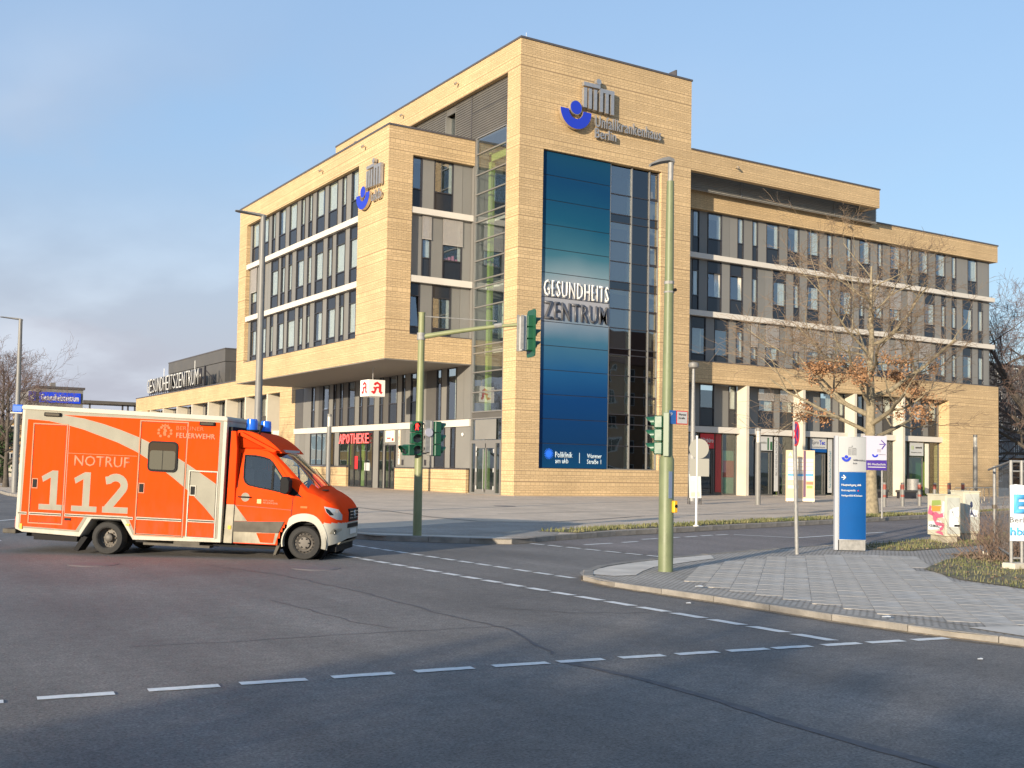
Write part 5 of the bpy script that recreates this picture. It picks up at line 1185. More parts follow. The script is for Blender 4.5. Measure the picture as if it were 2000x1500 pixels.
# chassis, steps, mud flap
boxp('chassis', M['black'], [(-1.75, 3.2, .35, 1.65, .24, .42), (-1.55, -1.0, .25, 1.2, .19, .30), (-.95, -.62, .12, .5, .20, .31), (3.2, 4.5, .3, 1.7, .26, .42)])
boxp('side_step', M['vanplastic'], [(.72, 2.0, .03, .25, .225, .27), (1.3, 1.8, .04, .28, .25, .33)]); boxp('wheel_house', M['black'], [(-.36, .34, .36, 1.64, .3, .72), (-.34, .32, .02, .36, .64, .70)])
ap('mud_flap', side([(-.50, .33), (-.40, .30), (-.58, .03), (-.66, .05)], .08, .40), M['black'])
ap('mud_flap', side([(3.27, .40), (3.33, .38), (3.24, .16), (3.20, .17)], .10, .30), M['vanplastic'])
# wheels
def wheel(x, z, y, r, out_, front):
    w_ = MB(); n = 36; wd = .20
    w_.lathe((x, y, z), (0, out_, 0), [(r * .62, 0.015), (r * .70, .03), (r * .93, .02), (r, -.02), (r, -wd + .02), (r * .93, -wd), (r * .6, -wd)], n)
    t = ap('wheel', w_, M['rubber'], smooth=True)
    rm = MB()
    if front:
        rm.lathe((x, y, z), (0, out_, 0), [(r * .66, .018), (r * .63, .0), (r * .58, -.02), (r * .50, -.005), (r * .36, -.03), (r * .34, .015), (r * .20, .02), (.001, .02)], n)
    else:
        rm.lathe((x, y, z), (0, out_, 0), [(r * .67, .022), (r * .64, .015), (r * .62, -.02), (r * .58, -.11), (r * .46, -.13), (r * .28, -.12), (r * .24, -.04), (r * .14, -.02), (.001, -.02)], n)
    ap('rim', rm, M['rim'], t, smooth=True)
    nb = MB()
    for k in range(16 if front else 18):
        a = 2 * math.pi * k / (16 if front else 18); rr = r * (.54 if front else .50); d = -.008 if front else -.122
        p = Vector((x + rr * math.cos(a), y + out_ * d, z + rr * math.sin(a))); nb.tube(p, p + Vector((0, out_ * .012, 0)), .012, n=6)
    for k in range(6):
        a = 2 * math.pi * k / 6; rr = r * (.28 if front else .34); d = .018 if front else -.115
        p = Vector((x + rr * math.cos(a), y + out_ * d, z + rr * math.sin(a))); nb.tube(p, p + Vector((0, out_ * .02, 0)), .014, n=6)
    ap('wheel_bolts', nb, M['black'] if front else M['hub'], t)
    return t
wheel(0.0, .308, .075, .312, -1, False); wheel(0.0, .308, .40, .312, -1, False); wheel(0.0, .308, YW - .075, .312, 1, False)
wheel(3.785, .415, .07, .312, -1, True); wheel(3.785, .415, YW - .07, .312, 1, True)
# ---- cab, lofted
def lerp_tab(tab, x):
    if x <= tab[0][0]: return tab[0][1]
    for (a, b), (c, d) in zip(tab, tab[1:]):
        if x <= c: return b + (d - b) * (x - a) / (c - a)
    return tab[-1][1]
S_side = [(2.30, 2.12), (2.8, 2.12), (2.98, 2.09), (3.08, 2.03), (3.79, 1.375), (4.0, 1.31), (4.2, 1.235), (4.4, 1.16), (4.55, 1.09), (4.64, 1.02), (4.69, .98)]
S_mid = [(2.30, 2.16), (2.9, 2.15), (3.15, 2.11), (3.265, 2.04), (3.97, 1.425), (4.18, 1.365), (4.46, 1.255), (4.60, 1.15), (4.66, 1.08), (4.69, 1.02)]
Zb = [(2.30, .345), (4.15, .355), (4.3, .375), (4.55, .43), (4.69, .50)]
def ys(x, z):
    y = .03 + max(0, z - 1.30) * .21 + max(0, .62 - z) * .05
    if x > 4.12: y += ((x - 4.12) / .57) ** 2.2 * .50
    if z > 1.0 and x > 3.8: y += (z - 1.0) * .25 * min(1, (x - 3.8) / .3)
    return y
xs_ = [2.30 + (4.69 - 2.30) * i / 56 for i in range(57)]
NZ, NT = 34, 12
arch_c, arch_r = (3.785, .415), .405
winpoly = [(2.545, 1.985), (2.75, 1.982), (2.92, 1.955), (3.02, 1.925), (3.09, 1.87), (3.33, 1.57), (3.56, 1.30), (3.47, 1.30), (3.13, 1.36), (2.80, 1.41), (2.67, 1.435), (2.60, 1.49), (2.57, 1.56), (2.555, 1.75)]
cx_ = sum(p[0] for p in winpoly) / len(winpoly); cz_ = sum(p[1] for p in winpoly) / len(winpoly)
def grow(poly, s):
    """offset the outline outward by s"""
    o = []; n = len(poly)
    for i in range(n):
        p = Vector(poly[i]); a = Vector(poly[i - 1]); b = Vector(poly[(i + 1) % n])
        d1 = (p - a).normalized(); d2 = (b - p).normalized(); t = (d1 + d2).normalized(); nn = Vector((-t.y, t.x))
        if nn.dot(p - Vector((cx_, cz_))) < 0: nn = -nn
        o.append((p.x + nn.x * s, p.y + nn.y * s))
    return o
wing_in = grow(winpoly, .022)
cab_ = MB(); gridp = {}
def addv(p): cab_.v.append(p); return len(cab_.v) - 1
rows_ = []
for x in xs_:
    zb = lerp_tab(Zb, x); zs = lerp_tab(S_side, x); zm = lerp_tab(S_mid, x); r_ = []
    ytop = ys(x, zs)
    for k in range(NZ + 1):
        z = zb + (zs - .02 - zb) * k / NZ; r_.append((x, ys(x, z), z))
    for k in range(1, NT):
        t = k / NT; y = ytop + (1.0 - ytop) * t; z = zs + (zm - zs) * (1 - (1 - t) ** 2.6); r_.append((x, y, z))
    r_.append((x, 1.0, zm))
    full = r_ + [(p[0], 2.0 - p[1], p[2]) for p in r_[-2::-1]]
    rows_.append([addv(p) for p in full])
nn_ = len(rows_[0])
for i in range(len(rows_) - 1):
    for j in range(nn_ - 1):
        q_ = [rows_[i][j], rows_[i + 1][j], rows_[i + 1][j + 1], rows_[i][j + 1]]
        c = [sum(cab_.v[k][a] for k in q_) / 4 for a in range(3)]
        jj = min(j, nn_ - 2 - j)
        mi = 0
        if jj < NZ:
            if math.hypot(c[0] - arch_c[0], c[2] - arch_c[1]) < .485: continue
            if inside((c[0], c[2]), wing_in): continue
            if c[0] > 3.95 and c[2] < .80: mi = 1
            if c[0] > 3.75 and c[0] <= 3.95 and c[2] < .80: mi = 1
        else:
            lim0 = 3.16 if jj > NZ + 3 else 3.12; lim1 = 3.93 if jj > NZ + 3 else 3.80
            if lim0 < c[0] < lim1 and jj > NZ: mi = 2
        cab_.f.append(q_); cab_.m.append(mi)
# front face
fr_ = rows_[-1]
for j in range((nn_ - 1) // 2):
    a, b, c, d = fr_[j], fr_[j + 1], fr_[nn_ - 2 - j], fr_[nn_ - 1 - j]
    z = cab_.v[a][2]; cab_.f.append([a, b, c, d]); cab_.m.append(1 if z < .80 else 0)
bk = rows_[0]; cab_.f.append(list(bk)); cab_.m.append(0)
cab_o = ap('cab_body', cab_, [M['orange'], M['vanwhite'], M['vanglass']], smooth=True)
def overlay(name, poly, m, off=.006, parent=None, cuts=3, far=True, hole=None):
    for mir in ((False, True) if far else (False,)):
        bm = bmesh.new()
        if hole is None:
            vs = [bm.verts.new((p[0], 0, p[1])) for p in poly]; f = bm.faces.new(vs); bmesh.ops.triangulate(bm, faces=[f])
        else:
            n = len(poly); a = [bm.verts.new((p[0], 0, p[1])) for p in poly]; b = [bm.verts.new((p[0], 0, p[1])) for p in hole]
            for i in range(n - (0 if True else 1)):
                bm.faces.new([a[i], a[(i + 1) % n], b[(i + 1) % n], b[i]])
        if cuts: bmesh.ops.subdivide_edges(bm, edges=bm.edges[:], cuts=cuts, use_grid_fill=True)
        bmesh.ops.triangulate(bm, faces=bm.faces[:])
        for v in bm.verts:
            y = ys(v.co.x, v.co.z) - off; v.co.y = 2.0 - y if mir else y
        r = bmesh.ops.extrude_face_region(bm, geom=bm.faces[:])
        for e in r['geom']:
            if isinstance(e, bmesh.types.BMVert): e.co.y += (-.012 if mir else .012)
        bmesh.ops.recalc_face_normals(bm, faces=bm.faces)
        me = bpy.data.meshes.new(name); bm.to_mesh(me); bm.free(); me.materials.append(m)
        o = bpy.data.objects.new(name, me); COL.objects.link(o); o.parent = parent or A; o.location = (0, 0, 0)
wframe = grow(winpoly, .075)
overlay('window_frame', wframe, M['orange'], .010, hole=grow(winpoly, .0), cuts=1)
overlay('window_seal', grow(winpoly, .012), M['black'], .012, hole=grow(winpoly, -.012), cuts=1)
overlay('window_pane', grow(winpoly, .004), M['vanglass'], -.004, cuts=1)
overlay('window_divider', [(3.085, 1.87), (3.125, 1.83), (3.15, 1.355), (3.11, 1.36)], M['black'], .014, cuts=0)
overlay('corner_trim', [(3.30, 1.60), (3.36, 1.55), (3.72, 1.25), (3.38, 1.315), (3.29, 1.34)], M['black'], .014, cuts=1)
# wheel arch flare
pts_o, pts_i = [], []
for k in range(25):
    a = RAD(-12 + k * 204 / 24); 
    Ro = .545 if a < RAD(122) else max(.43, .545 - (a - RAD(122)) * .35)
    pts_o.append((arch_c[0] + Ro * math.cos(a), arch_c[1] + Ro * math.sin(a))); pts_i.append((arch_c[0] + arch_r * math.cos(a), arch_c[1] + arch_r * math.sin(a)))
def flare(m, po, pi_, off, name):
    for mir in (False, True):
        mb = MB()
        def Y(p, o_): 
            y = ys(p[0], p[1]) - o_; return 2.0 - y if mir else y
        for k in range(len(po) - 1):
            a, b, c, d = po[k], po[k + 1], pi_[k + 1], pi_[k]
            P_ = lambda p, o_: (p[0], Y(p, o_), p[1])
            mb.q([P_(a, off * .5), P_(b, off * .5), P_(c, off), P_(d, off)]); mb.q([P_(d, off), P_(c, off), P_(c, -.12), P_(d, -.12)]); mb.q([P_(a, -.01), P_(b, -.01), P_(b, off * .5), P_(a, off * .5)])
        ap(name, mb, m, smooth=True)
flare(M['vanwhite'], pts_o, pts_i, .022, 'wheel_arch')
mb = MB(); mb.lathe((arch_c[0], .12, arch_c[1]), (0, 1, 0), [(arch_r + .01, -.07), (arch_r + .01, .3), (.001, .3)], 32); mb.lathe((arch_c[0], 1.88, arch_c[1]), (0, -1, 0), [(arch_r + .01, -.07), (arch_r + .01, .3), (.001, .3)], 32)
ap('wheel_house', mb, M['black'])
overlay('sill_panel', [(2.43, .36), (3.24, .365), (3.30, .57), (2.43, .56)], M['dirtywhite'], .008, cuts=1)
overlay('sill_foil', [(2.96, .385), (3.20, .385), (3.235, .565), (2.88, .555)], M['orange'], .014, cuts=0)
overlay('grey_trim', [(2.44, .56), (3.30, .575), (3.40, .79), (2.44, .752)], M['vanplastic'], .020, cuts=1)
overlay('foil_wedge', [(2.44, .755), (2.69, .765), (2.445, 1.055)], M['dirtywhite'], .007, cuts=0)
for n_, pl_ in (('door_gap', [(2.460, .76), (2.474, .76), (2.474, 2.02), (2.460, 2.02)]), ('door_gap', [(3.514, .90), (3.527, .90), (3.547, 1.27), (3.534, 1.27)]), ('crease_shade_line', [(2.46, 1.045), (3.52, 1.005), (3.52, 1.012), (2.46, 1.052)])):
    overlay(n_, pl_, M['black'] if n_ == 'door_gap' else M['darkred'], .003, cuts=1)  # the crease is a flat dark red strip in place of its shade
overlay('headlight', [(4.20, 1.105), (4.36, 1.085), (4.52, 1.055), (4.60, .95), (4.60, .855), (4.50, .865), (4.37, .925), (4.27, 1.0)], M['headglass'], .016, cuts=2)
overlay('headlight_inset', [(4.24, 1.075), (4.33, 1.05), (4.44, .95), (4.36, .945), (4.28, 1.005)], M['lens'], .020, cuts=1)  # dark lens patch laid over the headlight
overlay('side_indicator', [(3.69, 1.055), (3.82, 1.055), (3.82, 1.092), (3.69, 1.092)], mat('brown_amber_lens', (.35, .12, .02), .2), .012, cuts=0)
overlay('bumper_recess', [(4.36, .60), (4.44, .70), (4.60, .70), (4.60, .66), (4.50, .60)], M['dirtywhite'], .006, cuts=1)
mb = MB(); mb.lathe((4.47, ys(4.47, .637) - .01, .637), (-.0, -1, 0), [(.045, -.02), (.045, .012), (.03, .004), (.001, .004)], 16); ap('fog_light', mb, M['lens'], smooth=True)
gr = boxp('grille', M['black'], [(4.66, 4.715, .62, 1.38, .82, 1.06)], bevel=.015)
boxp('grille_slat', M['chrome'], [(4.71, 4.73, .66, 1.34, z, z + .012) for z in (.88, .94, 1.0)], gr)
mb = MB(); mb.lathe((4.735, 1.0, .95), (1, 0, 0), [(.08, 0), (.08, .01), (.066, .01), (.066, 0)], 24)
for k in range(3):
    a = RAD(90 + 120 * k); mb.tube((4.74, 1, .95), (4.74, 1 + .07 * math.cos(a), .95 + .07 * math.sin(a)), .012, .003, 6)
ap('grille_emblem', mb, M['chrome'], gr, smooth=True)
boxp('number_plate', M['white'], [(4.70, 4.72, .74, 1.26, .58, .68)]); boxp('lower_intake', M['black'], [(4.66, 4.70, .55, 1.45, .70, .78)])
ap('chin_spoiler', side([(4.18, .36), (4.55, .40), (4.62, .45), (4.3, .34)], .3, 1.7), M['dirtywhite'])
# side fairing between box and cab, bulkhead
boxp('cab_bulkhead', M['black'], [(2.222, 2.30, .10, 1.9, .38, 2.5)])
for y0, y1 in ((.0, .10), (1.9, 2.0)):
    sf = ap('side_fairing', side([(2.29, 1.06), (2.44, 1.06), (2.435, 2.10), (2.40, 2.42), (2.31, 2.42)], y0, y1), M['orange'], bevel=.006)
    ap('side_fairing', side([(2.27, .345), (2.43, .345), (2.44, 1.06), (2.29, 1.06)], y0, y1), M['dirtywhite'], bevel=.004)
boxp('marker_lamp', M['amber'], [(2.345, 2.40, -.02, .01, .60, .67)])
fa = MB(); prof = [(2.31, 2.10), (2.31, 2.42), (2.376, 2.445), (2.50, 2.44), (2.635, 2.42), (2.76, 2.38), (2.875, 2.328), (2.98, 2.265), (3.069, 2.20), (3.16, 2.125), (3.24, 2.045), (3.10, 2.05)]
fa.prism(prof, lambda u, v, d: (u, d, v), .22, 1.78); ap('roof_fairing', fa, M['orange'], bevel=.012)
fa = MB(); fa.prism([(2.42, 2.40), (2.47, 2.41), (2.76, 2.27), (3.16, 2.09), (3.10, 2.06), (2.46, 2.34)], lambda u, v, d: (u, d, v), .05 + .06, .24); fa.prism([(2.42, 2.40), (2.47, 2.41), (2.76, 2.27), (3.16, 2.09), (3.10, 2.06), (2.46, 2.34)], lambda u, v, d: (u, d, v), 1.76, 1.89); ap('fairing_rib', fa, M['orange'])
fa = MB(); fa.prism([(2.44, 2.12), (2.44, 2.33), (2.9, 2.13)], lambda u, v, d: (u, d, v), .16, .23); ap('fairing_recess', fa, mat('orange_shaded', (.42, .035, .004), .8, spec=.03))  # raised plate for the recess, its shade put into a darker orange
boxp('visor_lamp', M['signwhite'], [(3.10, 3.22, .5, 1.5, 2.06, 2.115)])
for y in (.55, 1.45):
    mb = MB(); mb.lathe((2.52, y, 2.42), (0, 0, 1), [(.115, 0), (.115, .03), (.105, .05)], 24); bb = ap('beacon', mb, M['black'], smooth=True)
    mb = MB(); mb.lathe((2.52, y, 2.46), (0, 0, 1), [(.105, 0), (.108, .10), (.10, .20), (.085, .215), (.001, .215)], 24); ap('beacon_lens', mb, M['blueglass'], bb, smooth=True)
mb = MB(); mb.path([(2.72, .40, 2.39), (2.76, .37, 2.50), (2.78, .36, 2.56)], [.018, .022, .03], 8); ap('horn', mb, M['black'], smooth=True)
# mirrors, handle, wiper
for sg, yb in ((-1, .12), (1, 1.88)):
    mb = MB(); y0 = yb + sg * .12; y1 = yb + sg * .34
    mb.prism([(3.36, 1.32), (3.46, 1.30), (3.52, 1.36), (3.52, 1.55), (3.47, 1.62), (3.38, 1.62), (3.35, 1.57)], lambda u, v, d: (u, d, v), y0, y1); mb.tube((3.50, yb, 1.33), (3.46, y0, 1.38), .03)
    ap('wing_mirror', mb, M['black'], bevel=.012)
mb = MB(); mb.lathe((2.635, .034, 1.205), (0, -1, 0), [(.085, 0), (.08, .012), (.05, .006), (.001, .004)], 20); hd = ap('door_handle', mb, M['vangrey'], smooth=True)
boxp('handle_bar', M['black'], [(2.50, 2.745, -.012, .012, 1.195, 1.22)], hd, bevel=.005)
text('lettering', 'FEUERWEHR', (2.98, ys(3, 1.1) - .003, 1.10), (1, 0, -.02), (0, 0, 1), .28, .035, M['pinkfoil'], cab_o, depth=.003, bold=.02, local=True)
text('lettering', 'BERLINER', (2.98, ys(3, 1.1) - .003, 1.15), (1, 0, -.02), (0, 0, 1), .20, .028, M['pinkfoil'], cab_o, depth=.003, local=True)
boxp('emblem_sticker', mat('crest_sticker', (.45, .36, .12), .5), [(2.86, 2.94, ys(2.9, 1.1) - .004, ys(2.9, 1.1), 1.10, 1.18)])
mb = MB(); mb.tube((3.93, .5, 1.455), (3.60, .62, 1.76), .010, .006, 6); mb.tube((3.95, 1.1, 1.46), (3.62, 1.25, 1.78), .010, .006, 6); ap('wiper', mb, M['black'])
boxp('hood_vent', M['black'], [(4.0, 4.12, .42, .62, 1.385, 1.40)])
# interior
boxp('cab_floor', M['black'], [(2.32, 3.9, .2, 1.8, .75, 1.15), (2.32, 2.36, .1, 1.9, .4, 2.05)])
for y in (.25, 1.15):
    boxp('seat', M['seat'], [(2.5, 2.95, y, y + .48, 1.15, 1.27), (2.45, 2.57, y, y + .48, 1.2, 1.72), (2.47, 2.56, y + .14, y + .34, 1.74, 1.92)], bevel=.03)
boxp('dashboard', M['black'], [(3.42, 3.86, .22, 1.78, 1.1, 1.32)], bevel=.03)
mb = MB(); c = Vector((3.33, 1.40, 1.40)); ax = Vector((-.75, 0, .66)); 
x_ = Vector((0, 1, 0)); y_ = ax.cross(x_)
ring = [c + x_ * (.17 * math.cos(2 * math.pi * k / 16)) + y_ * (.17 * math.sin(2 * math.pi * k / 16)) for k in range(17)]
for a, b in zip(ring, ring[1:]): mb.tube(a, b, .013, n=6, cap=False)
ap('steering_wheel', mb, M['black'])

# the bonnet is short: draw the nose in
def every(o):
    for c in o.children: yield c; yield from every(c)
bpy.context.view_layer.update()
for o in every(A):
    if o.type != 'MESH' or o.name.split('.')[0] in ('wheel', 'rim', 'wheel_bolts', 'wheel_house', 'lettering'): continue
    for v in o.data.vertices:
        if v.co.x > 3.95: v.co.x = 3.95 + (v.co.x - 3.95) * .70
# driver on the far seat
pr = empty('person', (0, 0, 0), 'driver in a dark jacket at the wheel, seen through the ambulance cab window', 'person')
pr.matrix_world = A.matrix_world.copy()
def skin_mesh(name, verts, edges, radii, m, parent, sub=2):
    me = bpy.data.meshes.new(name); me.from_pydata(verts, edges, []); o = bpy.data.objects.new(name, me); COL.objects.link(o)
    sk = o.modifiers.new('skin', 'SKIN')
    for i, r in enumerate(radii): me.skin_vertices[0].data[i].radius = r if isinstance(r, tuple) else (r, r)
    me.skin_vertices[0].data[0].use_root = True
    ss = o.modifiers.new('sub', 'SUBSURF'); ss.levels = sub; ss.render_levels = sub
    bpy.context.view_layer.update(); dg = bpy.context.evaluated_depsgraph_get(); nm = bpy.data.meshes.new_from_object(o.evaluated_get(dg))
    bpy.data.objects.remove(o); nm.materials.clear(); nm.materials.append(m); nm.name = name
    for p in nm.polygons: p.use_smooth = True
    q = bpy.data.objects.new(name, nm); COL.objects.link(q); q.parent = parent; return q
yd = 1.40
skin_mesh('jacket', [(2.66, yd, 1.27), (2.66, yd, 1.45), (2.68, yd, 1.60), (2.70, yd, 1.68), (2.69, yd - .19, 1.62), (2.82, yd - .24, 1.42), (3.10, yd - .15, 1.46), (2.69, yd + .19, 1.62), (2.82, yd + .24, 1.42), (3.10, yd + .15, 1.46), (2.95, yd - .09, 1.26), (2.95, yd + .09, 1.26)],
  [(0, 1), (1, 2), (2, 3), (2, 4), (4, 5), (5, 6), (2, 7), (7, 8), (8, 9), (0, 10), (0, 11)], [(.16, .12), (.15, .11), (.16, .11), .065, .07, .052, .036, .07, .052, .036, .08, .08], M['jacket'], pr)
skin_mesh('head', [(2.70, yd, 1.66), (2.71, yd, 1.74), (2.73, yd, 1.80), (2.73, yd, 1.87), (2.72, yd, 1.92), (2.815, yd, 1.80)], [(0, 1), (1, 2), (2, 3), (3, 4), (2, 5)], [.05, .055, .085, .088, .05, .012], M['skin'], pr)
skin_mesh('hair', [(2.66, yd, 1.82), (2.69, yd, 1.90), (2.74, yd, 1.935)], [(0, 1), (1, 2)], [.07, .085, .06], M['hair'], pr)
for sy in (-.15, .15):
    hb = MB()
    for k in range(4): hb.path([(3.09, yd + sy + (k - 1.5) * .02, 1.46), (3.16, yd + sy + (k - 1.5) * .02, 1.48), (3.185, yd + sy + (k - 1.5) * .02, 1.45)], [.011, .010, .008], 6)
    hb.path([(3.09, yd + sy * .8, 1.45), (3.14, yd + sy * .72, 1.45)], [.012, .009], 6); hb.build('hand', M['skin'], pr, smooth=True, local=True)
# ------------------------------------------------------------ facade signs (things of their own)
def gate_logo(name, F, a, z, s, dep, mt, parent, dirn=1):
    """stylised city gate: lintel, ball, six pillars. a = left edge, s = scale (1 = 2.4 m wide)"""
    R = lambda a0, a1, z0, z1, d0=.0, d1=None: (a + dirn * a0 * s, a + dirn * a1 * s, d0, dep if d1 is None else d1, z + z0 * s, z + z1 * s)
    bs = [R(0, 1.28, 1.42, 1.66), R(1.26, 2.40, 1.22, 1.47)]
    for i, x in enumerate((0.0, .38, .79, 1.26, 1.70, 2.14)): bs.append(R(x, x + .24, 0.04 - .02 * i, 1.30 if i < 3 else 1.22, .0))
    F.part(name, mt, parent, bs)
    mb = MB(); c = F.pt(a + dirn * 1.16 * s, .0, z + 1.86 * s); n = (0, -1, 0) if F.axis == 'Y' else (-1, 0, 0)
    mb.lathe(c, n, [(.19 * s, 0), (.19 * s, dep), (.001, dep)], 20); mb.build('ball', mt, parent)
def bowl_logo(F, a, z, r, dep, mface, medge, parent):
    """half ring under a disc"""
    pts = []; n = 20
    for i in range(n + 1):
        t = math.pi + math.pi * i / n; pts.append((a + r * math.cos(t), z + r * math.sin(t)))
    inn = []
    for i in range(n + 1):
        t = 2 * math.pi - math.pi * i / n; inn.append((a + r * .47 * math.cos(t), z + r * .47 * math.sin(t)))
    for nm, d0, d1, m_, g in (('emblem_body', 0, dep, medge, 0), ('emblem_face', dep, dep + .02, mface, .03 * r)):
        mb = MB(); mb.prism(pts + inn, lambda u, v, d: F.pt(u, d, v), d0, d1); mb.build(nm, m_, parent)
        mb = MB(); nn = (0, -1, 0) if F.axis == 'Y' else (-1, 0, 0)
        mb.lathe(F.pt(a, d0, z + r * .14), nn, [(r * .385 - g, 0), (r * .385 - g, d1 - d0), (.001, d1 - d0)], 28); mb.build(nm, m_, parent)
FT = Fac('Y', TY - .12)
sg = empty('facade_sign', (42, TY - .02, 24.5), 'large steel gate emblem with blue bowl figure and hospital name high on the brick tower', 'sign')
gate_logo('gate_emblem', FT, 40.36, 24.42, 1.0, .24, M['steel'], sg)
bowl_logo(FT, 39.78, 24.15, 1.18, .22, M['blue'], M['goldsteel'], sg)
text('lettering', 'Unfallkrankenhaus', (41.36, TY - .14, 23.42), (1, 0, 0), (0, 0, 1), 5.35, .74, M['steel'], sg, depth=.13, bold=.0, space=1.08)
text('lettering', 'Berlin', (41.36, TY - .14, 22.72), (1, 0, 0), (0, 0, 1), 1.66, .62, M['steel'], sg, depth=.13, bold=.0)
FS = Fac('X', 29.63 - .10)
s2 = empty('facade_sign', (29.6, 62.5, 19.5), 'smaller steel gate emblem with blue bowl figure on the corner of the left block', 'sign')
gate_logo('gate_emblem', FS, 63.25, 19.35, .86, .22, M['steel'], s2, -1)
bowl_logo(FS, 63.72, 19.12, .98, .2, M['blue'], M['goldsteel'], s2)
text('lettering', 'ukb', (29.51, 62.62, 18.42), (0, -1, 0), (0, 0, 1), 1.4, .66, M['steel'], s2, depth=.12, bold=.0)
# roof letters
s3 = empty('roof_sign', (35.8, 130, 10.1), 'raised roof letters GESUNDHEITSZENTRUM on the parapet of the low left wing', 'sign')
y0, y1 = 141.6, 119.4; L_ = 'GESUNDHEITSZENTRUM'; ws = {'I': .35, 'M': 1.2, 'Z': .95}; tot = sum(ws.get(c, 1.0) for c in L_); yy = y0
for c in L_:
    w_ = (y0 - y1) * ws.get(c, 1.0) / tot
    text('letter', c, (35.75, yy, 10.42), (0, -1, 0), (0, 0, 1), w_ * .80 if c != 'I' else w_ * .45, 1.75, M['signwhite'], s3, depth=.05, bold=-.012)
    mb = MB(); mb.box(35.80, 36.0, yy - w_ * .84, yy, 10.40, 12.2); 
    text('letter_box', c, (36.05, yy - .28, 10.42), (0, -1, 0), (0, 0, 1), w_ * .82 if c != 'I' else w_ * .5, 1.75, M['frame'], s3, depth=.24, bold=.03)
    yy -= w_
mb = MB(); mb.box(35.95, 36.1, y1 - 1.2, y0, 10.32, 10.40)
for k in range(26): mb.box(36, 36.08, y1 + k * .88, y1 + k * .88 + .07, 10.1, 10.34)
for k in range(7): mb.tube((36.1, y1 + 1 + k * 3.4, 10.1), (36.1, y1 + 1 + k * 3.4, 12.1), .04, n=6)
mb.box(36.0, 36.2, y1 - 1.0, y1 - .85, 10.1, 12.4); mb.tube((36.1, y1 - .9, 12.0), (37.4, y1 - 2.2, 10.2), .05, n=6)
mb.build('sign_frame', M['frame'], s3)
# pharmacy letters
s4 = empty('pharmacy_sign', (TX, 78.3, 3.5), 'red neon style letters APOTHEKE above the pharmacy door', 'sign')
yy = 81.05
for c in 'APOTHEKE':
    text('letter', c, (TX - .10, yy, 3.48), (0, -1, 0), (0, 0, 1), .56, .76, mat('lit_pink_red', (.75, .12, .12), .4, emit=(1, .10, .09), estr=.55), s4, depth=.05, bold=.0); yy -= .70
# pharmacy cube
FA = Fac('Y', 66.0); cu = empty('pharmacy_cube', (31.7, 66.6, 8.34), 'white illuminated pharmacy cube with red gothic letter hanging under the overhanging block', 'sign')
part('cube_body', mat('cube_white', (.74, .70, .64), .4, emit=(1, .95, .85), estr=.08), [(31.1, 32.33, 66.0, 67.3, 6.38, 7.48)], cu, bevel=.02)
mb = MB(); mb.tube((31.72, 66.65, 7.48), (31.72, 66.65, 8.34), .035); mb.tube((31.72, 66.65, 8.0), (31.72, 66.65, 8.34), .05); mb.build('hanging_rod', M['steel'], cu, smooth=True)
gA = [(.05, .08), (.18, .0), (.26, .10), (.34, .02), (.40, .14), (.40, .42), (.30, .42), (.22, .36), (.12, .46), (.04, .40), (.10, .56), (.22, .58), (.30, .50), (.40, .54), (.40, .68), (.30, .74), (.18, .68), (.10, .74), (.22, .92), (.42, 1.0), (.66, .86), (.70, .74), (.70, .16), (.80, .06), (.92, .14), (1.0, .06), (.86, -.06), (.70, -.02), (.60, .04), (.54, .14), (.54, .82), (.44, .86)]
gA = [(.54, 1.0), (.88, .80), (.88, .25), (1.0, .20), (.88, .03), (.68, .20), (.68, .48), (.50, .48), (.45, .32), (.38, .12), (.25, .02), (.0, .20), (.15, .28), (.28, .25), (.30, .42), (.20, .50), (.24, .60), (.40, .57), (.50, .62), (.68, .62), (.68, .74), (.52, .82), (.38, .70), (.24, .76), (.30, .90)]
for F_, a0, dirn, W_ in ((Fac('Y', 66.0), 31.27, 1, .86), (Fac('X', 31.1), 67.05, -1, .86)):
    mb = MB(); mb.prism([(a0 + dirn * u * W_, 6.5 + v * .86) for u, v in gA], lambda u, v, d: F_.pt(u, d, v), .004, .02); mb.build('red_letter', M['red'], cu)

# ------------------------------------------------------------ street lamps
def curved_lamp(name, base, h, r0, r1, arm, armd, label, mt, group=None, head=.9):
    e = empty(name, base, label, 'street lamp', group); b = Vector(base); d = Vector(armd).normalized()
    mb = MB(); mb.path([b, b + Vector((0, 0, 1.0)), b + Vector((0, 0, 1.05)), b + Vector((0, 0, h))], [r0 * 1.15, r0 * 1.15, r0, r1], 16); mb.build('pole', mt, e, smooth=True)
    t = b + Vector((0, 0, h - .05)); mb = MB(); x = d; y = Vector((-d.y, d.x, 0))
    prof = [(-.10, .05, .05), (0.0, .08, .07), (.15, .10, .07), (head, .16, .035), (head + .12, .10, .02)]
    pts = []
    for s_, w_, th in prof:
        c = t + x * (s_ + arm * 0) + Vector((0, 0, .12 * min(1, s_)))
        pts.append([c + y * w_, c + y * w_ * .7 + Vector((0, 0, th)), c - y * w_ * .7 + Vector((0, 0, th)), c - y * w_, c - Vector((0, 0, .02))])
    k = len(mb.v)
    for p in pts: mb.v += [tuple(q) for q in p]
    for i in range(len(pts) - 1):
        for j in range(5): mb.f.append([k + i * 5 + j, k + i * 5 + (j + 1) % 5, k + (i + 1) * 5 + (j + 1) % 5, k + (i + 1) * 5 + j]); mb.m.append(0)
    mb.f.append([k + j for j in range(5)]); mb.f.append([k + (len(pts) - 1) * 5 + j for j in range(5)]); mb.m += [0, 0]
    mb.build('lamp_head', M['greypole'], e)
    return e
GR = 'tall grey street lamps along the left road'
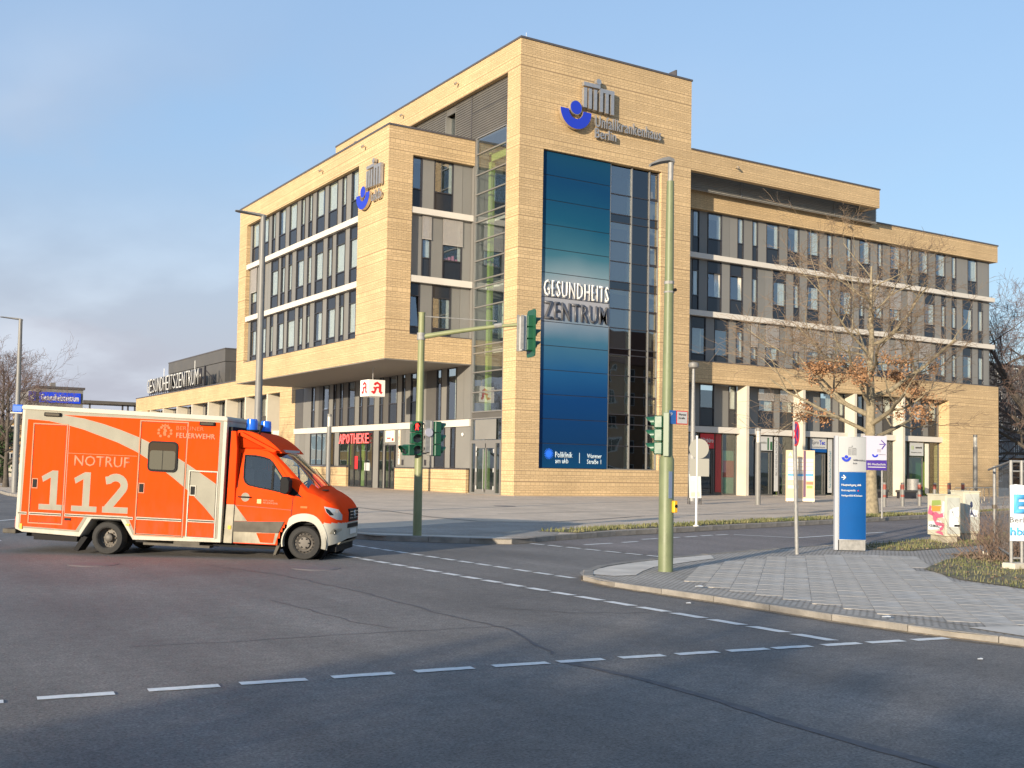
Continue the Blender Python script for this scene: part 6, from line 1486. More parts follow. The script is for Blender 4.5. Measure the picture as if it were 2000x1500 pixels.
curved_lamp('street_lamp', (8.24 + .2, 58.46, .12), 8.62, .15, .09, 1, (-.9, .4, 0), 'tall thin grey street lamp at the left edge of the picture', M['greypole'], GR, .85)
curved_lamp('street_lamp', (11.71, 32.81, .12), 9.42, .13, .08, 1, (-.92, .2, 0), 'tall grey street lamp rising behind the ambulance cab', M['greypole'], GR, .75)
# big green mast by the camera
mx_, my_ = 12.31, 14.30
ms = empty('signal_mast', (mx_, my_, NS), 'thick grey green mast with street lamp head on the near pavement corner', 'street lamp')
mb = MB(); mb.path([(mx_, my_, NS), (mx_, my_, 1.95), (mx_, my_, 2.02), (mx_ + .01, my_, 4.9), (mx_ + .015, my_, 6.7)], [.125, .125, .098, .078, .062], 20); mb.build('pole', M['mastgreen'], ms, smooth=True)
mb = MB(); mb.path([(mx_ + .015, my_, 6.65), (mx_ + .02, my_, 7.02)], [.045, .05], 12); mb.tube((mx_ + .01, my_, 4.93), (mx_ + .01, my_, 4.98), .085); mb.tube((mx_ + .012, my_, 4.78), (mx_ + .012, my_, 4.81), .09); mb.build('pole_top', M['galv'], ms, smooth=True)
hd_ = MB(); d = Vector((-.93, .30, 0)); n = Vector((.3, .93, 0)); t = Vector((mx_ + .06, my_, 7.03)); k = 0
prof = [(-.02, .05, .06, .0), (.08, .07, .07, .02), (.18, .09, .065, .0), (.30, .11, .05, -.035), (.42, .07, .025, -.075)]
for s_, w_, th, dz in prof:
    c = t + d * s_ + Vector((0, 0, dz)); hd_.v += [tuple(c + n * w_), tuple(c + n * w_ * .6 + Vector((0, 0, th))), tuple(c - n * w_ * .6 + Vector((0, 0, th))), tuple(c - n * w_), tuple(c - Vector((0, 0, .03)))]
for i in range(4):
    for j in range(5): hd_.f.append([i * 5 + j, i * 5 + (j + 1) % 5, (i + 1) * 5 + (j + 1) % 5, (i + 1) * 5 + j]); hd_.m.append(0)
hd_.f += [[0, 1, 2, 3, 4], [20, 21, 22, 23, 24]]; hd_.m += [0, 0]
hd_.build('lamp_head', M['greypole'], ms)
mb = MB(); mb.box(mx_ + .02, mx_ + .10, my_ - .18, my_ - .11, 1.06, 1.26); mb.build('push_button_box', M['yellow'], ms, bevel=.012)
mb = MB(); mb.tube((mx_ + .06, my_ - .17, 1.17), (mx_ + .06, my_ - .19, 1.17), .03); mb.build('push_button', M['black'], ms)
mb = MB(); mb.box(mx_ - .06, mx_ + .01, my_ - .135, my_ - .125, 1.30, 1.75); mb.build('sticker_strip', mat('blue_grey_sticker', (.13, .17, .26), .6), ms)
mb = MB(); mb.tube((mx_ + .07, my_ - .06, 4.83), (mx_ + .07, my_ - .10, 4.83), .03); mb.build('cable_outlet', M['black'], ms)
# street plates
sp = MB(); sp.box(mx_ - .04, mx_ + .10, my_ - .11, my_ - .10, 2.55, 2.78); pl = sp.build('blue_plate', mat('plate_blue', (.02, .10, .32), .4), ms)
sp = MB(); sp.box(mx_ + .11, mx_ + .36, my_ - .11, my_ - .10, 2.55, 2.78); p2 = sp.build('white_plate', M['red'], ms)
sp = MB(); sp.box(mx_ + .125, mx_ + .345, my_ - .114, my_ - .11, 2.565, 2.765); sp.build('plate_face', M['signwhite'], p2)
text('lettering', 'Warener', (mx_ + .15, my_ - .116, 2.70), (1, 0, 0), (0, 0, 1), .17, .035, M['black'], p2, depth=.002)
text('lettering', 'Straße', (mx_ + .15, my_ - .116, 2.64), (1, 0, 0), (0, 0, 1), .14, .035, M['black'], p2, depth=.002)
text('lettering', 'P', (mx_ - .02, my_ - .112, 2.68), (1, 0, 0), (0, 0, 1), .04, .06, M['signwhite'], pl, depth=.002)

def signal(parent_name, pos, facing, label, nl=3, lit=None, arrow=True, board=False, sc=1.0, group=None):
    """traffic signal head. facing: direction the lenses look; pos: centre"""
    e = empty(parent_name, pos, label, 'traffic light', group); f = Vector(facing).normalized(); r = Vector((-f.y, f.x, 0)); c = Vector(pos)
    h = .30 * nl * sc; w = .15 * sc; dp = .20 * sc
    def bx_(mb, a0, a1, b0, b1, z0, z1):
        k = len(mb.v)
        for z in (z0, z1):
            for a, b in ((a0, b0), (a1, b0), (a1, b1), (a0, b1)): mb.v.append(tuple(c + r * a + f * b + Vector((0, 0, z))))
        for q in ((0, 3, 2, 1), (4, 5, 6, 7), (0, 1, 5, 4), (1, 2, 6, 5), (2, 3, 7, 6), (3, 0, 4, 7)): mb.f.append([k + i for i in q]); mb.m.append(0)
    for i in range(nl):
        z = h / 2 - (i + .5) * .30 * sc; mb = MB(); bx_(mb, -w, w, -dp, 0, z - .145 * sc, z + .145 * sc); hs = mb.build('signal_housing', M['siggreen'], e, bevel=.018)
        lc = c + Vector((0, 0, z)); mb = MB(); mb.lathe(lc + f * .0, f, [(.115 * sc, 0), (.115 * sc, .012), (.10 * sc, .006), (.001, .012)], 20)
        ln = mb.build('lens', M['lensred'] if (lit == i and not arrow) else M['lens'], e, smooth=True)
        if lit == i and arrow:      # lit figure on the dark lens
            mb = MB(); q = [(-.035, -.085), (.0, -.02), (.03, -.085), (.045, -.08), (.02, .0), (.035, .05), (.055, .01), (.06, .02), (.03, .075), (.012, .09), (-.012, .09), (-.035, .06), (-.04, .0), (-.02, -.02), (-.05, -.08)]
            mb.prism([(u * sc * 1.0, v * sc) for u, v in q], lambda u, v, d: lc + r * u + Vector((0, 0, v)) + f * (.014 + d), 0, .006); mb.build('lit_figure', M['lensred'], ln)
        mb = MB(); k = len(mb.v); n_ = 14    # visor: open hood
        for jj, (rr, dd) in enumerate(((.125, 0.0), (.118, .20), (.110, .20), (.115, 0.0))):
            for i_ in range(n_ + 1):
                a = RAD(-35 + 250 * i_ / n_); L_ = dd * (1.0 if dd == 0 else (.35 + .65 * max(0, math.sin(a)) ** .5 if math.sin(a) > 0 else .35))
                p = lc + r * (rr * sc * math.cos(a)) + Vector((0, 0, rr * sc * math.sin(a))) + f * (L_ * sc); mb.v.append(tuple(p))
        for jj in range(3):
            for i_ in range(n_): a0 = jj * (n_ + 1) + i_; mb.f.append([a0, a0 + 1, a0 + n_ + 2, a0 + n_ + 1]); mb.m.append(0)
        mb.build('visor', M['siggreen'], e, smooth=True)
    if board:
        mb = MB(); pts = rrect(-.30 * sc, .30 * sc, -h / 2 - .14, h / 2 + .14, .09); mb.prism(pts, lambda u, v, d: c + r * u + Vector((0, 0, v)) + f * d, -.05, -.03)
        mb.build('backboard', M['siggreen'], e)
    return e, bx_
# arm mast
tx, ty = 12.2, 23.03
tm_ = empty('signal_pole', (tx, ty, .12), 'slim olive green pole with long arm on the far corner of the plaza', 'traffic light pole')
mb = MB(); mb.path([(tx, ty, .12), (tx, ty, 1.5), (tx + .01, ty, 5.38), (tx + .01, ty, 5.42)], [.105, .10, .075, .085], 18); mb.build('pole', M['polegreen'], tm_, smooth=True)
mb = MB(); a0 = Vector((tx + .02, ty, 4.84)); a1 = Vector((14.15, 21.6, 5.15)); mid = a0.lerp(a1, .5) + Vector((0, 0, .03))
mb.path([a0, a0.lerp(a1, .25) + Vector((0, 0, .02)), mid, a0.lerp(a1, .75) + Vector((0, 0, .03)), a1], [.062, .058, .052, .046, .042], 14); mb.build('arm', M['polegreen'], tm_, smooth=True)
mb = MB(); mb.tube((tx, ty, 5.33), (13.65, 21.97, 5.22), .012, n=6); mb.build('stay_wire', M['galv'], tm_)
mb = MB(); mb.lathe((tx, ty, 4.76), (0, 0, 1), [(.10, 0), (.10, .17)], 16); mb.tube((13.6, 22.0, 5.10), (13.75, 21.9, 5.13), .06); mb.build('clamp', M['galv'], tm_)
GS = 'green traffic signal heads at the crossing'
e_, fb = signal('traffic_signal', (14.33, 21.45, 4.93), (.93, -.22, 0), 'traffic signal head with green backboard at the tip of the long arm', 3, None, False, True, .93)
mb = MB(); fb(mb, -.13, .13, -.30, -.20, -.42, .40); mb.build('rear_panel', M['signwhite'], e_, bevel=.01)
mb = MB(); fb(mb, -.20, -.15, -.36, -.30, -.40, .40); mb.build('bracket', M['galv'], e_)
mb = MB(); fb(mb, .10, .13, -.36, -.30, -.42, .44); mb.build('bracket', M['galv'], e_)
# heads on the arm mast
e_, fb = signal('traffic_signal', (tx - .15, ty - .16, 2.42), (-.28, -.96, 0), 'signal head showing a lit red pedestrian on the olive pole', 3, 0, True, False, .90)
e_, fb = signal('traffic_signal', (tx + .42, ty - .18, 2.42), (.97, .10, 0), 'signal head with three hooded lamps facing right on the olive pole', 3, None, False, False, .92)
mb = MB(); fb(mb, -.09, .09, -.28, -.20, -.40, .42); mb.build('rear_panel', M['galv'], e_, bevel=.01)
e_, fb = signal('traffic_signal', (tx - .42, ty - .12, 2.14), (-.97, -.2, 0), 'small single hooded signal lamp facing left on the olive pole', 1, None, False, False, .88)
mb = MB(); mb.lathe((tx + .09, ty - .30, 2.56), (0, -1, 0), [(.10, 0), (.10, .03), (.001, .03)], 16)
o_ = mb.build('sticker_disc', mat('grey_sticker', (.36, .36, .42), .5), tm_)
mb = MB(); mb.box(tx + .02, tx + .16, ty - .28, ty - .20, 2.1, 2.85); mb.build('bracket_plate', M['galv'], tm_)
for z in (2.05, 2.75):
    mb = MB(); mb.box(tx - .3, tx + .35, ty - .13, ty - .08, z, z + .04); mb.build('bracket', M['galv'], tm_)
# head on the near mast, seen from the side/back
e_, fb = signal('traffic_signal', (mx_ - .17, my_ + .12, 2.36), (-.66, .75, 0), 'dark green signal head with pale back mounted on the thick near mast', 3, None, False, False, .74)
mb = MB(); fb(mb, -.12, .12, -.26, -.16, -.36, .38); mb.build('rear_panel', mat('olive_back', (.16, .20, .14), .5), e_, bevel=.01)

# ------------------------------------------------------------ posts and signs
def post(name, base, h, r, mt, label, cat='post', lean=(0, 0), group=None):
    e = empty(name, base, label, cat, group); b = Vector(base); mb = MB(); mb.tube(b, b + Vector((lean[0], lean[1], h)), r, n=12); mb.build('pole', mt, e, smooth=True); return e
e = post('no_stopping_sign', (17.61, 16.32, NS), 2.77, .042, M['galv'], 'leaning thin grey post with a no stopping disc seen edge on', 'sign', (-.10, 0))
mb = MB(); c = Vector((17.46, 16.22, 2.58)); mb.lathe(c, (-.85, .53, 0), [(.001, .012), (.255, .012), (.255, 0), (.001, 0)], 28); mb.build('disc', mat('dull_purple_blue', (.08, .02, .16), .5), e)
mb = MB(); mb.lathe(c, (-.85, .53, 0), [(.22, .014), (.26, .014), (.26, -.002), (.22, -.002)], 28)
u_ = Vector((.53, .85, 0)).normalized(); 
for sg in (1, -1): mb.tube(c + Vector((-.85, .53, 0)) * .016 + u_ * (.16 * sg) + Vector((0, 0, .16)), c + Vector((-.85, .53, 0)) * .016 - u_ * (.16 * sg) - Vector((0, 0, .16)), .012, n=4)
mb.build('red_border', M['red'], e)
e = post('sign_post', (22.68, 24.98, .12), 2.72, .035, M['white'], 'pale post on the far verge with a round and a square sign seen from behind', 'sign')
mb = MB(); mb.lathe((22.72, 24.93, 2.45), (.45, .89, 0), [(.001, 0), (.30, 0), (.30, .012), (.001, .012)], 28); mb.build('round_plate', mat('sign_back_grey', (.30, .29, .25), .5), e)
mb = MB(); mb.prism([(-.29, 1.62), (.29, 1.62), (.29, 2.15), (-.29, 2.15)], lambda u, v, d: (22.74 + u * .89 + d * .45, 24.92 - u * .45 + d * .89, v), 0, .012); mb.build('square_plate', MATS['sign_back_grey'], e)
mb = MB(); mb.lathe((22.68, 24.98, .12), (0, 0, 1), [(.09, 0), (.09, .03), (.04, .05)], 12); mb.build('base_plate', M['white'], e)
# bollard lamps
for p, h, lb_ in (((41.48, 41.09, .12), 3.95, 'slim grey light column on the plaza before the green shop sign'), ((26.24, 61.04, .12), 4.7, 'slim grey light column before the pharmacy low wall'), ((62.9, 43.56, .12), 4.3, 'slim light column casting its shadow on the right brick wall')):
    e = empty('light_column', p, lb_, 'light column', 'slim light columns on the plaza'); b = Vector(p); mb = MB(); mb.tube(b, b + Vector((0, 0, h - .75)), .14, n=14); mb.build('column', M['greypole'], e, smooth=True)
    mb = MB(); mb.tube(b + Vector((0, 0, h - .75)), b + Vector((0, 0, h - .16)), .115, n=14); mb.build('light_tube', mat('opal_tube', (.45, .43, .38), .3), e, smooth=True)
    mb = MB(); mb.tube(b + Vector((0, 0, h - .16)), b + Vector((0, 0, h)), .13, n=14); mb.build('column_cap', M['greypole'], e, smooth=True)
e = empty('globe_lamp', (42.0, 46.6, .12), 'grey lamp post with small round head standing beside the tower edge', 'street lamp'); b = Vector((42.0, 46.6, .12))
mb = MB(); mb.path([b, b + Vector((0, 0, 2.6)), b + Vector((0, 0, 2.7)), b + Vector((0, 0, 7.4))], [.26, .24, .15, .08], 14); mb.build('pole', M['galv'], e, smooth=True)
mb = MB(); mb.lathe(b + Vector((0, 0, 7.4)), (0, 0, 1), [(.05, 0), (.26, .08), (.30, .2), (.26, .34), (.001, .42)], 18); mb.build('lamp_head', M['greypole'], e, smooth=True)
# A-board
e = empty('sandwich_board', (38.0, 42.0, .12), 'white sandwich board standing on the plaza at the tower foot', 'sandwich board')
for sg, mt in ((-1, 'signwhite'), (1, 'darkwood')):
    mb = MB(); b = Vector((38.0, 42.0, .12)); f = Vector((-.55, -.83, 0)) * (1 if sg < 0 else -1); r = Vector((.83, -.55, 0))
    P_ = lambda u, v, d: b + r * u + f * (.34 * (1 - v / 1.55) + d) + Vector((0, 0, v))
    mb.prism([(-.30, .32), (.30, .32), (.30, 1.52), (-.30, 1.52)], P_, 0, .03); mb.build('board', M[mt], e)
    mb = MB(); mb.tube(P_(-.28, 0, 0), P_(-.28, .34, 0), .02, n=6); mb.tube(P_(.28, 0, 0), P_(.28, .34, 0), .02, n=6); mb.build('leg', M['black'], e)
    if sg < 0:
        mb = MB(); mb.prism([(-.22, .40), (.22, .40), (.2, .62), (-.2, .60)], P_, .031, .036); mb.build('poster_print', M['cream'], e)
        mb = MB(); mb.prism([(-.15, 1.2), (.15, 1.2), (.15, 1.4), (-.15, 1.4)], P_, .031, .036); mb.build('poster_print', M['paper'], e)
# information board of the shops
ib = empty('information_board', (48.4, 43.2, .12), 'wide pale directory board of the health centre standing on the plaza', 'information board')
r = Vector((.857, -.514, 0)); f = Vector((-.514, -.857, 0)); b = Vector((48.42, 44.65, .12))
P_ = lambda u, v, d: b + r * u + f * d + Vector((0, 0, v))
mb = MB(); mb.prism([(-.82, .05), (.82, .05), (.82, 2.98), (-.82, 2.98)], P_, -.12, 0); mb.build('board', M['cream'], ib)
cells = []
for i, (z0, z1) in enumerate(((2.30, 2.50), (2.06, 2.26), (1.84, 2.02), (1.60, 1.80))):
    for a0, a1 in ((-.72, -.08), (-.02, .16), (.34, .74)): cells.append((a0, a1, z0, z1, 'boardlite'))
cells += [(-.72, .74, 1.50, 1.64, 'boardblue'), (-.72, .30, 1.26, 1.49, 'boardlite'), (.34, .74, 1.26, 1.49, 'paper'), (-.72, -.30, 1.02, 1.18, 'cabinet'), (.34, .74, 1.02, 1.18, 'pinkfoil'), (-.72, -.1, .78, .96, 'boardlite'), (.36, .70, .80, .96, 'green'), (-.82, .82, .06, .22, 'boardlite')]
for a0, a1, z0, z1, mt in cells:
    mb = MB(); mb.prism([(a0, z0), (a1, z0), (a1, z1), (a0, z1)], P_, .002, .01); mb.build('directory_panel', M[mt], ib)
mb = MB(); mb.prism([(.17, .3), (.31, .3), (.31, 2.96), (.17, 2.96)], P_, .002, .012); mb.build('dark_stripe', mat('plum_stripe', (.13, .07, .12), .5), ib)
mb = MB(); mb.prism([(-.70, 2.62), (-.64, 2.62), (-.58, 2.74), (-.52, 2.62), (-.46, 2.62), (-.56, 2.86), (-.60, 2.86)], P_, .002, .01); mb.build('board_emblem', M['boardlite'], ib)
mb = MB()
for u in (-.72, .72): mb.prism([(u - .04, 0), (u + .04, 0), (u + .04, .1), (u - .04, .1)], P_, -.10, -.02)
mb.build('foot', M['galv'], ib)
# blue pylon
py = empty('pylon_sign', (19.6, 16.65, NS), 'tall blue and grey hospital pylon sign on the near pavement', 'sign')
b = Vector((19.62, 16.60, NS + .02)); r = Vector((.80, -.60, 0)); f = Vector((-.60, -.80, 0))
P_ = lambda u, v, d: b + r * u + f * d + Vector((0, 0, v))
W_ = .30
def curved(u0, u1, z0, z1, off, name, m_, n=10):
    mb = MB()
    for i in range(n):
        a = u0 + (u1 - u0) * i / n; c = u0 + (u1 - u0) * (i + 1) / n; D = lambda t: .07 * (1 - ((t - .0) / W_) ** 2) + off
        mb.q([P_(a, z0, D(a)), P_(c, z0, D(c)), P_(c, z1, D(c)), P_(a, z1, D(a))])
    return mb.build(name, m_, py, smooth=True)
mb = MB(); mb.prism([(-W_, .22), (W_, .22), (W_, 2.50), (-W_, 2.50)], P_, -.10, -.005); mb.build('pylon_body', mat('pylon_silver', (.30, .31, .32), .5), py)
mb = MB(); n = 10; pp = [(-W_, -.01)] + [(-W_ + 2 * W_ * i / n, .07 * (1 - ((-W_ + 2 * W_ * i / n) / W_) ** 2)) for i in range(n + 1)] + [(W_, -.01)]
mb.prism(pp, lambda u, v, d: P_(u, d, v), .22, 2.50); mb.build('curved_front', MATS['pylon_silver'], py)
mb = MB(); mb.prism([(-W_ - .075, .0), (-W_ - .005, .0), (-W_ - .005, 2.52), (-W_ - .075, 2.52)], P_, -.11, .03); mb.build('edge_post', mat('pylon_edge', (.36, .37, .40), .5), py)
mb = MB(); mb.prism([(-W_ + .02, .0), (W_ - .02, .0), (W_ - .02, .22), (-W_ + .02, .22)], P_, -.08, .03); mb.build('plinth', M['galv'], py)
curved(-W_ + .02, W_ - .005, .235, 1.72, .006, 'blue_face', M['signblue'])
curved(-W_ + .02, W_ - .005, 1.735, 2.48, .006, 'silver_face', mat('pylon_face_silver', (.33, .34, .35), .6, spec=.2))
def ptext(s_, u, z0, w_, h_, m_, off=.085, bold=.01):
    p = P_(u, z0, off); text('lettering', s_, p, r, (0, 0, 1), w_, h_, m_, py, depth=.003, bold=bold)
dkg = mat('dark_grey_print3', (.12, .12, .13), .5)
ptext('Unfallkrankenhaus', 0.0, 1.965, .25, .040, dkg, .088, .02); ptext('Berlin', 0.0, 1.895, .085, .034, dkg, .088, .02)
ptext('Haupteingang ukb', -.245, 1.40, .42, .060, M['white'], .084, .02); ptext('Rettungsstelle', -.245, 1.285, .30, .052, M['white'], .084, .0); ptext('Heiligenfeld Kliniken', -.245, 1.17, .44, .052, M['white'], .084, .0)
ptext('+', .09, 1.29, .04, .04, M['red'], .09, .03)
mb = MB(); zc = 1.60
mb.prism([(-.245, zc - .009), (-.16, zc - .009), (-.16, zc + .009), (-.245, zc + .009)], P_, .075, .08)
mb.prism([(-.20, zc + .055), (-.215, zc + .045), (-.17, zc), (-.215, zc - .045), (-.20, zc - .055), (-.145, zc)], P_, .075, .08); mb.build('arrow', M['white'], py)
mb = MB()
for i, u in enumerate((-.10, -.075, -.05, -.02, .005, .03, .055)): mb.prism([(u, 2.09), (u + .007, 2.09), (u + .007, 2.23 if i > 2 else 2.24), (u, 2.24)], P_, .085, .088)
mb.prism([(-.10, 2.26), (-.02, 2.26), (-.02, 2.268), (-.10, 2.268)], P_, .085, .088); mb.prism([(-.02, 2.24), (.062, 2.24), (.062, 2.248), (-.02, 2.248)], P_, .085, .088); mb.prism([(-.03, 2.275), (-.015, 2.275), (-.015, 2.30), (-.03, 2.30)], P_, .085, .088)
mb.build('gate_emblem', dkg, py)
mb = MB(); cu_, cz2 = -.145, 2.045; R1_, R0_ = .10, .047; nn2 = 14
mb.prism([(cu_ + R1_ * math.cos(math.pi + math.pi * i / nn2), cz2 + R1_ * math.sin(math.pi + math.pi * i / nn2)) for i in range(nn2 + 1)] + [(cu_ + R0_ * math.cos(2 * math.pi - math.pi * i / nn2), cz2 + R0_ * math.sin(2 * math.pi - math.pi * i / nn2)) for i in range(nn2 + 1)], P_, .080, .084)
mb.prism([(cu_ + .037 * math.cos(RAD(20 * i)), cz2 + .008 + .037 * math.sin(RAD(20 * i))) for i in range(18)], P_, .080, .084); mb.build('bowl_emblem', M['blue'], py)
# second sign behind the pylon
e = empty('direction_sign', (34.6, 28.2, .12), 'white and violet direction sign with arrow half hidden behind the blue pylon', 'sign')
b = Vector((34.55, 28.0, .12)); r = Vector((.86, -.51, 0)); f = Vector((-.51, -.86, 0)); P_ = lambda u, v, d: b + r * u + f * d + Vector((0, 0, v))
mb = MB(); mb.prism([(-.60, 2.20), (.30, 2.20), (.30, 3.12), (-.60, 3.12)], P_, 0, .04); mb.build('sign_plate', mat('sign_lilac_white', (.42, .40, .48), .5), e)
mb = MB(); mb.prism([(-.60, 1.82), (.30, 1.82), (.30, 2.19), (-.60, 2.19)], P_, 0, .045); mb.build('violet_plate', M['violet'], e)
mb = MB(); mb.prism([(.02, 2.79), (.20, 2.79), (.20, 2.82), (.02, 2.82)], P_, .045, .05); mb.prism([(.10, 2.97), (.08, 2.94), (.22, 2.805), (.10, 2.64), (.12, 2.60), (.27, 2.805)], P_, .045, .05); mb.build('arrow', M['violet'], e)
text('lettering', 'BG Hochschule', P_(-.42, 2.0, .047), r, (0, 0, 1), .68, .09, M['signwhite'], e, depth=.003, bold=.02); mb = MB(); mb.prism([(-.42, 1.92), (.26, 1.92), (.26, 1.95), (-.42, 1.95)], P_, .045, .05); mb.build('underline', M['signwhite'], e)
mb = MB(); cu_, cz2, R1_, R0_ = -.12 - .02, 2.42, .12, .055
mb.prism([(cu_ + R1_ * math.cos(math.pi + math.pi * i / nn2), cz2 + R1_ * math.sin(math.pi + math.pi * i / nn2)) for i in range(nn2 + 1)] + [(cu_ + R0_ * math.cos(2 * math.pi - math.pi * i / nn2), cz2 + R0_ * math.sin(2 * math.pi - math.pi * i / nn2)) for i in range(nn2 + 1)], P_, .041, .046); mb.build('bowl_emblem', M['blue'], e)
text('lettering', 'Unfallkrankenhaus', P_(.0, 2.40, .042), r, (0, 0, 1), .26, .035, dkg, e, depth=.003)
mb = MB()
for i in range(5): mb.prism([(-.05 + i * .03, 2.50), (-.043 + i * .03, 2.50), (-.043 + i * .03, 2.62), (-.05 + i * .03, 2.62)], P_, .041, .046)
mb.build('gate_emblem', dkg, e)
mb = MB(); mb.tube(P_(-.5, 0, -.03), P_(-.5, 3.1, -.03), .035, n=10); mb.tube(P_(.15, 0, -.03), P_(.15, 3.1, -.03), .035, n=10); mb.build('leg', M['galv'], e)

# bollards, benches, bin, racks
bl = [(47.42, 38.05), (49.56, 38.6), (51.71, 39.18), (53.81, 39.8), (56.03, 40.46), (58.28, 41.16)]
bn_ = ['first', 'second', 'third', 'fourth', 'fifth', 'sixth']
bt = ['bollard with red bands nearest the tree trunk, first of the row', 'bollard with red bands, second of the row right of the tree', 'bollard with red bands whose foot touches the cabinets, third of the row', 'bollard with red bands seen above the first cabinet, fourth of the row', 'bollard with red bands at the brick wall edge, fifth of the row', 'bollard before the right brick wall, last of the row']
first = None
for i, (x, y) in enumerate(bl):
    if first is None:
        e = empty('bollard', (x, y, .12), bt[i], 'bollard', 'red and grey bollards along the plaza edge'); first = e
        mb = MB(); mb.tube((x, y, .12), (x, y, 1.38), .095, n=12); mb.build('post', M['greypole'], e, smooth=True)
        for z0_, z1_ in ((.62, .74), (1.02, 1.28)):
            mb = MB(); mb.tube((x, y, z0_), (x, y, z1_), .098, n=12); mb.build('red_band', M['redstripe'], e, smooth=True)
    else:
        c = first.copy(); COL.objects.link(c); c.location = (x, y, .12); c['label'] = bt[i]; c.rotation_euler = (random.uniform(-.02, .02), random.uniform(-.02, .02), random.uniform(0, 3))
        for ch in first.children:
            k = ch.copy(); COL.objects.link(k); k.parent = c
def bench(p, w, label):
    e = empty('bench', p, label, 'bench'); b = Vector(p); mb = MB(); mb.box(p[0] - w / 2, p[0] + w / 2, p[1] - .35, p[1] + .35, .55, .72); mb.build('seat', M['darkwood'], e, bevel=.02)
    mb = MB(); mb.box(p[0] - w / 2 + .1, p[0] + w / 2 - .1, p[1] - .3, p[1] + .3, .12, .55); mb.build('base', M['frame'], e)
bench((55.9, 51.6, .12), 1.8, 'low dark bench block before the flower shop, left of the directory board')
bench((66.0, 53.4, .12), 1.3, 'low dark bench block seen right behind the tree trunk')
bench((67.2, 52.0, .12), 1.6, 'dark cube bench beside the last arcade column')
mb = MB(); mb.tube((73.9, 56.6, .12), (73.9, 56.6, 1.5), .45, n=16); mb.build('waste_bin', M['galv'], smooth=True, label='round grey waste bin before the green lit shop door', cat='waste bin')
mb = MB(); mb.tube((63.5, 49.6, .12), (63.5, 49.6, 1.1), .07, n=8); mb.build('stub_post', M['greypole'], label='short grey post beside the dark cube bench', cat='post')
GR2 = 'bicycle stands before the right brick wall'
lbl = ['bicycle stand hoop on the right plaza, leftmost of the bicycle stands', 'bicycle stand hoop, second from the left of the bicycle stands', 'bicycle stand hoop, third from the left of the bicycle stands', 'bicycle stand hoop, fourth from the left of the bicycle stands', 'bicycle stand hoop nearest the fence post, rightmost of the bicycle stands']
for i in range(5):
    x, y = 59.0 + i * 1.55, 42.3 + i * .55; mb = MB(); dx, dy = .62, -.42
    mb.path([(x, y, .12), (x, y, .95), (x + dx * .12, y + dy * .12, 1.07), (x + dx * .9, y + dy * .9, 1.07), (x + dx, y + dy, .95), (x + dx, y + dy, .12)], [.032] * 6, 8)
    mb.build('bicycle_stand', M['goldsteel'], smooth=True, label=lbl[i], cat='bicycle stand', group=GR2)
# utility cabinets
def cabinet(c, w, d_, h, rz, label):
    e = empty('utility_cabinet', c, label, 'utility cabinet'); r = Vector((math.cos(rz), math.sin(rz), 0)); f = Vector((math.sin(rz), -math.cos(rz), 0)); b = Vector(c)
    P_ = lambda u, v, t: b + r * u + f * t + Vector((0, 0, v))
    mb = MB(); mb.prism([(-w / 2 + .06, 0), (w / 2 - .06, 0), (w / 2 - .06, .18), (-w / 2 + .06, .18)], P_, -d_ + .05, -.05); mb.build('base', M['cabinetbase'], e)
    mb = MB(); mb.prism([(-w / 2, .18), (w / 2, .18), (w / 2, h), (-w / 2, h)], P_, -d_, 0); bd = mb.build('cabinet_body', M['cabinet'], e, bevel=.008)
    mb = MB(); mb.prism([(-w / 2 - .015, h), (w / 2 + .015, h), (w / 2 + .015, h + .03), (-w / 2 - .015, h + .03)], P_, -d_ - .015, .015); mb.build('lid', M['cabinet'], e)
    mb = MB(); mb.prism([(-w / 2 + .03, .24), (w / 2 - .03, .24), (w / 2 - .03, h - .05), (-w / 2 + .03, h - .05)], P_, .004, .014); dr_ = mb.build('door', mat('cabinet_door', (.40, .41, .37), .55, var=.1, scale=5), e)
    return e, P_, dr_, bd
e, P_, dr_, bd = cabinet((24.55, 17.62, NS), .40, .82, 1.20, RAD(-22), 'beige utility cabinet covered in pink graffiti and stickers beside the lawn')
# the wide side faces the camera's left: graffiti side
r = Vector((math.cos(RAD(-22)), math.sin(RAD(-22)), 0)); f = Vector((math.sin(RAD(-22)), -math.cos(RAD(-22)), 0)); b0 = Vector((24.55, 17.62, NS))
S_ = lambda u, v, t: b0 + r * (-.20 - t) + f * (-.82 + u) + Vector((0, 0, v))     # u runs along the left side, 0 (back) .. .82 (front)
def sblob(pts, m_, nm, t=.004):
    mb = MB(); mb.prism(pts, S_, t, t + .004); mb.build(nm, m_, bd)
sblob([(.20, .92), (.62, .96), (.60, 1.08), (.22, 1.06)], M['green'], 'sticker'); sblob([(.22, .78), (.58, .80), (.62, .93), (.20, .92)], mat('orange_sticker', (.7, .28, .05), .6), 'sticker')
sblob([(.62, .68), (.76, .62), (.78, 1.04), (.70, 1.06)], M['paper'], 'sticker'); sblob([(.04, .30), (.66, .34), (.64, .56), (.05, .52)], M['paper'], 'sticker')
for pl_ in ([(.03, .72), (.12, .94), (.20, .90), (.16, .82), (.30, .76), (.28, .66), (.12, .70)], [(.24, .74), (.40, .78), (.55, .72), (.70, .76), (.74, .66), (.60, .64), (.46, .62), (.40, .52), (.76, .50), (.74, .42), (.40, .44), (.28, .58)], [(.36, .26), (.58, .22), (.70, .12 + .08), (.74, .20), (.68, .28), (.52, .30)], [(.55, .36), (.68, .42), (.78, .46), (.70, .34), (.60, .30)]):
    sblob(pl_, M['pink'], 'graffiti', .009)
text('lettering', '+20.MARZ', S_(.08, .38, .009), f, (0, 0, 1), .50, .07, M['black'], bd, depth=.003, bold=.02)
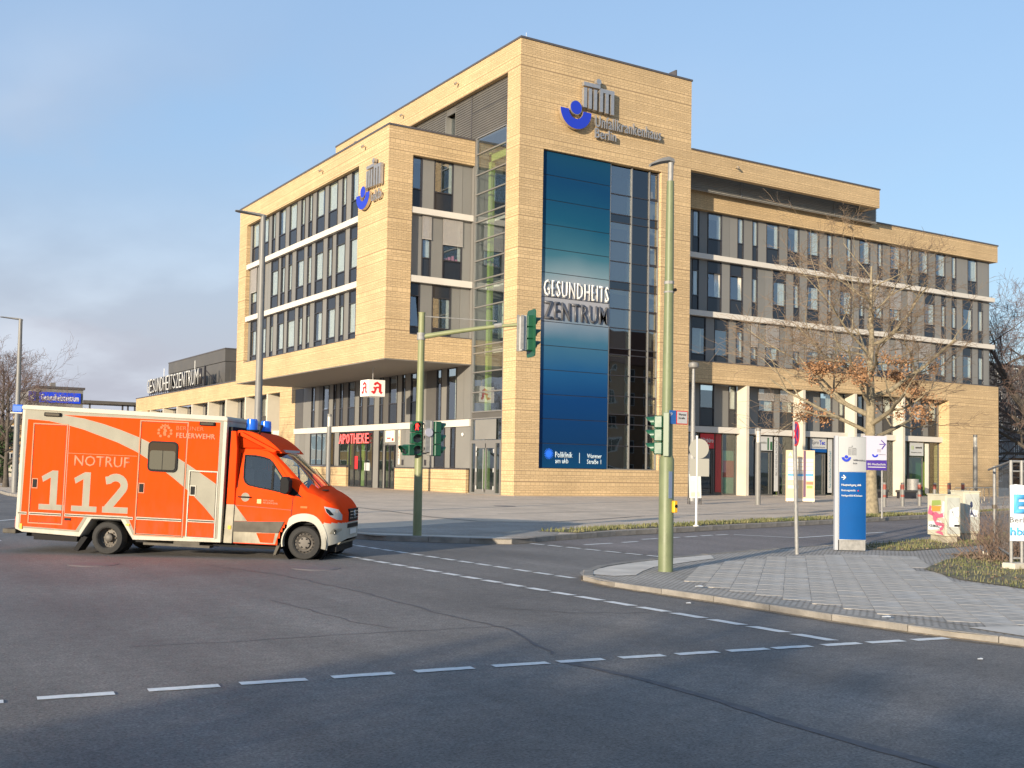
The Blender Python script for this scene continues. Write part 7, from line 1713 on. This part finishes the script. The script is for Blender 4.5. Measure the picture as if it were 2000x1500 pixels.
mb = MB(); mb.prism([(-.12, .42), (.14, .40), (.15, .92), (.02, .90), (-.10, .84)], P_, .015, .018); mb.build('torn_poster', M['paper'], dr_)
mb = MB(); mb.prism([(-.05, .80), (.02, .70), (.0, .74), (-.04, .82)], P_, .019, .022); mb.prism([(.02, .42), (.17, .42), (.17, .47), (.02, .47)], P_, .019, .022); mb.build('poster_mark', M['black'], dr_)
e, P_, dr_, bd = cabinet((26.35, 18.35, NS), .46, .60, 1.28, RAD(-22), 'second beige utility cabinet with a black and white figure poster, behind the first')
mb = MB(); mb.prism([(-.10, .62), (.17, .62), (.17, .80), (-.08, .82)], P_, .015, .018); mb.build('torn_poster', M['paper'], dr_)
mb = MB(); mb.prism([(-.08, .66), (-.06, .66), (-.02, .86), (.01, .74), (.06, .66), (.13, .66), (.13, .63), (.04, .63), (.0, .68)], P_, .019, .022); mb.prism([(-.04, .84), (-.06, .98), (-.03, 1.04), (.01, 1.0), (.02, .9)], P_, .015, .018); mb.build('figure_print', mat('dark_blue_print', (.03, .04, .09), .6), dr_)

# ------------------------------------------------------------ construction fence with banner
fe = empty('construction_fence', (20.2, 13.0, NS), 'mobile steel construction fence with a white banner at the right edge', 'fence')
p1 = Vector((21.43, 14.39, NS)); p2 = Vector((18.92, 12.37, NS)); p4 = Vector((24.2, 9.5, NS))
mb = MB(); mb.tube(p1, p1 + Vector((0, 0, 1.92)), .032, n=10); mb.build('post', M['galv'], fe, smooth=True)
mb = MB(); mb.tube(p2, p2 + Vector((0, 0, 2.0)), .032, n=10); mb.build('post', M['galv'], fe, smooth=True)
mb = MB(); q = p2 + Vector((.17, -.10, 0)); mb.tube(q, q + Vector((0, 0, 2.0)), .032, n=10); mb.build('post', M['galv'], fe, smooth=True)
mb = MB(); mb.tube(p1 + Vector((-.12, .05, 1.84)), p2 + Vector((0, 0, 1.98)), .022, n=8); mb.tube(p2 + Vector((0, 0, 1.98)), p4 + Vector((0, 0, 1.98)), .022, n=8); mb.tube(p2 + Vector((0, 0, 1.80)), p4 + Vector((0, 0, 1.80)), .015, n=8)
mb.tube(p2 + Vector((0, 0, .2)), p4 + Vector((0, 0, .2)), .018, n=8); mb.tube(p1 + Vector((0, 0, .25)), p2 + Vector((0, 0, .25)), .016, n=8); mb.build('rail', M['galv'], fe, smooth=True)
mb = MB()
for a, b_, n_ in ((p1, p2, 20), (p2, p4, 34)):
    for i in range(1, n_): c = a.lerp(b_, i / n_); mb.tube(c + Vector((0, 0, .22)), c + Vector((0, 0, 1.95)), .002, n=3, cap=False)
    for k in range(9): mb.tube(a + Vector((0, 0, .22 + k * .21)), b_ + Vector((0, 0, .22 + k * .21)), .002, n=3, cap=False)
mb.build('wire_mesh', M['galv'], fe, kind='stuff')
for c in (p1, p2 + Vector((.08, -.05, 0))):
    mb = MB(); mb.box(c.x - .26, c.x + .22, c.y - .13, c.y + .13, NS, NS + .12); mb.build('foot_block', M['conc'], fe, bevel=.02)
mb = MB(); mb.tube(p1 + Vector((0, 0, 1.02)), p1 + Vector((0, 0, 1.10)), .05, n=8); mb.build('clamp', M['hub'], fe)
bn = empty('banner', (19.5, 12.0, .85), 'white construction banner with pale blue letters hanging on the mobile fence', 'banner')
dv_ = (p4 - p2).normalized(); up_ = Vector((0, 0, 1)); nr = dv_.cross(up_); o0 = p2 + nr * .05 - dv_ * .05
mb = MB(); n = 24
for i in range(n):
    for k in range(6):
        f_ = lambda a, c: o0 + dv_ * (a * 2.6 / n) + Vector((0, 0, .52 + c * 1.02 / 6 + (0.02 * math.sin(a * 1.3) if c == 6 else 0))) + nr * (.02 * math.sin(a * .9 + c * .5) + .015 * math.sin(a * .37))
        mb.q([f_(i, k), f_(i + 1, k), f_(i + 1, k + 1), f_(i, k + 1)])
cl = mb.build('banner_cloth', M['banner'], bn, smooth=True)
text('lettering', 'ESWO', o0 + nr * .045 + dv_ * .045 + Vector((0, 0, 1.02)), dv_, up_, 1.30, .36, M['lightblue'], bn, depth=.004, bold=.05)
text('lettering', 'Berlin Gm', o0 + nr * .045 - dv_ * .03 + Vector((0, 0, .86)), dv_, up_, .72, .10, M['greypole'], bn, depth=.004)
text('lettering', 'hbau.de', o0 + nr * .045 - dv_ * .02 + Vector((0, 0, .62)), dv_, up_, .75, .15, M['lightblue'], bn, depth=.004, bold=.03)
# ------------------------------------------------------------ trees and shrubs
def tree(name, base, h, r0, label, bark, twigm, seed, spread=.55, levels=5, first=.18, nbr=9, crown_flat=1.0, leaves=None, nleaf=0, lean=(0, 0), group=None, twig_r=.010, limb_len=.42, density=1.0, trunk_top=.8):
    rnd = random.Random(seed); e = empty(name, base, label, 'tree', group); b = Vector(base)
    tk = MB(); br = MB(); tw = MB(); tips = []
    def rv(s): return Vector((rnd.uniform(-s, s), rnd.uniform(-s, s), rnd.uniform(-s, s)))
    def grow_(p, d, L, r, lev):
        n = max(2, int(3 + (levels - lev) * .6)) if lev < levels else 2
        pts = [p.copy()]; dd = d.normalized(); rr = [r]
        for i in range(n):
            dd = (dd + rv(.20 + .05 * lev) + Vector((0, 0, .05 if lev > 1 else .02))).normalized()
            pts.append(pts[-1] + dd * (L / n)); rr.append(max(twig_r * .5, r * (1 - .62 * (i + 1) / n)))
        mb = br if lev <= 2 else tw
        mb.path(pts, rr, 7 if lev <= 2 else (4 if lev <= 3 else 3))
        if lev >= levels: tips.append(pts[-1]); return
        k = rnd.choice([3, 4, 4, 5]) if lev < levels - 1 else rnd.choice([2, 3, 4])
        k = max(2, round(k * density))
        for i in range(k):
            t = .25 + .75 * (i + rnd.random() * .8) / k; t = min(t, 1); q = t * n; i0 = min(int(q), n - 1); pp = pts[i0].lerp(pts[i0 + 1], q - i0)
            side_ = rv(1.0); side_ = (side_ - dd * side_.dot(dd)); 
            if side_.length < .05: side_ = Vector((1, 0, 0))
            nd = (dd * rnd.uniform(.5, 1.0) + side_.normalized() * rnd.uniform(.5, .95)); nd.z *= crown_flat; nd.z += .12
            grow_(pp, nd, L * rnd.uniform(.48, .72), max(twig_r * .6, rr[i0] * rnd.uniform(.45, .65)), lev + 1)
    # trunk
    pts = []; rr = []; n = 10
    for i in range(n + 1):
        t = i / n; pts.append(b + Vector((lean[0] * t + rnd.uniform(-.05, .05) * h * .06 * (i > 0), lean[1] * t + rnd.uniform(-.05, .05) * h * .06 * (i > 0), h * trunk_top * t)))
        rr.append(r0 * (1.35 if i == 0 else 1.0) * (1 - .9 * t ** 1.1) + twig_r)
    tk.path(pts, rr, 12); tips_ = []
    for i in range(nbr):
        t = first + (1 - first) * (i / nbr) ** 1.15; q = t * n; i0 = min(int(q), n - 1); pp = pts[i0].lerp(pts[i0 + 1], q - i0)
        a = i * 2.4 + rnd.uniform(-.4, .4); el = .25 + .75 * t + rnd.uniform(-.1, .1)
        d = Vector((math.cos(a) * spread * 1.6, math.sin(a) * spread * 1.6, el))
        L = h * limb_len * (1.15 - .75 * t) * rnd.uniform(.85, 1.15)
        grow_(pp, d, L, rr[i0] * rnd.uniform(.42, .6), 1)
    tk.build('trunk', bark, e, smooth=True); br.build('branches', bark, e, smooth=True); 
    tw.build('twigs', twigm, e, kind='stuff')
    if leaves and nleaf:
        lv = MB(); lo_ = b.z + h * .24; hi2 = b.z + h * .52
        cand = [Vector(v) for v in tw.v if lo_ < v[2] < hi2 and math.hypot(v[0] - b.x, v[1] - b.y) < h * .24]
        cl = [rnd.choice(cand) for _ in range(max(1, nleaf // 26))]
        for _ in range(nleaf):
            c = rnd.choice(cl) + Vector((rnd.gauss(0, .16), rnd.gauss(0, .16), rnd.gauss(0, .12))); s_ = rnd.uniform(.035, .075)
            u = rv(1).normalized() * s_; v = u.cross(rv(1)).normalized() * s_ * .55
            lv.q([c - u, c - v + rv(.01), c + u, c + v + rv(.01)])
        lv.build('dry_leaves', leaves, e, kind='stuff')
    return e
tree('oak_tree', (37.41, 30.71, .12), 12.0, .26, 'small bare oak with clumps of dry brown leaves on the far verge', M['bark'], M['twig'], 11, spread=.95, levels=5, first=.30, nbr=17, crown_flat=.50, leaves=M['leaf'], nleaf=5200, limb_len=.46, trunk_top=.86, twig_r=.011, density=.95)
# trees beyond the right end of the wing
tree('bare_tree', (104, 62, .1), 20, .55, 'big dark leaning bare tree beyond the right end of the building', M['barkdark'], M['twigdark'], 5, spread=.7, levels=5, first=.2, nbr=20, limb_len=.52, lean=(-7, 4.5), group='bare trees beyond the building', twig_r=.022)
tree('bare_tree', (118, 72, .1), 21, .5, 'bare tree farther right, its crown cut by the right picture edge', M['barkdark'], M['twigdark'], 8, spread=.7, levels=5, first=.18, nbr=18, limb_len=.52, group='bare trees beyond the building', twig_r=.024)
tree('bare_tree', (120, 84, .1), 17, .4, 'smaller bare tree between the wing and the leaning tree', M['barkdark'], M['twigdark'], 21, spread=.7, levels=5, first=.12, nbr=17, limb_len=.5, group='bare trees beyond the building', twig_r=.024)
# left distance
tree('bare_tree', (10.9, 82, .1), 9.8, .20, 'bare pinkish tree at the left edge behind the thin street lamp', M['barkdark'], M['twigdark'], 31, spread=.55, levels=5, first=.15, nbr=13, limb_len=.48, group='bare trees at the left edge', twig_r=.012)
tree('bare_tree', (12.7, 93, .1), 10.2, .20, 'bare tree whose branches overlap the blue health centre sign', M['barkdark'], M['twigdark'], 33, spread=.5, levels=5, first=.15, nbr=13, limb_len=.42, group='bare trees at the left edge', twig_r=.014)
tree('bare_tree', (9.6, 70, .1), 7.4, .15, 'young bare tree just left of the bus stop', M['barkdark'], M['twigdark'], 35, spread=.5, levels=5, first=.22, nbr=10, limb_len=.42, group='bare trees at the left edge', twig_r=.010)
# low shrub at the fence
rnd = random.Random(4); mb = MB()
def stems(mb, c, n, h, sp, r, rnd):
    for _ in range(n):
        p = Vector((c[0] + rnd.gauss(0, sp * .35), c[1] + rnd.gauss(0, sp * .35), c[2])); d = Vector((rnd.uniform(-1, .7), rnd.uniform(-.6, .6), rnd.uniform(.45, 1.3))).normalized(); pts = [p]; rr = [r]; L = h * rnd.uniform(.5, 1.05); m_ = 5
        for i in range(m_):
            d = (d + Vector((rnd.uniform(-.22, .22), rnd.uniform(-.22, .22), rnd.uniform(-.12, .12)))).normalized(); pts.append(pts[-1] + d * L / m_); rr.append(r * (1 - .8 * (i + 1) / m_))
            if i > 0 and rnd.random() < .75:
                q = pts[-1]; dd = (d + Vector((rnd.uniform(-.8, .8), rnd.uniform(-.8, .8), rnd.uniform(-.2, .6)))).normalized(); l2 = L * rnd.uniform(.15, .4)
                mb.path([q, q + dd * l2 * .5, q + dd * l2 + Vector((0, 0, .02))], [r * .5, r * .35, r * .15], 3)
        mb.path(pts, rr, 4)
stems(mb, (21.3, 14.2, .08), 120, 1.15, .9, .007, rnd); stems(mb, (22.3, 14.6, .08), 90, 1.25, .9, .007, rnd); stems(mb, (20.4, 13.6, .08), 60, .9, .8, .006, rnd)
mb.build('bare_shrub', mat('reddish_stems', (.17, .115, .085), .85, var=.3, scale=6), label='leafless reddish shrub growing round the fence post at right', cat='shrub')
mb = MB(); stems(mb, (23.6, 12.9, .08), 150, 1.7, 1.5, .008, rnd); mb.build('bare_shrub', mat('grey_stems', (.12, .09, .065), .85, var=.3, scale=6), label='taller tangled bare shrub behind the construction banner', cat='shrub')
def evergreen(c, rx, ry, rz_, n, s, seed, name, label, cat='shrub', m_='evergreen'):
    rnd = random.Random(seed); e = empty(name, (c[0], c[1], .1), label, cat); mb = MB(); lobes = [(Vector((c[0] + rnd.uniform(-.6, .6) * rx, c[1] + rnd.uniform(-.6, .6) * ry, c[2] + rnd.uniform(-.5, .6) * rz_)), rnd.uniform(.35, .6)) for _ in range(9)]
    for _ in range(n):
        l, k = rnd.choice(lobes); v = Vector((rnd.gauss(0, 1), rnd.gauss(0, 1), rnd.gauss(0, 1))).normalized() * rnd.uniform(.5, 1.05) ; p = l + Vector((v.x * rx * k, v.y * ry * k, v.z * rz_ * k))
        if p.z < .15: continue
        u = Vector((rnd.uniform(-1, 1), rnd.uniform(-1, 1), rnd.uniform(-1, 1))).normalized() * s; w = u.cross(Vector((rnd.uniform(-1, 1), rnd.uniform(-1, 1), 1))).normalized() * s * .6
        mb.q([p - u, p - w, p + u, p + w])
    mb.build('foliage', M[m_], e, kind='stuff'); mb = MB(); mb.tube((c[0], c[1], .05), (c[0], c[1], c[2]), .12, .06); mb.build('trunk', M['barkdark'], e)
    return e
evergreen((112, 64.5, 4.2), 2.2, 2.2, 3.0, 2600, .20, 3, 'evergreen_shrub', 'dark green shrub behind the fence at the right picture edge')
evergreen((9.0, 72, 2.2), 1.6, 1.6, 1.8, 1500, .14, 5, 'evergreen_shrub', 'low green bush under the trees at the left edge')
# ------------------------------------------------------------ neighbouring buildings
def block(name, x0, x1, y0, y1, h, wall, roofm, label, floors, faces=('-Y', '-X', '+X', '+Y'), roof='flat', winw=1.3, gap=1.7, cat='building', winh=1.5):
    e = empty(name, ((x0 + x1) / 2, (y0 + y1) / 2, .0), label, cat)
    mb = MB(); mb.box(x0, x1, y0, y1, -.05, h); mb.build('wall', wall, e)
    if roof == 'flat':
        mb = MB(); mb.box(x0 - .2, x1 + .2, y0 - .2, y1 + .2, h, h + .3); mb.build('roof', roofm, e)
    else:
        mb = MB(); ym = (y0 + y1) / 2; mb.prism([(y0 - .5, h), (y1 + .5, h), (ym, h + (y1 - y0) * .42)], lambda u, v, d: (d, u, v), x0 - .4, x1 + .4); mb.build('roof', roofm, e)
    fh = h / floors
    for f in faces:
        L_, c, ax = (x1 - x0, y0, 'Y') if f == '-Y' else (x1 - x0, y1, 'Y') if f == '+Y' else (y1 - y0, x0, 'X') if f == '-X' else (y1 - y0, x1, 'X')
        sg = 1 if f[0] == '-' else -1; a0 = x0 if ax == 'Y' else y0; n = int(L_ / (winw + gap))
        for k in range(n):
            for l in range(floors):
                a = a0 + (k + .5) * L_ / n - winw / 2; z = fh * l + fh * .32; F_ = Fac(ax, c)
                w = F_.part('window', M['white'], e, [(a - .08, a, -.02 * sg, .05 * sg, z - .08, z + winh + .08), (a + winw, a + winw + .08, -.02 * sg, .05 * sg, z - .08, z + winh + .08), (a, a + winw, -.02 * sg, .05 * sg, z - .08, z), (a, a + winw, -.02 * sg, .05 * sg, z + winh, z + winh + .08), (a + winw / 2 - .03, a + winw / 2 + .03, -.02 * sg, .05 * sg, z, z + winh)])
                F_.part('pane', M['spandrel'], w, [(a, a + winw, .0, .02 * sg, z, z + winh)])
    return e
# opposite the tower: mirrored in its glazing
block('brick_house', 74, 104, -14, -1, 15.5, M['orangebrick'], M['darkred2'], 'orange brick house with tiled roof across the side road, mirrored in the tower glass', 5, faces=('+Y', '-X'), roof='gable')
block('far_building', 150, 200, 104, 118, 19, mat('dark_grey_wall', (.14, .135, .13), .8), M['cap'], 'dark grey building far beyond the right end of the wing', 5, faces=('-Y',), winw=.9, gap=3.0, winh=2.4)
block('pavilion', 128, 150, 76, 84, 4.2, M['orangebrick'], M['signwhite'], 'low orange pavilion with white roof edge behind the construction fence', 1, faces=('-Y',), winw=2.2, gap=.6, winh=2.6)
sh = block('office_block', 23.8, 29.6, 150, 165, 11.0, M['clad2'], M['cap'], 'small grey office block with blue sign at far left', 3, faces=())
sb = empty('blue_sign', (26, 149.8, 9), 'blue rooftop sign reading Gesundheitszentrum at far left', 'sign')
mb = MB(); mb.box(24.2, 29.25, 149.78, 149.95, 9.18, 10.52); mb.build('sign_plate', mat('bright_sign_blue', (.005, .05, .62), .4), sb)
mb = MB(); mb.box(22.9, 23.75, 149.78, 149.95, 9.12, 10.52); mb.build('sign_plate', mat('dark_sign_blue', (.015, .03, .33), .4), sb)
mb = MB(); mb.prism([(23.0, 9.9), (23.3, 9.55), (23.6, 9.6), (23.3, 9.8), (23.6, 10.3), (23.3, 10.0)], lambda u, v, d: (u, d, v), 149.74, 149.77); mb.build('wing_mark', M['white'], sb)
text('lettering', 'Gesundheitszentrum', (24.4, 149.77, 9.42), (1, 0, 0), (0, 0, 1), 4.65, .85, M['white'], sb, depth=.03, bold=.012)
mb = MB(); mb.box(25.9, 26.5, 152, 153, 11.3, 11.9); mb.build('chimney', M['greypole'], sh)
mb = MB(); mb.box(29.5, 37.5, 149, 153, 9.25, 9.65)
cn = empty('canopy', (33, 151, 0), 'flat dark canopy between the office block and the low wing', 'canopy'); mb.build('canopy_roof', M['darkclad'], cn)
for x in (30.4, 34.6, 35.3, 36.2):
    mb = MB(); mb.tube((x, 149.6, 0), (x, 149.6, 9.25), .12); mb.build('column', M['frame'], cn)
block('yellow_house', 26, 60, 172, 184, 8.6, M['brick'], M['cap'], 'low tan building under the canopy far behind', 2, faces=('-Y',))
block('ochre_house', 9, 24, 118, 128, 5.4, mat('ochre_wall', (.42, .27, .12), .85), M['cap'], 'low ochre house behind the trees at the left edge', 2, faces=('-Y',))
mb = MB(); mb.box(8.9, 40, 112, 112.3, .0, 1.3); mb.build('white_wall', M['conc'], label='low white garden wall behind the trees at left', cat='wall')
# bus stop
bs = empty('bus_stop', (8.25, 54.6, .12), 'bus stop pole with green H disc and timetable at the left edge', 'bus stop')
mb = MB(); mb.tube((8.62, 54.4, .12), (8.62, 54.4, 3.7), .045); mb.build('pole', M['galv'], bs, smooth=True)
def plate(x0, x1, z0, z1, m_, nm, y=54.3):
    mb = MB(); mb.box(x0, x1, y, y + .03, z0, z1); return mb.build(nm, m_, bs)
plate(8.46, 8.80, 3.16, 3.95, mat('poster_cyan', (.10, .34, .46), .5), 'poster')
plate(8.40, 8.72, 2.42, 2.86, mat('pale_yellow', (.62, .58, .36), .5), 'stop_plate'); mb = MB(); mb.lathe((8.6, 54.29, 2.63), (0, -1, 0), [(.14, 0), (.14, .01), (.001, .01)], 20); mb.build('stop_disc', mat('olive_yellow', (.42, .34, .02), .5), bs)
for k in range(3): plate(8.36, 8.70, 1.95 + k * .15, 2.06 + k * .15, M['signwhite'], 'line_plate')
plate(8.36, 8.58, 1.2, 1.75, M['signwhite'], 'timetable'); mb = MB(); mb.tube((8.45, 54.35, .72), (8.45, 54.35, 1.18), .16, n=12); mb.build('litter_bin', mat('orange_bin', (.75, .2, .02), .5), bs, smooth=True)
# parked cars far left behind the bus stop
def car(x, y, rz, col, label):
    e = empty('parked_car', (x, y, 0), label, 'car', None, rz); 
    P_ = lambda u, v, d: (u, d, v)
    mb = MB(); mb.prism([(-2.1, .3), (2.1, .3), (2.15, .6), (2.0, .85), (1.1, .95), (.5, 1.4), (-.9, 1.45), (-1.8, .98), (-2.1, .9)], P_, -.85, .85); mb.build('body', col, e, local=True, bevel=.05)
    mb = MB(); mb.prism([(1.0, .95), (.48, 1.35), (-.85, 1.4), (-1.6, .98)], P_, -.87, .87); mb.build('window', M['spandrel'], e, local=True)
    for wx in (-1.3, 1.3):
        for wy in (-.8, .8):
            mb = MB(); mb.lathe((wx, wy, .32), (0, 1 if wy > 0 else -1, 0), [(.001, .08), (.2, .08), (.32, .06), (.32, -.12)], 18); mb.build('wheel', M['rubber'], e, local=True)
car(3.6, 74, RAD(92), M['white'], 'white parked car far down the left road'); car(1.6, 90, RAD(90), M['black'], 'dark parked car far down the left road')
# trees outside the left edge whose crowns shade the junction
for i, (x, y, h, seed, lb_) in enumerate(((-34, -12.5, 8.5, 41, 'dense evergreen tree outside the picture, nearest the junction of the three shade trees'), (-42, -22, 10.5, 42, 'tallest dense evergreen tree outside the picture at lower left'), (-27, -14.5, 6.8, 43, 'small dense evergreen tree outside the picture at lower left'))):
    evergreen((x, y, h * .55), 3.4, 4.2, h * .5, 5200, .26, seed, 'evergreen_tree', lb_, 'tree')
